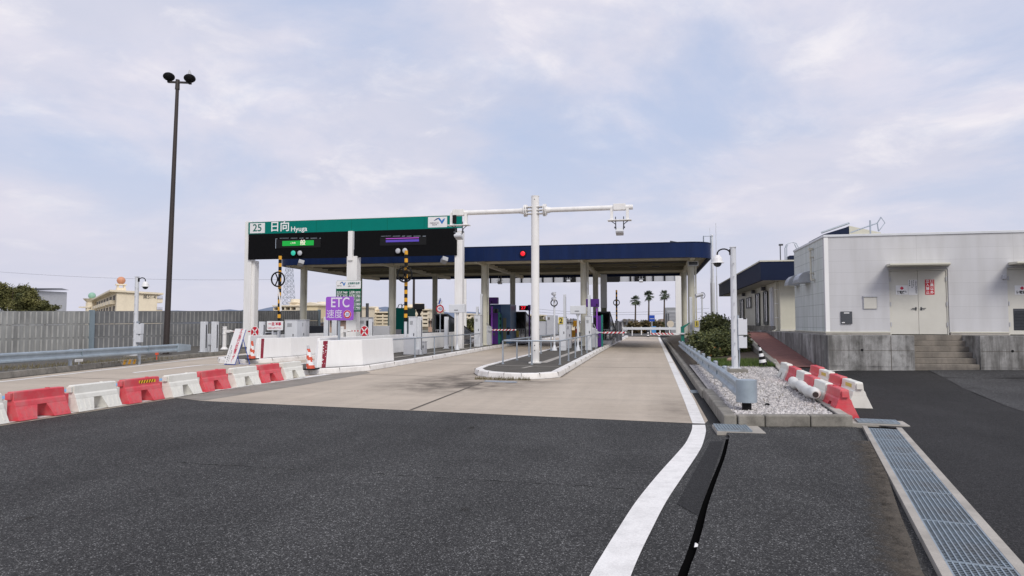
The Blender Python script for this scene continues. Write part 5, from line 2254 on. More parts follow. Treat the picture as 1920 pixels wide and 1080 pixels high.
# propped banner and cones
t = thing('banner_stand', 'propped white banner with red Japanese lettering on a blue frame', 'banner', (-15.62, 22.55, 0), R(-18))
TILT = R(-14)
M = Matrix.Rotation(TILT, 3, 'X') @ Matrix.Rotation(0, 3, 'Z')
m = MB()
bw_, bh_ = .60, 1.36
P = lambda u, v, o=0.0: M @ Vector((u, o, v)) + Vector((.17 * v / 1.36, 0, .05))
m.ext([P(-bw_ / 2, 0), P(bw_ / 2, 0), P(bw_ / 2, bh_), P(-bw_ / 2, bh_)], M @ Vector((0, .012, 0)))
bn = m.build('banner', PLATE, t)
m = MB()
for u in (-bw_ / 2 + .01, bw_ / 2 - .01):
    m.tube([P(u, -.05, .03), P(u, bh_ * .98, .03)], .014, 6)
    m.tube([P(u, bh_ * .72, .03), P(u, 0, .03) + Vector((.05, .62, -.04))], .014, 6)
m.tube([P(-bw_ / 2, -.02, .03), P(bw_ / 2, -.02, .03)], .014, 6)
m.tube([P(-bw_ / 2, 0, .03) + Vector((.05, .60, -.04)), P(bw_ / 2, 0, .03) + Vector((.05, .60, -.04))], .014, 6)
m.build('frame', BLUES, t)
rx = (PI / 2 + TILT, 0, 0)
st = '不正通行は犯罪です！'
for i, ch in enumerate(st):
    k = P(.11, bh_ - .10 - i * .128, -.004)
    text(ch, .165, bn, LETR, k, rx, bold=.02)
for j, (u, s_) in enumerate(((-.09, '見逃しません'), (-.19, '監視カメラ作動中です'))):
    for i, ch in enumerate(s_):
        text(ch, .062, bn, LETK, P(u, bh_ * (.36 if j == 0 else .46) - i * .075 + (.05 if j else .0), -.004), rx, bold=.01)
P_ = None


def cone(label, loc, h, lean, rz, top):
    t = thing('traffic_cone', label, 'traffic cone', loc, rz, 'orange and white striped cones')
    m = MB()
    nz, na = 14, 20
    g = []
    for k in range(nz + 1):
        z = .04 + k * (h - .04) / nz
        r = .135 - .10 * k / nz
        g.append([(lean * z + r * math.cos(2 * PI * a / na), r * math.sin(2 * PI * a / na), z) for a in range(na)])
    for k in range(nz):
        for a in range(na):
            u = k / nz * 5.2 + math.cos(2 * PI * (a + .5) / na + .6) * .55
            m.cur = 1 if int(math.floor(u)) % 2 else 0
            if k >= nz - 2:
                m.cur = 2
            b = (a + 1) % na
            m.add([g[k][a], g[k][b], g[k + 1][b], g[k + 1][a]], [(0, 1, 2, 3)], True)
    m.cur = 2
    m.add(g[nz], [tuple(range(na))])
    m.build('body', [ORANGE, PLATE, GREY if top == 'grey' else ORANGE], t)
    m = MB()
    m.box((0, 0, .02), (.40, .40, .04))
    m.build('base', BLACK, t, bev=.01)


cone('striped cone with an orange tip before the far white wall', (-15.25, 23.45, .17), .72, -.02, .2, 'orange')
cone('leaning striped cone with a grey tip at the end of the barrier row', (-10.25, 18.85, .16), .74, -.14, .1, 'grey')
# second island cabinets
t, x, w_, h = pbox('control_cabinet', 'tall light grey control cabinet beside the yellow and black pole', 'cabinet', 766, 780, 594.5, 28.3, .5, LGREY)
m = MB()
m.box((-.02, -.02, .12), (w_ + .28, .62, .24))
m.box((-.12, -.32, .40), (.5, .06, .78))
m.build('plinth', GREY, t, bev=.01)
detector('detector post right of the tall control cabinet', 783.5, 790.5, 594, 28.6)
detector('detector post in front of the blank board on the second island', 834, 840.5, 594, 35.5)
pbox('base_box', 'low grey box at the foot of the detector pair on the second island', 'cabinet', 786, 796, 641, 28.9, .35, GREY)
t, x, w_, h = pbox('control_cabinet', 'light grey cabinet left of the purple toll machine', 'cabinet', 889, 900.5, 591, 38.6, .5, LGREY)
detector('tall detector post behind the cabinet left of the purple toll machine', 893, 897, 575, 39.0, .15)
detector('tallest detector post, touching the canopy column by the purple machine', 901, 905, 551, 39.5, .18)


def arm_gate(label, px0, px1, py0, Y, bar0, bar1, pybar, mt, side=1):
    t, x, w_, h = pbox('barrier_gate', label, 'barrier gate', px0, px1, py0, Y, .4, mt, group='red and white lane gates', door=False)
    zb = at(px1, pybar, Y).z - KH
    o = at(bar0, pybar, Y).x - x
    e = at(bar1, pybar, Y).x - x
    s = 1 if e > o else -1
    m = MB()
    m.hexa([(-w_ / 2, -.2, h + .002), (w_ / 2, -.2, h + .002), (w_ / 2, .2, h + .002), (-w_ / 2, .2, h + .002)],
           [(-w_ / 2 + .03, -.15, h + .16), (w_ / 2 - .2, -.15, h + .10), (w_ / 2 - .2, .15, h + .10), (-w_ / 2 + .03, .15, h + .16)])
    m.build('hood', mt, t, bev=.01)
    m = MB()
    m.cyl((s * w_ / 2, -.30, zb), (s * w_ / 2, -.10, zb), .09, n=14)
    m.cyl((s * w_ * .4, -.26, zb), (o + s * .05, -.26, zb), .035, n=10)
    m.tube([(-s * w_ * .3, -.22, h + .12), (0, -.24, h + .30), (s * w_ * .5, -.25, zb + .05)], .015, 6)
    m.build('pivot', GREY, t)
    n_ = max(6, int(abs(e - o) / .115))
    if n_ % 2 == 0:
        n_ += 1
    st = (e - o) / n_
    for k in range(n_):
        m = MB()
        a0, a1 = o + k * st, o + (k + 1) * st
        sl = .05 * s
        m.hexa([(a0 - sl, -.285, zb - .045), (a1 - sl, -.285, zb - .045), (a1 - sl, -.235, zb - .045), (a0 - sl, -.235, zb - .045)],
               [(a0 + sl, -.285, zb + .045), (a1 + sl, -.285, zb + .045), (a1 + sl, -.235, zb + .045), (a0 + sl, -.235, zb + .045)])
        m.build('arm_band', REDS if k % 2 == 0 else PLATE, t)
    m = MB()
    m.sphere((e + s * .06, -.26, zb), .06, n=10)
    m.build('arm_tip', PLATE, t)
    return t


arm_gate('grey barrier gate with a striped arm beside the purple toll machine of the middle lane', 908.5, 920, 613, 41.2, 924, 965, 618.5, GREY)

# purple toll machine and blue booth, second island
def toll_machine(label, px0, px1, py0, Y, mt, head):
    t, x, w_, h = pbox('toll_machine', label, 'toll machine', px0, px1, py0, Y, 1.0, mt, door=False, group='purple toll machines')
    m = MB()
    m.bb(-w_ / 2 + .02, -w_ * .1, -.512, -.502, h * .45, h - .1)
    m.build('dark_screen', BLACK, t)
    m = MB()
    m.bb(-w_ * .08, w_ * .06, -.58, -.503, .02, h + (.45 if head else .05))
    m.build('purple_pillar', PURPLE, t, bev=.01)
    m = MB()
    m.bb(w_ / 2 + .004, w_ / 2 + .10, -.50, -.30, .02, h + .05)
    m.bb(w_ / 2 + .004, w_ / 2 + .06, -.2, .25, .1, h - .05)
    m.build('green_edge', TEAL, t)
    m = MB()
    for z in (h * .35, h * .6, h * .82):
        m.cyl((w_ / 2 + .1, -.40, z), (w_ / 2 + .14, -.40, z), .09, n=14)
    m.build('sensor', BLACK, t)
    m = MB()
    m.bb(-w_ * .25, w_ * .25, -.53, -.503, h * .28, h * .36)
    m.build('slot_tray', DGREY, t)
    if head:
        m = MB()
        a, b_ = at(head[0], head[3], Y), at(head[1], head[2], Y)
        m.bb(a.x - x, b_.x - x, -.62, -.22, a.z - KH, b_.z - KH)
        hd = m.build('head_box', PURPD, t, bev=.02)
        m = MB()
        m.cyl((0, -.64, a.z - KH + .12), (0, -.621, a.z - KH + .12), .05, n=12)
        m.build('eye', BLACK, hd)
        m = MB()
        m.bb(a.x - x + .1, a.x - x + .22, -.5, -.3, h, a.z - KH - .002)
        m.build('head_post', PURPD, t)
    return t


toll_machine('purple toll machine with a square head box before the blue booth', 911.5, 934, 587, 43.4, PURPD, (911.5, 933.5, 557.5, 570))
a, b_ = at(936, 640, 44.6), at(957, 570.5, 44.6)
t = thing('toll_booth', 'blue toll booth behind the purple machine of the middle lane', 'booth', ((a.x + b_.x) / 2 - .2, 45.6, KH))
ob_ = ((a.x + b_.x) / 2 - .2, 45.6, KH)
m = MB(ob_)
m.bb(a.x - .75, b_.x, 44.6, 46.6, KH, b_.z)
m.build('shell', BOOTHB, t, bev=.02)
m = MB(ob_)
m.bb(a.x - .75, a.x + .12, 44.585, 44.598, b_.z - .55, b_.z - .02)
m.bb(a.x - .1, a.x + .14, 44.585, 44.598, KH, b_.z - .56)
m.build('deep_blue_panel', BOOTHD, t)
m = MB(ob_)
m.bb(a.x + .28, a.x + .50, 44.575, 44.598, KH + .02, KH + 1.75)
m.build('olive_panel', OLIVE, t)
m = MB(ob_)
m.bb(a.x - .6, a.x - .05, 44.575, 44.584, b_.z - .62, b_.z - .30)
m.bb(a.x + .55, b_.x - .06, 44.59, 44.598, KH + .6, KH + 1.1)
m.build('window', GLASSD, t)

# smoked glass stair shelters (way down to the passage below the lanes)
def shelter(label, px0, px1, px2, py0, pyb, Y, dep, slope=.62):
    a, b_, c = at(px0, py0, Y), at(px1, py0, Y), at(px2, py0, Y + dep)
    x0, x1 = a.x, b_.x
    z1 = a.z
    t = thing('stair_shelter', label, 'stair shelter', ((x0 + x1) / 2, Y, KH), 0, 'smoked glass stair shelters')
    o_ = ((x0 + x1) / 2, Y, KH)
    lo_ = KH + (z1 - KH) * slope
    lo2 = KH + .5
    m = MB(o_)
    m.add([(x0 - .05, Y - .1, z1), (x1 + .05, Y - .1, z1), (x1 + .05, Y + dep, lo2 + .3), (x0 - .05, Y + dep, lo2 + .3),
           (x0 - .05, Y - .1, z1 + .07), (x1 + .05, Y - .1, z1 + .07), (x1 + .05, Y + dep, lo2 + .37), (x0 - .05, Y + dep, lo2 + .37)],
          [(3, 2, 1, 0), (4, 5, 6, 7), (0, 1, 5, 4), (1, 2, 6, 5), (2, 3, 7, 6), (3, 0, 4, 7)])
    m.build('roof', DGREY, t)
    for xx in (x0, x1):
        m = MB(o_)
        m.ext([(xx, Y, KH + .25), (xx, Y + dep, KH + .25), (xx, Y + dep, lo2 + .28), (xx, Y, z1 - .02)], (.02, 0, 0))
        m.build('side_pane', GLASSD, t)
        m = MB(o_)
        m.bb(xx - .03, xx + .05, Y - .04, Y + .04, KH, z1 - .005)
        m.bb(xx - .03, xx + .05, Y + dep * .5, Y + dep * .5 + .06, KH, KH + (z1 - KH) * .72)
        m.build('post', DGREY, t)
    m = MB(o_)
    m.bb(x0 - .05, x1 + .07, Y - .05, Y + dep, KH - .05, KH + .24)
    m.build('curb', GREY, t)
    m = MB(o_)
    for k in range(7):
        xx = x0 + (x1 - x0) * (k + .5) / 7
        m.bb(xx - .012, xx + .012, Y - .02, Y, KH + .25, KH + .95)
    m.bb(x0, x1, Y - .025, Y + .005, KH + .95, KH + .99)
    m.build('gate_bars', GREY, t)
    return t


shelter('smoked glass stair shelter under the red LED sign', 961, 985, 998, 586, 635, 47.2, 6.0)
shelter('smoked glass stair shelter below the 40 speed sign', 816, 839, 850, 590, 625, 40.5, 5.5)
t, x, w_, h = pbox('notice_board', 'yellow notice hung inside the stair shelter under the red LED sign', 'notice', 966, 972.5, 620, 47.0, .03, TICKM, door=False, py1=632)

# left island things
a, b_ = at(500.5, 619, 28.6), at(531, 602, 28.6)
t = thing('stop_notice', 'white notice board with red stop lettering on the left island', 'sign board', ((a.x + b_.x) / 2, 28.6, KH))
os_ = Vector(((a.x + b_.x) / 2, 28.6, KH))
m = MB(os_)
m.rrect(a.x, b_.x, a.z, b_.z, 28.58, .03, .04)
pn = m.build('board', PLATE, t)
text('一旦停車', .17, pn, LETR, Vector(((a.x + b_.x) / 2, 28.572, a.z + (b_.z - a.z) * .66)) - os_, bold=.03, width=(b_.x - a.x) * .80)
text('係員をお呼び下さい', .08, pn, LETR, Vector(((a.x + b_.x) / 2, 28.572, a.z + (b_.z - a.z) * .22)) - os_, bold=.01, width=(b_.x - a.x) * .86)
m = MB(os_)
for s in (-.18, .12):
    m.bb(os_.x + s, os_.x + s + .06, 28.62, 28.68, KH, a.z + .1)
m.build('leg', GREY, t)
c = at(504, 625, 28.9)
t = thing('feeder_box', 'grey ticket box with a dark tray left of the stop notice', 'ticket box', (c.x, 28.9, KH))
m = MB()
m.box((0, .1, c.z - KH), (.75, .35, .10))
m.box((.25, .1, (c.z - KH) / 2), (.2, .2, c.z - KH))
m.build('housing', LGREY, t, bev=.01)
m = MB()
m.box((-.05, -.09, c.z - KH - .02), (.6, .02, .06))
m.build('tray', BLACK, t)
t, x, w_, h = pbox('control_cabinet', 'wide light grey cabinet behind the stop notice on the left island', 'cabinet', 534, 557, 600.5, 29.2, .5, LGREY)
t, x, w_, h = pbox('control_cabinet', 'narrow grey cabinet right of the canopy column on the left island', 'cabinet', 563, 573, 600, 31, .4, GREY)
detector('detector post left of the stop notice on the left island', 488, 495.5, 603, 28.5)
detector('left detector post of the pair under the purple sign', 609, 616.5, 594, 31)
detector('right detector post of the pair under the purple sign', 624, 632.5, 594, 31.5)
detector('detector post right of the X disc behind the purple sign', 692.5, 699, 598.5, 34)
t, x, w_, h = pbox('ticket_machine', 'grey ticket machine with green and yellow stickers behind the X disc', 'ticket machine', 672, 690, 595.5, 36.5, .8, GREY)
m = MB()
m.bb(-w_ / 2 - .22, -w_ / 2 - .004, -.42, -.3, h * .72, h * .92)
m.build('sticker', TEAL, t)
m = MB()
m.bb(-w_ / 2 - .22, -w_ / 2 - .004, -.42, -.3, h * .25, h * .70)
m.build('sticker', TICKM, t)
m = MB()
m.bb(-w_ / 2 - .22, -w_ / 2 + .05, -.43, -.2, h * .93, h * 1.25)
m.bb(w_ / 2 - .1, w_ / 2 + .22, -.43, -.2, h * .3, h * .9)
m.build('camera_box', BLACK, t)
m = MB()
m.cyl((w_ * .12, 0, h), (w_ * .12, 0, h + .85), .09, n=12)
m.build('chimney_post', DGREY, t)
t, x, w_, h = pbox('wing_wall', 'stepped grey screen wall behind the white wall of the second lane', 'screen wall', 700, 730, 611, 38, .15, GREY, door=False)
t, x, w_, h = pbox('wing_wall', 'low dark grey screen beside the noise barrier end', 'screen wall', 573, 607, 611, 45, .15, DGREY, door=False)
# green tank-like toll office booth with a yellow strip
a, b_ = at(739, 622, 45.5), at(757, 577.5, 45.5)
t = thing('toll_booth', 'dark green booth with a yellow lettered strip behind the canopy column', 'booth', ((a.x + b_.x) / 2, 46.4, KH))
og5 = Vector(((a.x + b_.x) / 2, 46.4, KH))
m = MB(og5)
m.bb(a.x - .5, b_.x + .2, 45.5, 47.4, KH, b_.z)
m.build('shell', TEAL if False else GREEN, t, bev=.02)
m = MB(og5)
q = at(743.5, 0, 45.5).x
m.bb(q - .13, q + .15, 45.47, 45.498, b_.z - .98, b_.z - .22)
k = m.build('yellow_strip', TICKM, t)
for i, ch in enumerate('一般専用'):
    text(ch, .18, k, LETK, Vector((q + .01, 45.462, b_.z - .33 - i * .18)) - og5)
m = MB(og5)
m.bb(a.x - .3, a.x + .55, 45.46, 45.498, KH + .05, KH + .95)
m.build('grey_hatch', GREY, t)
m = MB(og5)
for xx in (a.x + .05, a.x + .35):
    m.tube([(xx, 46, b_.z), (xx + .1, 46, b_.z + .25), (xx + .3, 46, b_.z + .3), (xx + .35, 46, b_.z)], .03, 6)
m.build('roof_pipe', BLACK, t)
# black backs of displays
a, b_ = at(777, 580.5, 33), at(795, 569.5, 33)
t = thing('display_sign', 'black display board on a black post right of the striped pole', 'sign board', ((a.x + b_.x) / 2, 33, KH))
o_ = ((a.x + b_.x) / 2, 33, KH)
m = MB(o_)
m.bb(a.x, b_.x, 32.85, 33.1, a.z, b_.z)
m.build('board', BLACK, t, bev=.015)
m = MB(o_)
m.bb(o_[0] - .05, o_[0] + .05, 32.95, 33.05, KH, a.z - .22)
m.hexa([(o_[0] - .05, 32.95, a.z - .22), (o_[0] + .05, 32.95, a.z - .22), (o_[0] + .05, 33.05, a.z - .22), (o_[0] - .05, 33.05, a.z - .22)],
       [(a.x + .1, 32.95, a.z - .002), (b_.x - .1, 32.95, a.z - .002), (b_.x - .1, 33.05, a.z - .002), (a.x + .1, 33.05, a.z - .002)])
m.build('post', BLACK, t)
c = at(775.5, 600, 62)
m = MB()
m.cyl((0, 0, 0), (0, 0, 9.2), .14, .10, n=10)
m.cyl((0, 0, 9.2), (.9, 0, 9.5), .05, n=8)
solo('lamp_mast', 'thin dark lamp mast seen between the middle canopy columns', 'lamp mast', m, BROWN, (c.x, 62, 0))
c = at(870.5, 600, 64)
m = MB()
m.cyl((0, 0, 0), (0, 0, 7.5), .24, .20, n=14)
solo('gantry_leg', 'white round leg standing beyond the blank board of the second island', 'pole', m, WHITE, (c.x, 64, 0))

# right island things
t, x, w_, h = pbox('control_cabinet', 'grey cabinet with a yellow number 2 plate on the right island', 'cabinet', 1048, 1060.5, 594.5, 34.0, .55, LGREY)
a, b_ = at(1048.3, 604, 33.9), at(1056, 594.8, 33.9)
m = MB()
m.bb(-w_ / 2 - .02, w_ * .14, -.315, -.297, h - .36, h - .02)
k = m.build('number_plate', TICKM, t)
text('2', .36, k, LETK, (-w_ * .19, -.322, h - .20), bold=.02)
detector('tall detector post rising behind the number 2 cabinet', 1056.5, 1061, 552, 35.2, .2)
t, x, w_, h = pbox('control_cabinet', 'plain grey cabinet left of the right lane gate', 'cabinet', 1097, 1108, 593, 34.6, .55, LGREY)
detector('tall detector post rising behind the plain grey cabinet', 1102.5, 1107, 553, 36.5, .2)
arm_gate('grey barrier gate with a striped arm reaching over the right lane', 1108.5, 1119.5, 618, 38.6, 1130, 1171, 623.5, GREY)
toll_machine('purple toll machine with a square head on a tall post beside the right lane', 1112, 1127, 592, 39.8, PURPD, (1099, 1123, 560.5, 575.5))
shelter('smoked glass stair shelter beside the green edged toll machine', 1117, 1143, 1151, 586, 645, 45.0, 7.0)
for lb, px0, px1, py0, Y, mt in (('dark grey machine cluster low behind the number 2 cabinet', 1061.5, 1070, 608, 37, GREY), ('white equipment box standing below the smoked glass shelter', 1144, 1153, 633, 47, WHITE),
                                 ('light grey cabinet right of the smoked glass shelter', 1153, 1160, 602, 52, LGREY), ('narrow grey cabinet next to the far end of the right island', 1160.5, 1166, 603, 54, GREY)):
    pbox('control_cabinet', lb, 'cabinet', px0, px1, py0, Y, .5, mt)
c = at(1132.5, 600, 48.5)
m = MB()
m.bb(-.20, .20, -.2, .2, 0, 2.5)
m.cur = 1
m.bb(-.22, .22, -.22, .22, 2.5, 4.9)
for i in range(12):
    m.bb(-.225, .225, -.226, -.221, 2.52 + i * .2, 2.55 + i * .2)
solo('banded_column', 'square white banded column beyond the purple machine head', 'column', m, [OLIVE, LGREY], (c.x, 48.5, KH), bev=.01)
# yellow things deep in the middle lane
for lb, px, py0, py1, Y, mt, wpx in (('yellow marker sign far down the middle lane', 1078.5, 601, 612, 58, YEL, 7), ('orange marker panel far down the middle lane', 1081.5, 616, 624, 57, ORANGE, 6), ('yellow collection box far down the middle lane', 1074, 619, 632, 56, YEL, 9)):
    a, b_ = at(px - wpx / 2, py1, Y), at(px + wpx / 2, py0, Y)
    t = thing('marker_sign', lb, 'marker', ((a.x + b_.x) / 2, Y, KH))
    o_ = ((a.x + b_.x) / 2, Y, KH)
    m = MB(o_)
    m.rrect(a.x, b_.x, a.z, b_.z, Y, .05, .04)
    m.build('panel', mt, t)
    m = MB(o_)
    m.bb(o_[0] - .04, o_[0] + .04, Y + .06, Y + .12, KH, a.z + .05)
    m.build('post', DGREY, t)

# right edge of the right lane: green gate, cabinet with plate 1, post
t, x, w_, h = pbox('barrier_gate', 'green barrier gate with a striped arm over the right lane', 'barrier gate', 1277, 1283, 615, 36.5, .55, TEAL, z0=.15, group='red and white lane gates', door=False)
m = MB()
m.hexa([(-w_ / 2, -.28, h + .002), (w_ / 2, -.28, h + .002), (w_ / 2, .28, h + .002), (-w_ / 2, .28, h + .002)],
       [(-w_ / 2, -.28, h + .06), (w_ / 2 + .34, -.28, h + .30), (w_ / 2 + .34, .28, h + .30), (-w_ / 2, .28, h + .06)])
m.build('hood', TEAL, t)
zb = at(1280, 626, 36.3).z - .15
m = MB()
m.cyl((-.15, -.32, zb), (.1, -.32, zb), .05, n=12)
m.tube([(w_ / 2 + .2, -.2, h + .2), (w_ / 2 + .05, -.3, zb + .1), (.1, -.32, zb)], .02, 6)
m.build('pivot', GREY, t)
n_ = 17
L_ = at(1280, 600, 36.3).x - at(1226, 600, 36.3).x
for k in range(n_):
    m = MB()
    a0, a1 = -.15 - L_ * k / n_, -.15 - L_ * (k + 1) / n_
    m.hexa([(a1 + .05, -.345, zb - .045), (a0 + .05, -.345, zb - .045), (a0 + .05, -.295, zb - .045), (a1 + .05, -.295, zb - .045)],
           [(a1 - .05, -.345, zb + .045), (a0 - .05, -.345, zb + .045), (a0 - .05, -.295, zb + .045), (a1 - .05, -.295, zb + .045)])
    m.build('arm_band', REDS if (k % 2 == 0 and k > 3) else PLATE, t)
t, x, w_, h = pbox('control_cabinet', 'grey cabinet with a yellow number 1 plate beside the right canopy column', 'cabinet', 1301.5, 1312, 601, 36.5, .6, LGREY, z0=.2)
m = MB()
m.bb(-w_ * .42, w_ * .30, -.345, -.318, h - .34, h - .01)
k = m.build('number_plate', TICKM, t)
text('1', .32, k, LETK, (-w_ * .06, -.352, h - .18), bold=.02)
detector('detector post in front of the right canopy column', 1292.5, 1297.5, 557, 37, .2, .2)

# flagpoles
for lb, px, Y, h, r in (('thick pale flagpole behind the dome camera of the right pole', 1337.5, 50, 7.6, .17), ('thin tall flagpole just right of the thick one', 1345, 51, 8.6, .05), ('thin flagpole left of the thick one', 1333.5, 51, 8.3, .035)):
    c = at(px, 600, Y)
    m = MB()
    m.cyl((0, 0, 0), (0, 0, h * .55), r, r * .85, n=14)
    m.cyl((0, 0, h * .55), (0, 0, h), r * .6, r * .4, n=12)
    m.sphere((0, 0, h), r * .6, n=8)
    m.cyl((0, 0, 0), (0, 0, .25), r * 1.6, n=14)
    solo('flagpole', lb, 'flagpole', m, LGREY, (c.x, Y, .3), group='flagpoles by the staff building')

# ------------------------------------------------------------------ far gantry behind the canopy
FY = 64
a, b_ = at(1012, 530, FY), at(1280, 516.5, FY)
t = thing('sign_gantry', 'far gantry seen from behind, with ribbed grey panels, beyond the canopy', 'sign gantry', ((a.x + b_.x) / 2, FY, 0))
o_ = ((a.x + b_.x) / 2, FY, 0)
m = MB(o_)
m.bb(a.x - 5, b_.x - .5, FY, FY + .12, a.z, b_.z + .5)
m.build('back_panel', GREY, t)
x = a.x - 5
while x < b_.x - .6:
    m = MB(o_)
    m.bb(x, x + .14, FY - .14, FY - .002, a.z, b_.z + .5)
    m.build('rib', BLACK, t)
    x += 1.05
for p0, p1 in ((1061, 1077), (1190, 1211)):
    m = MB(o_)
    m.bb(at(p0, 520, FY).x, at(p1, 520, FY).x, FY - .20, FY - .15, a.z - .02, b_.z + .4)
    m.build('signal_box', BLACK, t)
m = MB(o_)
m.bb(at(1104, 520, FY).x, at(1127, 520, FY).x, FY - .25, FY - .16, a.z - .25, b_.z + .3)
m.build('white_box', LGREY, t)
m = MB(o_)
m.bb(at(1129, 520, FY).x, at(1161, 520, FY).x, FY - .22, FY - .16, a.z - .05, b_.z + .3)
m.build('dark_box', BLACK, t)
c = at(1272.5, 600, FY)
m = MB(o_)
m.bb(c.x - .26, c.x + .26, FY - .2, FY + .3, 0, b_.z + 1.2)
m.build('column', WHITE, t, bev=.01)
c = at(1270, 600, 70)
m = MB()
m.cyl((0, 0, 0), (0, 0, 7.0), .10, n=10)
solo('lamp_mast', 'thin dark mast left of the far gantry column', 'lamp mast', m, BROWN, (at(1269, 600, 70).x, 70, 0))

# ------------------------------------------------------------------ tall floodlight mast at the left
t = thing('floodlight_mast', 'tall dark brown mast with two round black floodlights at the left', 'light mast', (-22.0, 27, .14))
m = MB()
m.cyl((0, 0, 0), (.24, 0, 12.25), .135, .075, n=20)
m.cyl((.235, 0, 12.0), (.245, 0, 12.45), .105, .09, n=16)
m.cyl((0, 0, 0), (0, 0, .03), .25, n=16)
m.build('mast', BROWN, t)
t.scale = (1, 1, 1.036)
m = MB()
m.box((.35, 0, 12.32), (1.25, .08, .08), M=Matrix.Rotation(R(6), 3, 'Y'))
m.build('cross_arm', BROWN, t)
for sx, sz, tl in ((-.22, 12.62, 35), (.90, 12.46, -25)):
    m = MB()
    M = Matrix.Rotation(R(tl), 3, 'Y')
    c = Vector((sx, -.02, sz))
    m.sphere(c, .245, (1, 1, .78), 18)
    for k in range(-3, 4):
        rr = .252 * math.sqrt(max(.05, 1 - (k / 4) ** 2))
        m.ring(c + Vector((0, 0, k * .044)), rr, .012, 'z', 18, 5)
    m.box((sx, 0, sz - .20), (.12, .12, .12))
    m.build('floodlight', BLACK, t)
m = MB()
m.cyl((.88, 0, 12.62), (.86, 0, 12.86), .10, .02, n=10)
m.build('glass_top', GREY, t)

# ------------------------------------------------------------------ noise barrier on the left
NP = [(-33.5, 14), (-31.2, 23), (-29.5, 30.5), (-26.4, 39.6), (-26.55, 50.0)]
NH = [2.1, 2.12, 2.24, 2.40, 2.62]


def noise_wall(label, i0, i1, mt, tiers):
    p0, p1 = Vector((*NP[i0], 0)), Vector((*NP[i1], 0))
    h0, h1 = NH[i0], NH[i1]
    d = p1 - p0
    ln = d.length
    d.normalize()
    s = Vector((d.y, -d.x, 0))
    t = thing('noise_barrier', label, 'noise barrier', p0, 0, 'grey steel noise barrier along the left edge')
    for k in range(tiers):
        q = MB(p0)
        f0, f1 = k / tiers, (k + 1) / tiers - .008
        q.hexa([p0 + Vector((0, 0, .1 + (h0 - .1) * f0)), p1 + Vector((0, 0, .1 + (h1 - .1) * f0)), p1 - s * .1 + Vector((0, 0, .1 + (h1 - .1) * f0)), p0 - s * .1 + Vector((0, 0, .1 + (h0 - .1) * f0))],
               [p0 + Vector((0, 0, .1 + (h0 - .1) * f1)), p1 + Vector((0, 0, .1 + (h1 - .1) * f1)), p1 - s * .1 + Vector((0, 0, .1 + (h1 - .1) * f1)), p0 - s * .1 + Vector((0, 0, .1 + (h0 - .1) * f1))])
        q.cur = 1
        n_ = int(ln / .26)
        for j in range(n_):
            c = p0 + d * (ln * (j + .5) / n_)
            hh = h0 + (h1 - h0) * (j + .5) / n_
            z0, z1 = .1 + (hh - .1) * f0 + .05, .1 + (hh - .1) * f1 - .05
            q.box(c + s * .012 + Vector((0, 0, (z0 + z1) / 2)), (.065, .024, z1 - z0), math.atan2(d.y, d.x))
        q.build('panel', [mt, NOISER if mt is NOISEW else NOISEQ], t)
    n_ = max(1, round(ln / 9))
    for j in range(n_ + 1):
        c = p0 + d * (ln * j / n_)
        hh = h0 + (h1 - h0) * j / n_
        q = MB(p0)
        q.box(c + Vector((0, 0, hh / 2 + .02)) + s * .03, (.24, .17, hh + .04), math.atan2(d.y, d.x))
        q.build('post', POSTB, t)
    return t


noise_wall('pale grey noise barrier section at the left edge of the photo', 0, 1, NOISEW, 3)
noise_wall('pale grey noise barrier section left of the wide blue-grey post', 1, 2, NOISEW, 3)
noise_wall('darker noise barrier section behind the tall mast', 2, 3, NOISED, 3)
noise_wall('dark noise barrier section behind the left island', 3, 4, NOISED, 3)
# small things on the left kerb
dirt_shade_line([(-17.25, -4), (-17.25, 3), (-17.35, 10), (-18.0, 15.5), (-19.0, 20.2), (-20.4, 26.4), (-21.35, 35)], .55, .0137, 1, .5)
for lb, px, py, Y, mt, s in (('small white reflector on the left kerb below the guardrail', 148, 676, 19.2, PLATE, (.05, .30, .09)), ('orange reflector on a short stem at the left guardrail', 294, 663.5, 22.5, ORANGE, (.09, .09, .09))):
    c = at(px, py, Y)
    m = MB()
    m.box((0, 0, c.z - .17), s)
    m.cyl((0, 0, 0), (0, 0, c.z - .17), .02, n=8)
    solo('kerb_reflector', lb, 'reflector', m, mt, (c.x, Y, .17), bev=.01)
m = MB()
m.box((0, 0, .10), (.06, .7, .20))
m.cur = 1
for k in range(3):
    m.ext([(.032, -.2 + k * .2, .02), (.032, -.1 + k * .2, .02), (.032, -.05 + k * .2, .19), (.032, -.15 + k * .2, .19)], (.004, 0, 0))
solo('kerb_marker', 'yellow and black marker block on the left kerb face', 'kerb marker', m, [CONCL, YEL], (-19.25, 21.6, .02), -.2)
# ------------------------------------------------------------------ white machine building at the right
BX0, BX1, BY0, BY1 = 5.14, 30.0, 21.6, 26.0
ZP, ZW, ZT = 1.24, 1.33, 4.18
t = thing('machine_building', 'white flat-roofed machine building on a stained concrete plinth', 'building', (BX0, BY0, 0))
ob = Vector((BX0, BY0, 0))
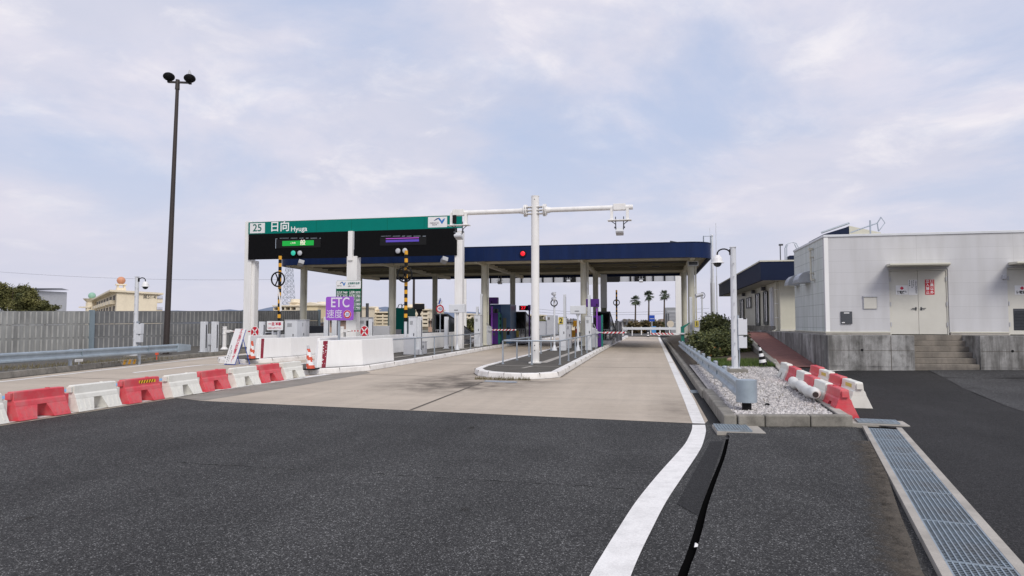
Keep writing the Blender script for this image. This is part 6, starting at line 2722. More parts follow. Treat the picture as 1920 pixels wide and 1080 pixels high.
# plinth: two pieces either side of the steps
PF, PX0, ST0, ST1 = 20.5, 4.91, 7.15, 8.77
for x0, x1, nm in ((PX0, ST0, 'plinth'), (ST1, BX1, 'plinth')):
    m = MB(ob)
    m.bb(x0, x1, PF, BY0 + .5, -.1, ZP)
    p = m.build(nm, PLINTH, t, bev=.012)
    m = MB(ob)
    for x in ([6.55] if x0 < 8 else [10.6, 13, 16]):
        m.bb(x - .008, x + .008, PF - .0025, PF - .0005, .2, ZP - .02)
    m.bb(x0 + .02, x1 - .02, PF - .0025, PF - .0005, .815, .825)
    m.build('form_joint', DIRT, p)
    m = MB(ob)
    for x in ([5.80] if x0 < 8 else [9.55]):
        m.cyl((x, PF - .006, .83), (x, PF + .01, .83), .035, n=14)
    m.build('weep_hole', BLACK, p)
m = MB(ob)
m.bb(PX0, PX0 + .6, BY0 + .502, 33.5, -.1, ZP)
m.build('plinth', PLINTH, t, bev=.012)
m = MB(ob)
m.bb(PX0 + .602, BX1, BY0 + .502, 33.5, ZP - .15, ZP - .012)
m.build('slab', CONCL, t)
# steps
for k in range(6):
    m = MB(ob)
    z1 = .30 + (k + 1) * (ZP - .30) / 6
    m.bb(ST0 + .003, ST1 - .003, PF + .03 + .205 * k, BY0 + .49, z1 - (.40 if k == 0 else (ZP - .30) / 6 - .001), z1 - .002)
    m.build('step', STEPM, t, bev=.012)
# walls
m = MB(ob)
DX0, DX1, DZT = 6.90, 8.47, 3.18
m.bb(BX0, DX0 - .004, BY0, BY0 + .2, ZW, ZT)
m.bb(DX0 - .004, DX1 + .004, BY0, BY0 + .2, DZT + .004, ZT)
D2X0, D2X1 = 10.00, 11.6
m.bb(DX1 + .004, D2X0 - .004, BY0, BY0 + .2, ZW, ZT)
m.bb(D2X0 - .004, D2X1 + .004, BY0, BY0 + .2, DZT + .004, ZT)
m.bb(D2X1 + .004, BX1, BY0, BY0 + .2, ZW, ZT)
m.build('front_wall', PANELW, t)
m = MB(ob)
m.bb(BX0, BX0 + .2, BY0 + .203, BY1, ZW, ZT)
m.build('side_wall', PANELS, t)
m = MB(ob)
m.bb(BX0 + .2, BX1, BY1 - .2, BY1 - .01, ZW, ZT)
m.build('back_wall', PANELW, t)
m = MB(ob)
m.bb(BX0 - .012, BX0 + .10, BY0 - .012, BY0 - .001, ZW, ZT)
m.bb(BX0 - .012, BX0 - .001, BY0 - .001, BY0 + .06, ZW, ZT)
m.build('corner_trim', WALLW, t)
m = MB(ob)
m.bb(BX0 - .03, BX1, BY0 - .03, BY1, ZT + .002, ZT + .075)
m.build('roof_coping', LGREY, t, bev=.008)
m = MB(ob)
m.bb(BX0 - .02, DX0 - .02, BY0 - .025, BY0 + .3, ZP + .002, ZW - .03)
m.bb(DX1 + .02, D2X0 - .02, BY0 - .025, BY0 + .3, ZP + .002, ZW - .03)
m.bb(D2X1 + .02, BX1, BY0 - .025, BY0 + .3, ZP + .002, ZW - .03)
m.bb(BX0 - .02, BX0 + .3, BY0 + .302, BY1, ZP + .002, ZW - .03)
m.build('base_course', CONCL, t)
m = MB(ob)
m.bb(BX0 - .035, DX0 - .02, BY0 - .035, BY0 - .002, ZW - .028, ZW + .004)
m.bb(DX1 + .02, D2X0 - .02, BY0 - .035, BY0 - .002, ZW - .028, ZW + .004)
m.bb(BX0 - .035, BX0 - .002, BY0 - .0, BY1, ZW - .028, ZW + .004)
m.build('base_flashing', CREAM, t)


def double_door(x0, x1, label=None):
    m = MB(ob)
    m.bb(x0, x0 + .035, BY0 + .03, BY0 + .18, ZP + .002, DZT)
    m.bb(x1 - .035, x1, BY0 + .03, BY0 + .18, ZP + .002, DZT)
    m.bb(x0 + .036, x1 - .036, BY0 + .03, BY0 + .18, DZT - .05, DZT)
    fr = m.build('door_frame', DOORC, t)
    xm = (x0 + x1) / 2 - .0
    for s, a0, a1 in ((-1, x0 + .04, xm - .004), (1, xm + .004, x1 - .04)):
        m = MB(ob)
        m.bb(a0, a1, BY0 + .05, BY0 + .10, ZP + .02, DZT - .054)
        d = m.build('door', DOORC, t, bev=.004)
        m = MB(ob)
        hx = xm + s * .07
        m.box((hx, BY0 + .044, 2.01 + .10 * 0), (.03, .012, .10))
        m.box((hx + s * .05, BY0 + .015, 2.02), (.13, .02, .02))
        m.box((hx, BY0 + .03, 2.02), (.02, .04, .02))
        m.build('handle', DGREY, d)
        m = MB(ob)
        for z in (1.55, 2.15, 2.88):
            m.box((x0 + .035 if s < 0 else x1 - .035, BY0 + .026, z), (.028, .02, .12))
        m.build('hinge', GREY, d)
        if s < 0:
            dl = d
        else:
            dr = d
    return dl, dr


dl, dr = double_door(DX0, DX1)
def plate(px0, px1, py0, py1, parent, mt, name='plate', Y=BY0 + .046):
    a, b_ = at(px0, py1, Y), at(px1, py0, Y)
    m = MB(ob)
    m.bb(a.x, b_.x, Y - .002, Y + .003, a.z, b_.z)
    return m.build(name, mt, parent), a, b_, Y - .004


k, a, b_, yy = plate(1680, 1702, 535, 552.5, dl, PLATE, 'room_plate')
text('発電機室', .10, k, LETK, Vector(((a.x + b_.x) / 2, yy, a.z + .06)) - ob, width=(b_.x - a.x) * .86, bold=.02)
m = MB(ob)
cx, cz = (a.x + b_.x) / 2, a.z + (b_.z - a.z) * .70
m.ext([(cx - .055, yy, cz), (cx, yy, cz - .055), (cx + .055, yy, cz), (cx, yy, cz + .055)], (0, .002, 0))
m.build('red_diamond', LETR, k)
k, a, b_, yy = plate(1703.5, 1719.5, 524.5, 553, dl, PLATE, 'notice_plate')
W_, H_ = b_.x - a.x, b_.z - a.z
for u, s_, v0, st_ in ((.86, '少量危険物貯蔵取扱所', .93, .090), (.60, '類別品名', .92, .11), (.40, '第四類軽油', .90, .10), (.14, '最大数量', .92, .10)):
    for i, ch in enumerate(s_):
        text(ch, .038, k, LETK, Vector((a.x + W_ * u, yy, a.z + H_ * (v0 - i * st_))) - ob, bold=.015)
k, a, b_, yy = plate(1735, 1751.5, 524, 552.5, dr, REDS, 'warning_plate')
W_, H_ = b_.x - a.x, b_.z - a.z
for u, s_ in ((.73, '係員以外'), (.27, '立入禁止')):
    for i, ch in enumerate(s_):
        text(ch, .098, k, LETW, Vector((a.x + W_ * u, yy, a.z + H_ * (.87 - i * .245))) - ob, bold=.02)
dl2, dr2 = double_door(D2X0, D2X1)
k, a, b_, yy = plate(1903, 1930, 535, 552.5, dl2, PLATE, 'room_plate')
text('変電設備', .10, k, LETK, Vector(((a.x + b_.x) / 2, yy, a.z + .06)) - ob, width=(b_.x - a.x) * .86, bold=.02)
m = MB(ob)
cx, cz = (a.x + b_.x) / 2, a.z + (b_.z - a.z) * .70
m.ext([(cx - .055, yy, cz), (cx, yy, cz - .055), (cx + .055, yy, cz), (cx, yy, cz + .055)], (0, .002, 0))
m.build('red_diamond', LETR, k)
m = MB(ob)
z = 1.42
while z < 1.96:
    m.box((D2X0 + .45, BY0 + .040, z), (.58, .02, .020), M=Matrix.Rotation(R(30), 3, 'X'))
    z += .042
m.bb(D2X0 + .14, D2X0 + .76, BY0 + .046, BY0 + .049, 1.38, 2.0)
m.build('louvre', DGREY, dl2)
m = MB(ob)
z = 1.42
for x0, x1, in ((6.66, 8.50), (9.86, 11.9)):
    m = MB(ob)
    m.add([(x0, BY0 - .86, 3.23), (x1 - .28, BY0 - .86, 3.23), (x1 + .02, BY0 - .005, 3.25), (x0 + .18, BY0 - .005, 3.25),
           (x0, BY0 - .86, 3.285), (x1 - .28, BY0 - .86, 3.285), (x1 + .02, BY0 - .005, 3.33), (x0 + .18, BY0 - .005, 3.33)],
          [(3, 2, 1, 0), (4, 5, 6, 7), (0, 1, 5, 4), (1, 2, 6, 5), (2, 3, 7, 6), (3, 0, 4, 7)])
    m.build('awning', CREAM, t, bev=.008)
m = MB(ob)
a, b_ = at(1576.5, 607, BY0), at(1597, 584, BY0)
m.bb(a.x, b_.x, BY0 - .045, BY0 - .002, a.z, b_.z)
k = m.build('meter_hatch', DGREY, t, bev=.006)
m = MB(ob)
m.bb(a.x + .08, b_.x - .08, BY0 - .050, BY0 - .046, b_.z - .06, b_.z - .03)
m.bb(a.x + .02, a.x + .10, BY0 - .050, BY0 - .046, a.z + .02, a.z + .05)
m.build('hatch_label', PLATE, k)
m = MB(ob)
a, b_ = at(1619.5, 579, BY0), at(1643, 557, BY0)
m.bb(a.x, b_.x, BY0 - .035, BY0 - .002, a.z, b_.z)
k = m.build('vent_hatch', DOORC, t, bev=.006)
m = MB(ob)
m.bb(a.x - .02, b_.x + .02, BY0 - .06, BY0 - .003, b_.z + .002, b_.z + .04)
m.bb(a.x - .012, a.x - .003, BY0 - .04, BY0 - .003, a.z, b_.z)
m.bb(b_.x + .003, b_.x + .012, BY0 - .04, BY0 - .003, a.z, b_.z)
m.build('vent_rim', GREY, k)
a = at(1882, 519, BY0)
m = MB(ob)
m.bb(a.x - .05, a.x + .05, BY0 - .08, BY0 - .002, a.z - .07, a.z + .05)
m.build('wall_sensor', GREY, t, bev=.01)
for y0 in (23.45, 25.15):
    m = MB(ob)
    pr = [(0, 0), (-.40, 0), (-.39, .11), (-.34, .23), (-.24, .33), (-.10, .375), (0, .375)]
    m.ext([(BX0 - .003 + a_, y0, 2.92 + b__) for a_, b__ in pr], (0, .85 if y0 < 24 else .6, 0))
    m.build('exhaust_hood', DUCT, t, bev=.01)
m = MB(ob)
m.tube([(BX0 - .08, 23.05, 3.95), (BX0 - .08, 23.05, 2.98)], .028, 8)
m.box((BX0 - .08, 23.05, 3.98), (.12, .12, .08))
m.box((BX0 - .05, 23.05, 3.72), (.12, .16, .03))
m.box((BX0 - .05, 23.05, 3.2), (.12, .16, .03))
m.box((BX0 - .06, 22.95, 2.98), (.07, .24, .05))
m.build('downpipe', CREAM, t)

# aerial on the roof
c = at(1632, 434, 24.5)
t = thing('tv_aerial', 'television aerial standing on the roof of the white building', 'aerial', (c.x, 24.5, ZT + .07))
m = MB()
m.cyl((0, 0, 0), (0, 0, .82), .026, n=8)
m.build('mast', GALV, t)
m = MB()
m.tube([(-.62, 0, .42), (.22, 0, .72)], .022, 6)
for k in range(9):
    u = k / 9
    px_, pz_ = -.58 + .7 * u, .435 + .25 * u
    m.tube([(px_, -.12, pz_), (px_, .12, pz_)], .006, 5)
m.tube([(.22, 0, .72), (.34, -.02, .92)], .018, 6)
m.tube([(.22, 0, .72), (.26, .02, .44)], .018, 6)
m.tube([(.34, 0, .92), (.46, 0, .72), (.26, 0, .44)], .014, 5)
m.build('antenna', GALV, t)

# ------------------------------------------------------------------ staff building behind, navy roof band
SX, SY = 5.34, 30.0
t = thing('staff_building', 'cream staff building with a deep navy roof band behind the white one', 'building', (SX, SY, 1.2))
os2 = Vector((SX, SY, 1.2))
m = MB(os2)
m.bb(SX, 13, SY, SY + .2, 1.25, 3.5)
m.build('front_wall', CREAM, t)
m = MB(os2)
WX = SX
m.bb(WX, WX + .2, SY + .203, 46.5, 1.1, 3.5)
m.build('side_wall', CREAM, t)
m = MB(os2)
m.bb(WX - .06, WX - .003, SY + 1.2, 46.5, .9, 1.45)
m.build('base_course', CONC, t)
# roof band
RX0, RY0, RY1 = 4.46, 29.2, 46.8
m = MB(os2)
m.bb(RX0, 14, RY0, RY0 + .12, 3.36, 4.13)
m.bb(RX0, RX0 + .12, RY0 + .123, RY1, 3.36, 4.13)
m.bb(RX0 + .123, 14, RY1 - .12, RY1, 3.36, 4.13)
m.build('roof_band', NAVYD, t)
m = MB(os2)
m.bb(RX0 - .03, 14, RY0 - .03, RY1 + .03, 4.132, 4.19)
m.build('roof_edge', CREAM, t)
m = MB(os2)
m.bb(RX0 + .125, 13.9, RY0 + .125, RY1 - .13, 3.37, 3.41)
m.build('eaves_soffit', mat('eaves_soffit', (.36, .355, .31), .7), t)
for y0, y1, z0, z1, nm in ((32.9, 33.9, 1.55, 3.05, 'window'), (35.3, 36.4, 1.5, 3.05, 'window'), (41.2, 42.6, 1.5, 2.95, 'window'), (38.2, 39.8, 2.45, 2.95, 'high_window')):
    m = MB(os2)
    m.bb(WX - .05, WX - .002, y0, y1, z0, z1)
    f = m.build(nm, GLASSD if nm == 'window' else LGREY, t)
    m = MB(os2)
    m.bb(WX - .08, WX - .052, y0 - .05, y0, z0 - .05, z1 + .05)
    m.bb(WX - .08, WX - .052, y1, y1 + .05, z0 - .05, z1 + .05)
    m.bb(WX - .08, WX - .052, y0, y1, z1, z1 + .05)
    m.bb(WX - .08, WX - .052, y0, y1, z0 - .05, z0)
    m.bb(WX - .075, WX - .052, (y0 + y1) / 2 - .02, (y0 + y1) / 2 + .02, z0, z1)
    m.build('window_frame', DGREY, f)
    m = MB(os2)
    m.bb(WX - .058, WX - .0505, y0 + .06, (y0 + y1) / 2 - .1, z0 + .1, z1 - .1)
    m.build('blind', PLATE, f)
m = MB(os2)
m.bb(WX - .06, WX - .002, 31.5, 32.25, 1.2, 3.18)
d = m.build('door', LGREY, t, bev=.006)
m = MB(os2)
m.bb(WX - .075, WX - .061, 31.65, 31.72, 1.3, 3.0)
m.build('push_bar', GALV, d)
m = MB(os2)
m.tube([(WX - .09, SY + .35, 1.28), (WX - .09, SY + .35, 3.36)], .05, 10)
m.tube([(WX - .09, SY + .35, 1.3), (WX - .2, SY + .35, 1.22), (WX - .28, SY + .35, 1.2)], .05, 8)
m.build('downpipe', CREAM, t)
m = MB(os2)
for z in (1.8, 2.4, 3.0):
    m.bb(WX - .15, WX - .02, SY + .28, SY + .42, z, z + .03)
m.build('pipe_clip', PLATE, t)
for y in (33.6, 36.8, 40.6):
    m = MB(os2)
    m.box((WX - .12, y, 3.22), (.16, .32, .18))
    m.build('wall_lamp', DGREY, t, bev=.01)
m = MB(os2)
m.bb(6.35, 6.42, SY - .02, SY - .002, 1.3, 3.45)
m.build('corner_trim', DOORC, t)
m = MB(os2)
m.bb(SX - .02, 6.4, SY - .05, SY - .004, 1.25, 1.33)
m.build('base_flashing', DOORC, t)
# roof superstructure and ladder
p = at(1557, 441, 33), at(1592, 426, 33), at(1634, 437, 33)
m = MB(os2)
m.bb(p[0].x + .05, p[1].x, 32.99, 34, 4.19, 5.9)
m = MB(os2)
za, zb_ = at(1592, 426.5, 33).z, at(1560, 441, 33).z
m.ext([(p[0].x - .3, 33, 4.19), (p[1].x, 33, 4.19), (p[1].x, 33, za + .05), (p[0].x - .3, 33, zb_ + .05)], (0, 3, 0))
m.build('roof_block', NAVYD, t)
m = MB(os2)
m.ext([(p[1].x + .003, 33, 4.19), (p[2].x + .4, 33, 4.19), (p[2].x + .4, 33, at(1634, 436.5, 33).z), (p[1].x + .003, 33, za + .08)], (0, 3, 0))
m.build('roof_block', CREAM, t)
m = MB(os2)
m.tube([(p[0].x - .4, 32.95, zb_ + .12), (p[1].x, 32.95, za + .2)], .045, 6)
m.build('parapet_rail', GALV, t)
m = MB(os2)
c = at(1486, 470, 31)
for dx in (-.24, .24):
    m.tube([(c.x + dx, 31, 4.19), (c.x + dx, 31, 4.9), (c.x + dx * .7, 31.05, 5.08), (c.x + dx * .1, 31.1, 5.12)], .02, 6)
    m.tube([(c.x + dx, 31.4, 4.19), (c.x + dx, 31.4, 4.9), (c.x + dx * .7, 31.4, 5.08)], .02, 6)
m.build('ladder_hoop', GALV, t)
m = MB(os2)
m.bb(c.x - .1, c.x + .5, 31.1, 31.9, 4.192, 4.55)
m.build('roof_block', NAVYD, t)
c = at(1463, 470, 31)
m = MB()
m.cyl((0, 0, 0), (0, 0, .80), .022, n=8)
m.box((.03, 0, .83), (.16, .14, .07))
solo('roof_lamp', 'small lamp on a stem at the edge of the staff building roof', 'lamp', m, DGREY, (c.x, 31, 4.19))

# brick ramp up to the staff building
m = MB()
m.strip([(3.85, 21.0, .30), (3.85, 22.2, .33), (4.0, 30.6, 1.16), (4.0, 34, 1.18)], [(4.905, 21.0, .30), (4.905, 22.2, .33), (4.905, 30.6, 1.16), (4.905, 34, 1.18)], 0)
struct('path', m, BRICKP)
m = MB()
m.hexa([(3.66, 22.1, 0), (3.84, 22.1, 0), (3.99, 30.6, 0), (3.81, 30.6, 0)], [(3.66, 22.1, .38), (3.84, 22.1, .38), (3.99, 30.6, 1.05), (3.81, 30.6, 1.05)])
struct('kerb', m, CONC, bev=.02)
m = MB()
m.bb(4.0, 5.26, 34.01, 47, .9, 1.18)
struct('pavement', m, CONCL)
m = MB()
m.tube([(4.15, 31.2, 1.18), (4.15, 31.2, 1.75)], .045, 8)
m.tube([(4.85, 31.2, 1.18), (4.85, 31.2, 1.75)], .045, 8)
# ------------------------------------------------------------------ town beyond the toll plaza
# distant wooded hills
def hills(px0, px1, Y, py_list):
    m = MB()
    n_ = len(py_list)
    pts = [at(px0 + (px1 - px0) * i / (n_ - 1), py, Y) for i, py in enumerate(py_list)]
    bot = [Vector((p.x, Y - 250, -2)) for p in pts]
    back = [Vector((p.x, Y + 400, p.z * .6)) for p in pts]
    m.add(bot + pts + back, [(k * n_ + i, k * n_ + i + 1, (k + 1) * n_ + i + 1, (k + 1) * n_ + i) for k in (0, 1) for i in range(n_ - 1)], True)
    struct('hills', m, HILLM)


random.seed(9)
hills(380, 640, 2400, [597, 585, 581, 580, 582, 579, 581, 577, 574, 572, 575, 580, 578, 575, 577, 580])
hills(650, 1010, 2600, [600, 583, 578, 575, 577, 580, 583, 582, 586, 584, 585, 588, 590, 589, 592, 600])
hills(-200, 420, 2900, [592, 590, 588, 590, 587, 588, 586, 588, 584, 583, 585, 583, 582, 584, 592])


def slab_block(label, px0, px1, ytop, Y, floors, bays, roof=None, tank=None, mt=BUILDC, gable=0, group='cream apartment blocks beyond the plaza', zrow=None):
    """apartment block: wall, floor-by-floor balconies, windows, flat roof with water tanks"""
    a, b_ = at(px0, ytop, Y), at(px1, ytop, Y)
    x0, x1, zt = a.x, b_.x, a.z
    W_ = x1 - x0
    c = ((x0 + x1) / 2, Y, 0)
    t = thing('apartment_block', label, 'apartment block', c, 0, group)
    oo = Vector(c)
    m = MB(oo)
    m.bb(x0, x1, Y, Y + 11, 0, zt)
    m.build('wall', mt, t)
    fh = zt / floors
    m = MB(oo)
    m.bb(x0 - .3, x1 + .3, Y - 1.6, Y + 11.3, zt + .01, zt + .35)
    m.build('roof', mt, t)
    for f in range(1, floors):
        m = MB(oo)
        z = f * fh
        m.bb(x0, x1, Y - 1.3, Y - .01, z - .25, z - .05)
        m.bb(x0, x1, Y - 1.35, Y - 1.2, z - .05, z + fh * .36)
        m.build('balcony', mt, t)
    bw_ = W_ / bays
    rnd = random.Random(int(px0))
    for f in range(1, floors):
        for b2 in range(bays):
            m = MB(oo)
            xx = x0 + b2 * bw_
            m.bb(xx + bw_ * .12, xx + bw_ * .88, Y - .06, Y - .005, f * fh + .05, f * fh + fh * .80)
            m.build('window', BUILDD, t)
        for b2 in range(bays + 1):
            m = MB(oo)
            xx = x0 + b2 * bw_
            m.bb(xx - .14, xx + .14, Y - 1.3, Y - .01, f * fh - .04, f * fh + fh - .26)
            if f > 0:
                m.build('partition', mt, t)
    if tank:
        for px, py0, w2 in tank:
            p = at(px, py0, Y + 4)
            m = MB(oo)
            m.bb(p.x - w2 * .45, p.x + w2 * .45, Y + 4 - 1, Y + 4 + 1, zt + .36, zt + (p.z - zt) * .5)
            m.bb(p.x - w2 * .6, p.x + w2 * .6, Y + 4 - 1.2, Y + 4 + 1.2, zt + (p.z - zt) * .5, zt + (p.z - zt) * .56)
            m.cyl((p.x, Y + 4, zt + (p.z - zt) * .56), (p.x, Y + 4, p.z), w2 * .5, w2 * .45, n=12)
            m.build('water_tank', mt, t)
    return t


slab_block('cream apartment block with a roof tank right of the price table', 668, 762, 587, 165, 5, 7, tank=[(700, 575, 3.0), (764, 577, 2.5)])
slab_block('far cream apartment block between the canopy columns right of the green booth', 762, 806, 582, 150, 5, 4, tank=[(770, 571, 3.0), (784, 569, 3.0)])
slab_block('cream apartment block showing between the purple sign and noise barrier', 596, 668, 577, 150, 5, 5, tank=[(604, 566, 2.6)])
slab_block('low cream block with busy balconies above the noise barrier', 518, 560, 575, 170, 4, 4, tank=[(556, 561, 3.4)])
slab_block('distant cream block seen past the stair shelter and mast', 985, 1012, 592, 190, 4, 3)
slab_block('distant cream block left of the white gantry leg', 872, 885, 590, 190, 4, 2)
a, b_ = at(569, 620, 140), at(596, 573, 140)
t = thing('apartment_block', 'plain pale yellow gable end of a block right of the left canopy column', 'apartment block', ((a.x + b_.x) / 2, 140, 0))
m = MB(((a.x + b_.x) / 2, 140, 0))
m.bb(a.x, b_.x, 140, 152, 0, b_.z)
m.build('wall', BUILDY, t)
m = MB(((a.x + b_.x) / 2, 140, 0))
m.ext([(a.x - .4, 139.6, b_.z), (b_.x + .4, 139.6, b_.z), (b_.x + .4, 139.6, b_.z + .3), ((a.x + b_.x) / 2, 139.6, b_.z + .8), (a.x - .4, 139.6, b_.z + .3)], (0, 12.8, 0))
m.build('roof', BUILDC, t)

# block with the orange tank at the left, turned so that its long balcony side recedes to the left
A_ = at(219, 547, 150)
zt = A_.z
r_ = Vector((A_.x, A_.y)).normalized()
th_ = R(4.2)
d_ = Vector((r_.x * math.cos(th_) - r_.y * math.sin(th_), r_.x * math.sin(th_) + r_.y * math.cos(th_)))
t = thing('apartment_block', 'cream apartment block with an orange ball tank on its roof', 'apartment block', (A_.x, A_.y, 0), math.atan2(d_.y, d_.x) - PI / 2)
dist = Vector((A_.x, A_.y)).length
W_ = dist * (292 - 219) / FPX * .80
D_ = 115
m = MB()
m.bb(0, W_, 0, D_, 0, zt)
m.build('wall', BUILDC, t)
m = MB()
m.add([(-1.6, -.6, zt + .02), (W_ + 1.4, -.6, zt - .55), (W_ + 1.4, D_ + 1, zt - .55), (-1.6, D_ + 1, zt + .02), (-1.6, -.6, zt + .5), (W_ + 1.4, -.6, zt - .05), (W_ + 1.4, D_ + 1, zt - .05), (-1.6, D_ + 1, zt + .5)],
      [(3, 2, 1, 0), (4, 5, 6, 7), (0, 1, 5, 4), (1, 2, 6, 5), (2, 3, 7, 6), (3, 0, 4, 7)])
m.build('roof', BUILDC, t)
for f in range(4):
    z = zt - .4 - f * 2.9
    for k in range(9):
        m = MB()
        m.bb(-.06, -.005, 4 + k * 12.2, 11.5 + k * 12.2, z - 1.7, z - .35)
        m.build('window', BUILDD, t)
        m = MB()
        m.bb(-1.25, -.062, 3.2 + k * 12.2, 12.2 + k * 12.2, z - 2.75, z - 1.75)
        m.build('balcony', BUILDC, t)
for z in (zt - 1.2, zt - 4.2, zt - 7.2):
    m = MB()
    m.bb(W_ + .01, W_ + 1.3, -.2, 5, z - 1.5, z - .5)
    m.build('balcony', BUILDC, t)
    m = MB()
    for k in range(5):
        m.bb(W_ - .1 + k * .3, W_ + .0 + k * .3, -.3, -.26, z - .4, z + .3)
    m.bb(W_ - .1, W_ + 1.3, -.3, -.26, z - .5, z - .4)
    m.build('railing', BUILDD, t)
px2m = dist / FPX * .80
cx, rr = 10 * px2m, 8 * px2m
zb2 = zt + 17 * px2m
m = MB()
for dx in (-1, 1):
    for dy in (-1, 1):
        m.box((cx + dx * rr * .7, 5 + dy * rr * .7, (zt + zb2) / 2), (.4, .4, zb2 - zt))
m.box((cx, 5, zt + (zb2 - zt) * .35), (rr * 2.1, rr * 2, (zb2 - zt) * .45))
m.box((cx, 5, zb2 - .1), (rr * 2.4, rr * 2.4, .35))
m.build('tank_stand', BUILDC, t)
m = MB()
m.sphere((cx, 5, zb2 + rr), rr, n=22)
m.cyl((cx, 5, zb2 + rr - .1), (cx, 5, zb2 + rr + .1), rr * 1.03, n=22)
m.build('ball_tank', TANKO, t)
text('県51-4', 1.3, t, LETK, (W_ * .80, -.06, zt - 1.3), bold=.0, width=23 * px2m)

# green ball tank tower behind
GYY = 210
p = at(172.5, 555, GYY)
t = thing('water_tower', 'small cream tower topped by a green ball tank', 'water tower', (p.x, GYY, 0))
zb_ = at(172, 560, GYY).z
m = MB()
m.cyl((0, 0, 0), (0, 0, zb_ - 1.5), 1.9, 1.9, n=8, smooth=False)
m.cyl((0, 0, zb_ - 1.5), (0, 0, zb_), 1.6, 2.9, n=8, smooth=False)
m.box((-1.2, 0, zb_ - 3.2), (5.0, 4, .5))
m.box((2.5, 2, zb_ * .5 - .8), (3, 3, zb_ - 1.5))
m.build('tower', BUILDC, t)
m = MB()
r_ = (at(177.8, 555, GYY).x - at(167, 555, GYY).x) / 2
m.sphere((0, 0, zb_ + r_ * .85), r_, n=20)
m.build('ball_tank', TANKG, t)

# house roof behind the left trees
HY = 120
a, b_ = at(25, 548, HY), at(70, 560, HY)
t = thing('house', 'grey-white house with a dark flat roof behind the left tree', 'house', ((a.x + b_.x) / 2, HY, 0))
oh = ((a.x + b_.x) / 2, HY, 0)
m = MB(oh)
m.bb(a.x, b_.x - .6, HY, HY + 8, 0, at(50, 545, HY).z)
m.build('wall', GREY, t)
m = MB(oh)
m.add([(a.x - 1, HY - .8, at(50, 545, HY).z), (b_.x, HY - .8, at(50, 545, HY).z), (b_.x, HY + 8, at(50, 541, HY).z), (a.x - 1, HY + 8, at(50, 541, HY).z),
       (a.x - 1, HY - .8, at(50, 541, HY).z), (b_.x, HY - .8, at(50, 541, HY).z), (b_.x - 2, HY + 8, at(50, 537, HY).z), (a.x - 1, HY + 8, at(50, 537, HY).z)],
      [(3, 2, 1, 0), (4, 5, 6, 7), (0, 1, 5, 4), (1, 2, 6, 5), (2, 3, 7, 6), (3, 0, 4, 7)])
m.build('roof', ROOFG, t)


for k in range(3):
    m = MB(oh)
    x = b_.x - 1.6 - k * 1.5
    m.bb(x - .45, x + .45, HY - .06, HY - .004, at(50, 560, HY).z, at(50, 551, HY).z)
    m.build('window', BUILDD, t)


def tree(label, px, py, Y, rad, n, size, seed, mt=LEAF1, group='trees beyond the noise barrier', blobs=7):
    n = int(n * 1.5)
    c = at(px, py, Y)
    t = thing('tree', label, 'tree', (c.x, Y, 0), 0, group)
    rnd = random.Random(seed)
    m = MB()
    hz = c.z
    m.tube([(0, 0, 0), (.1, 0, hz * .4), (0, .1, hz * .8)], [rad * .10, rad * .08, rad * .05], 8)
    for k in range(6):
        a = rnd.uniform(0, 6.3)
        m.tube([(0, 0, hz * .45), (math.cos(a) * rad * .4, math.sin(a) * rad * .4, hz * .8), (math.cos(a) * rad * .75, math.sin(a) * rad * .75, hz * 1.05)], [rad * .05, rad * .035, rad * .015], 6)
    m.build('trunk', WOODB, t)
    m = MB()
    for k in range(blobs):
        a = rnd.uniform(0, 6.3)
        d = rnd.uniform(.15, .72) * rad
        bc = (math.cos(a) * d, math.sin(a) * d, hz + rnd.uniform(-.45, .35) * rad)
        br_ = rad * rnd.uniform(.30, .50)
        leaves(m, bc, (br_, br_, br_ * .8), n // blobs, size, seed * 31 + k, clump=9)
    leaves(m, (0, 0, hz - rad * .25), (rad * .85, rad * .85, rad * .62), n // 2, size, seed * 17, clump=40)
    m.build('crown', mt, t, fixn=False)
    return t


tree('tall olive-green tree at the left edge above the noise barrier', 18, 551, 70, 2.5, 8000, .12, 41, blobs=12)
tree('round dark tree right of the tall one above the noise barrier', 52, 563, 66, 2.0, 6000, .11, 42, blobs=10)
tree('low dark tree ending the left group above the noise barrier', 84, 577, 68, 1.5, 4500, .10, 43, blobs=8)
tree('bushy tree showing behind the stair shelter beyond the second island', 883, 607, 110, 2.2, 2500, .22, 44, LEAF1)
tree('bushy tree right of the white gantry leg', 1003, 606, 120, 2.2, 2000, .25, 45, LEAF1)

# hedge of brownish shrubs beyond the lane
for i, (lb, px, py, Y, rd, mt) in enumerate((('brownish hedge shrub left of the blue sign', 1205, 610, 105, 1.5, LEAF4), ('reddish hedge shrub right below the blue sign', 1229, 612, 104, 1.3, LEAF4), ('olive hedge shrub below the first palm', 1190, 612, 103, 1.3, LEAF4),
                                             ('green hedge shrub under the blue direction sign', 1218, 609, 112, 1.2, LEAF1), ('dull green shrub at the foot of the third palm', 1244, 611, 108, 1.2, LEAF1), ('small shrub under the pale round mirror', 1259, 612, 110, 1.1, LEAF4))):
    tree(lb, px, py, Y, rd, 1800, .2, 60 + i, mt, 'shrubs in a row beyond the right lane', 5)


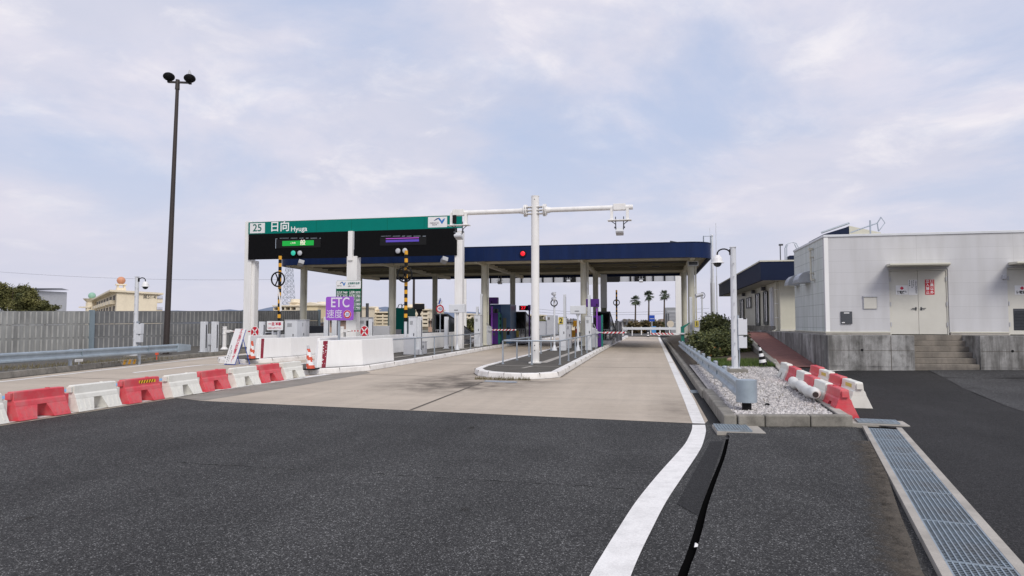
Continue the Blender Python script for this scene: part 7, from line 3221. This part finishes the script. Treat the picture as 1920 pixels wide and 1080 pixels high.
def palm(label, px, pyc, Y, group):
    c = at(px, pyc, Y)
    t = thing('palm_tree', label, 'palm tree', (c.x, Y, 0), 0, group)
    m = MB()
    hz = c.z
    m.tube([(-.05 * hz * .4, 0, 0), (-.03 * hz * .3, 0, hz * .4), (0, 0, hz * .8), (0, 0, hz - .3)], [.22, .15, .12, .14], 10)
    m.build('trunk', WOODB, t)
    m = MB()
    rnd = random.Random(int(px))
    for k in range(30):
        a = k * 2.4 + rnd.uniform(-.2, .2)
        el = rnd.uniform(-.85, 1.35)
        d = Vector((math.cos(a) * math.cos(el), math.sin(a) * math.cos(el), math.sin(el)))
        pl_ = rnd.uniform(.40, .60)
        e = Vector((0, 0, hz)) + d * pl_
        side = d.cross(Vector((0, 0, 1))).normalized()
        up = side.cross(d)
        m.tube([(0, 0, hz - .1), Vector((0, 0, hz)) + d * pl_ * .5 + Vector((0, 0, .08)), e], .03, 5)
        for j in range(13):
            b = R(-80 + j * 160 / 12)
            v = (d * math.cos(b) + side * math.sin(b)).normalized()
            ln = .68 * (1 - .25 * abs(b)) * rnd.uniform(.85, 1.1)
            w_ = up * .0 + (side * math.cos(b) - d * math.sin(b)) * .05
            tip = e + v * ln + Vector((0, 0, -.35 * ln * (1 if el < .5 else .4)))
            mid = e + v * ln * .55
            m.add([e, mid + w_, tip, mid - w_], [(0, 1, 2, 3)])
    m.build('crown', LEAF3, t, fixn=False)
    m = MB()
    for k in range(40):
        a = rnd.uniform(0, 6.3)
        r_ = rnd.uniform(.12, .30)
        m.add([(math.cos(a) * r_ * .5, math.sin(a) * r_ * .5, hz - .3), (math.cos(a + .3) * r_, math.sin(a + .3) * r_, hz - rnd.uniform(.5, .9)), (math.cos(a) * r_, math.sin(a) * r_, hz - .6)], [(0, 1, 2)])
    m.build('dead_fronds', DRYG, t, fixn=False)
    return t


GP = 'fan palms beyond the toll plaza'
palm('lowest fan palm, leftmost of the three beyond the right lane', 1191.5, 564, 120, GP)
palm('middle fan palm of the three, behind the blue sign', 1216.5, 555, 118, GP)
palm('rightmost fan palm of the three, left of the far gantry column', 1245.5, 554, 118, GP)

# houses and buildings beyond
def house(label, px0, px1, pye, pyr, Y, wall_m, roof_m, dep=8, wins=3, group='houses beyond the plaza', hip=.25):
    a, b_ = at(px0, pye, Y), at(px1, pye, Y)
    zr = at(px0, pyr, Y + dep / 2).z
    cx = (a.x + b_.x) / 2
    t = thing('house', label, 'house', (cx, Y, 0), 0, group)
    o_ = (cx, Y, 0)
    m = MB(o_)
    m.bb(a.x, b_.x, Y, Y + dep, 0, a.z)
    m.build('wall', wall_m, t)
    ov = .5
    m = MB(o_)
    hx = (b_.x - a.x) * hip
    vs = [(a.x - ov, Y - ov, a.z), (b_.x + ov, Y - ov, a.z), (b_.x + ov, Y + dep + ov, a.z), (a.x - ov, Y + dep + ov, a.z), (a.x + hx, Y + dep / 2, zr), (b_.x - hx, Y + dep / 2, zr)]
    m.add(vs, [(0, 1, 5, 4), (1, 2, 5), (2, 3, 4, 5), (3, 0, 4), (3, 2, 1, 0)])
    m.build('roof', roof_m, t)
    W_ = b_.x - a.x
    for k in range(wins):
        for z0 in ((.9, 3.6) if a.z > 5 else (.9,)):
            m = MB(o_)
            xx = a.x + W_ * (k + .5) / wins
            m.bb(xx - W_ / wins * .25, xx + W_ / wins * .25, Y - .06, Y - .005, z0, z0 + 1.4)
            m.build('window', BUILDD, t)
    return t


house('tan house with a brown hipped roof right of the middle palm', 1232, 1262, 603, 598, 140, BUILDC, ROOFB)
house('cream two-storey house left of the first palm', 1166, 1194, 601.5, 598.5, 135, BUILDC, ROOFG, wins=5)
house('grey shed-like house low at the far end of the right lane', 1167, 1184, 604, 603, 125, GREY, ROOFG, wins=2, hip=.05)
house('small grey-roofed house between the first two palms', 1200, 1213, 606, 600, 160, LGREY, ROOFG)
house('dark-roofed house in the middle of the middle lane', 1062, 1078, 604, 597.5, 110, BUILDC, ROOFG)
house('pinkish house between the gantry column and shelter', 803, 816, 602, 598, 110, HOUSEP, ROOFB)
house('pinkish low house between the noise barrier and the detector pair', 598, 610, 606, 602, 100, HOUSEP, ROOFG)
house('pinkish brick house seen through the detector pair', 616, 626, 601, 598, 100, HOUSEP, ROOFB)
a, b_ = at(1248.5, 620, 95), at(1268, 576.5, 95)
m = MB()
t = thing('tower_block', 'grey ribbed box building right of the palms', 'building', ((a.x + b_.x) / 2, 95, 0))
o_ = ((a.x + b_.x) / 2, 95, 0)
m = MB(o_)
m.bb(a.x, b_.x, 95, 101, 0, b_.z)
m.build('wall', mat('grey_siding', (.30, .31, .32), .7, var=.1), t)
for k in range(9):
    m = MB(o_)
    z = 1.5 + k * (b_.z - 2) / 9
    m.bb(a.x + .2, b_.x - .1, 94.93, 94.995, z, z + .25)
    m.build('siding_strip', GREY, t)
m = MB(o_)
for xx in (a.x + .1, a.x + .35):
    m.bb(xx, xx + .1, 94.85, 94.99, 0, b_.z - .8)
m.build('downpipe', DGREY, t)
a, b_ = at(1025, 620, 85), at(1038, 591, 85)
t = thing('tower_block', 'grey concrete tower seen left of the ringed camera post', 'building', ((a.x + b_.x) / 2, 85, 0))
o_ = ((a.x + b_.x) / 2, 85, 0)
m = MB(o_)
m.bb(a.x, b_.x, 85, 89, 0, b_.z)
m.bb(a.x - 1.2, a.x - .003, 85.2, 89, 0, b_.z * .7)
m.build('wall', GREY, t)
for k in range(3):
    m = MB(o_)
    m.bb(a.x - .8 + k * .5, a.x - .6 + k * .5, 84.95, 84.995, 2.0, 2.3)
    m.build('window', BUILDD, t)
# blue direction sign
a, b_ = at(1217, 602.5, 92), at(1227.5, 591, 92)
t = thing('direction_sign', 'blue direction sign on a post beyond the right lane', 'road sign', ((a.x + b_.x) / 2, 92, 0))
o_ = ((a.x + b_.x) / 2, 92, 0)
m = MB(o_)
m.bb(a.x, b_.x, 92, 92.06, a.z, b_.z)
k = m.build('panel', BLUES, t)
m = MB(o_)
m.bb(a.x + .1, b_.x - .1, 91.98, 91.995, a.z + .32, a.z + .38)
m.build('line', PLATE, k)
m = MB(o_)
m.cyl((o_[0], 92.1, 0), (o_[0], 92.1, b_.z), .06, n=8)
m.build('post', GREY, t)
# light blue machine, mirror, fence, posts, beyond the lane
a, b_ = at(1222, 632, 88), at(1230, 612, 88)
m = MB((0, 0, 0))
m.bb(a.x, b_.x, 88, 88.6, 0, b_.z)
m.cur = 1
m.bb(a.x - .6, a.x - .02, 88, 88.5, 0, b_.z * .8)
solo('vending_box', 'light blue box standing beyond the right lane under the blue sign', 'box', m, [mat('sky_blue_paint', (.08, .30, .62), .5), DGREY], bev=.02)
c = at(1257, 607.5, 84)
t = thing('traffic_mirror', 'pale round traffic mirror beyond the right lane gate', 'mirror', (c.x, 84, 0))
m = MB((c.x, 84, 0))
m.disc((c.x, 83.95, c.z), .42, .08, sx=1)
m.build('mirror', mat('mirror_face', (.62, .55, .44), .3, var=.05), t)
m = MB((c.x, 84, 0))
m.cyl((c.x, 84.1, 0), (c.x, 84.1, c.z), .06, n=8)
m.build('post', DGREY, t)
t = thing('roadside_fence', 'white rail fence crossing behind the end of the right lane', 'fence', (at(1220, 620, 82).x, 82, 0))
o_ = (at(1220, 620, 82).x, 82, 0)
xa, xb = at(1168, 620, 82).x, at(1275, 620, 82).x
m = MB(o_)
m.bb(xa, xb, 82, 82.08, .75, 1.05)
m.build('rail', LGREY, t)
k = 0
x = xa
while x < xb:
    m = MB(o_)
    m.bb(x - .06, x + .06, 82.09, 82.2, 0, 1.1)
    m.build('post', WHITE, t)
    x += 1.1
for lb, px, Y in (('black and white striped bollard left in the lane end', 1215, 76.5), ('black and white striped bollard right in the lane end', 1235.5, 75)):
    c = at(px, 630, Y)
    t = thing('striped_bollard', lb, 'bollard', (c.x, Y, 0), 0, 'striped bollards at the far end of the right lane')
    for k in range(5):
        m = MB()
        m.cyl((0, 0, k * .13), (0, 0, (k + 1) * .13), .14 - .015 * k, .14 - .015 * (k + 1), n=12, caps=k in (0, 4))
        m.build('band', BLACK if k % 2 == 0 else PLATE, t)
struct('pavement', MB().sheet([(-2.4, 79, .12), (3, 79, .12), (4.5, 86, .12), (-2, 84, .12)]), CONC)
# steel lattice mast behind the left island
PYY = 420
c0, c1 = at(533, 590, PYY), at(549, 590, PYY)
ztop = at(541, 496, PYY).z
t = thing('lattice_tower', 'grey lattice pylon in the distance behind the left island', 'pylon', ((c0.x + c1.x) / 2, PYY, 0))
wb, wt = (c1.x - c0.x) * .62, (c1.x - c0.x) * .26
LAT = mat('pylon_steel', (.34, .37, .42), .6)
m = MB()
lv = 11
for k in range(lv):
    z0, z1 = ztop * k / lv, ztop * (k + 1) / lv
    r0, r1 = wb + (wt - wb) * k / lv, wb + (wt - wb) * (k + 1) / lv
    cs = ((-1, -1), (1, -1), (1, 1), (-1, 1))
    for i in range(4):
        a, b_ = cs[i], cs[(i + 1) % 4]
        for p, q in (((a[0] * r0, a[1] * r0, z0), (a[0] * r1, a[1] * r1, z1)), ((a[0] * r0, a[1] * r0, z0), (b_[0] * r1, b_[1] * r1, z1)), ((b_[0] * r0, b_[1] * r0, z0), (a[0] * r1, a[1] * r1, z1)), ((a[0] * r1, a[1] * r1, z1), (b_[0] * r1, b_[1] * r1, z1))):
            m.cyl(p, q, .11, n=4, caps=False, smooth=False)
m.build('lattice', LAT, t)
# power lines far behind
for lb, pts in (('thin power line sagging across the distance right of the mast', ((985, 576), (1130, 586), (1330, 578))), ('lower thin power line sagging across the distance', ((985, 582), (1120, 590), (1330, 585))),
                ('thin power line crossing the pale sky at the left, above the fence', ((-80, 503), (200, 521), (520, 524)))):
    P_ = [at(x, y, 170) for x, y in pts]
    m = MB()
    L_ = []
    for i in range(25):
        u = i / 24
        L_.append(P_[0] * (1 - u) * (1 - 2 * u) + P_[1] * 4 * u * (1 - u) + P_[2] * u * (2 * u - 1))
    m.tube(L_, .028, 5)
    solo('power_line', lb, 'power line', m, DGREY)
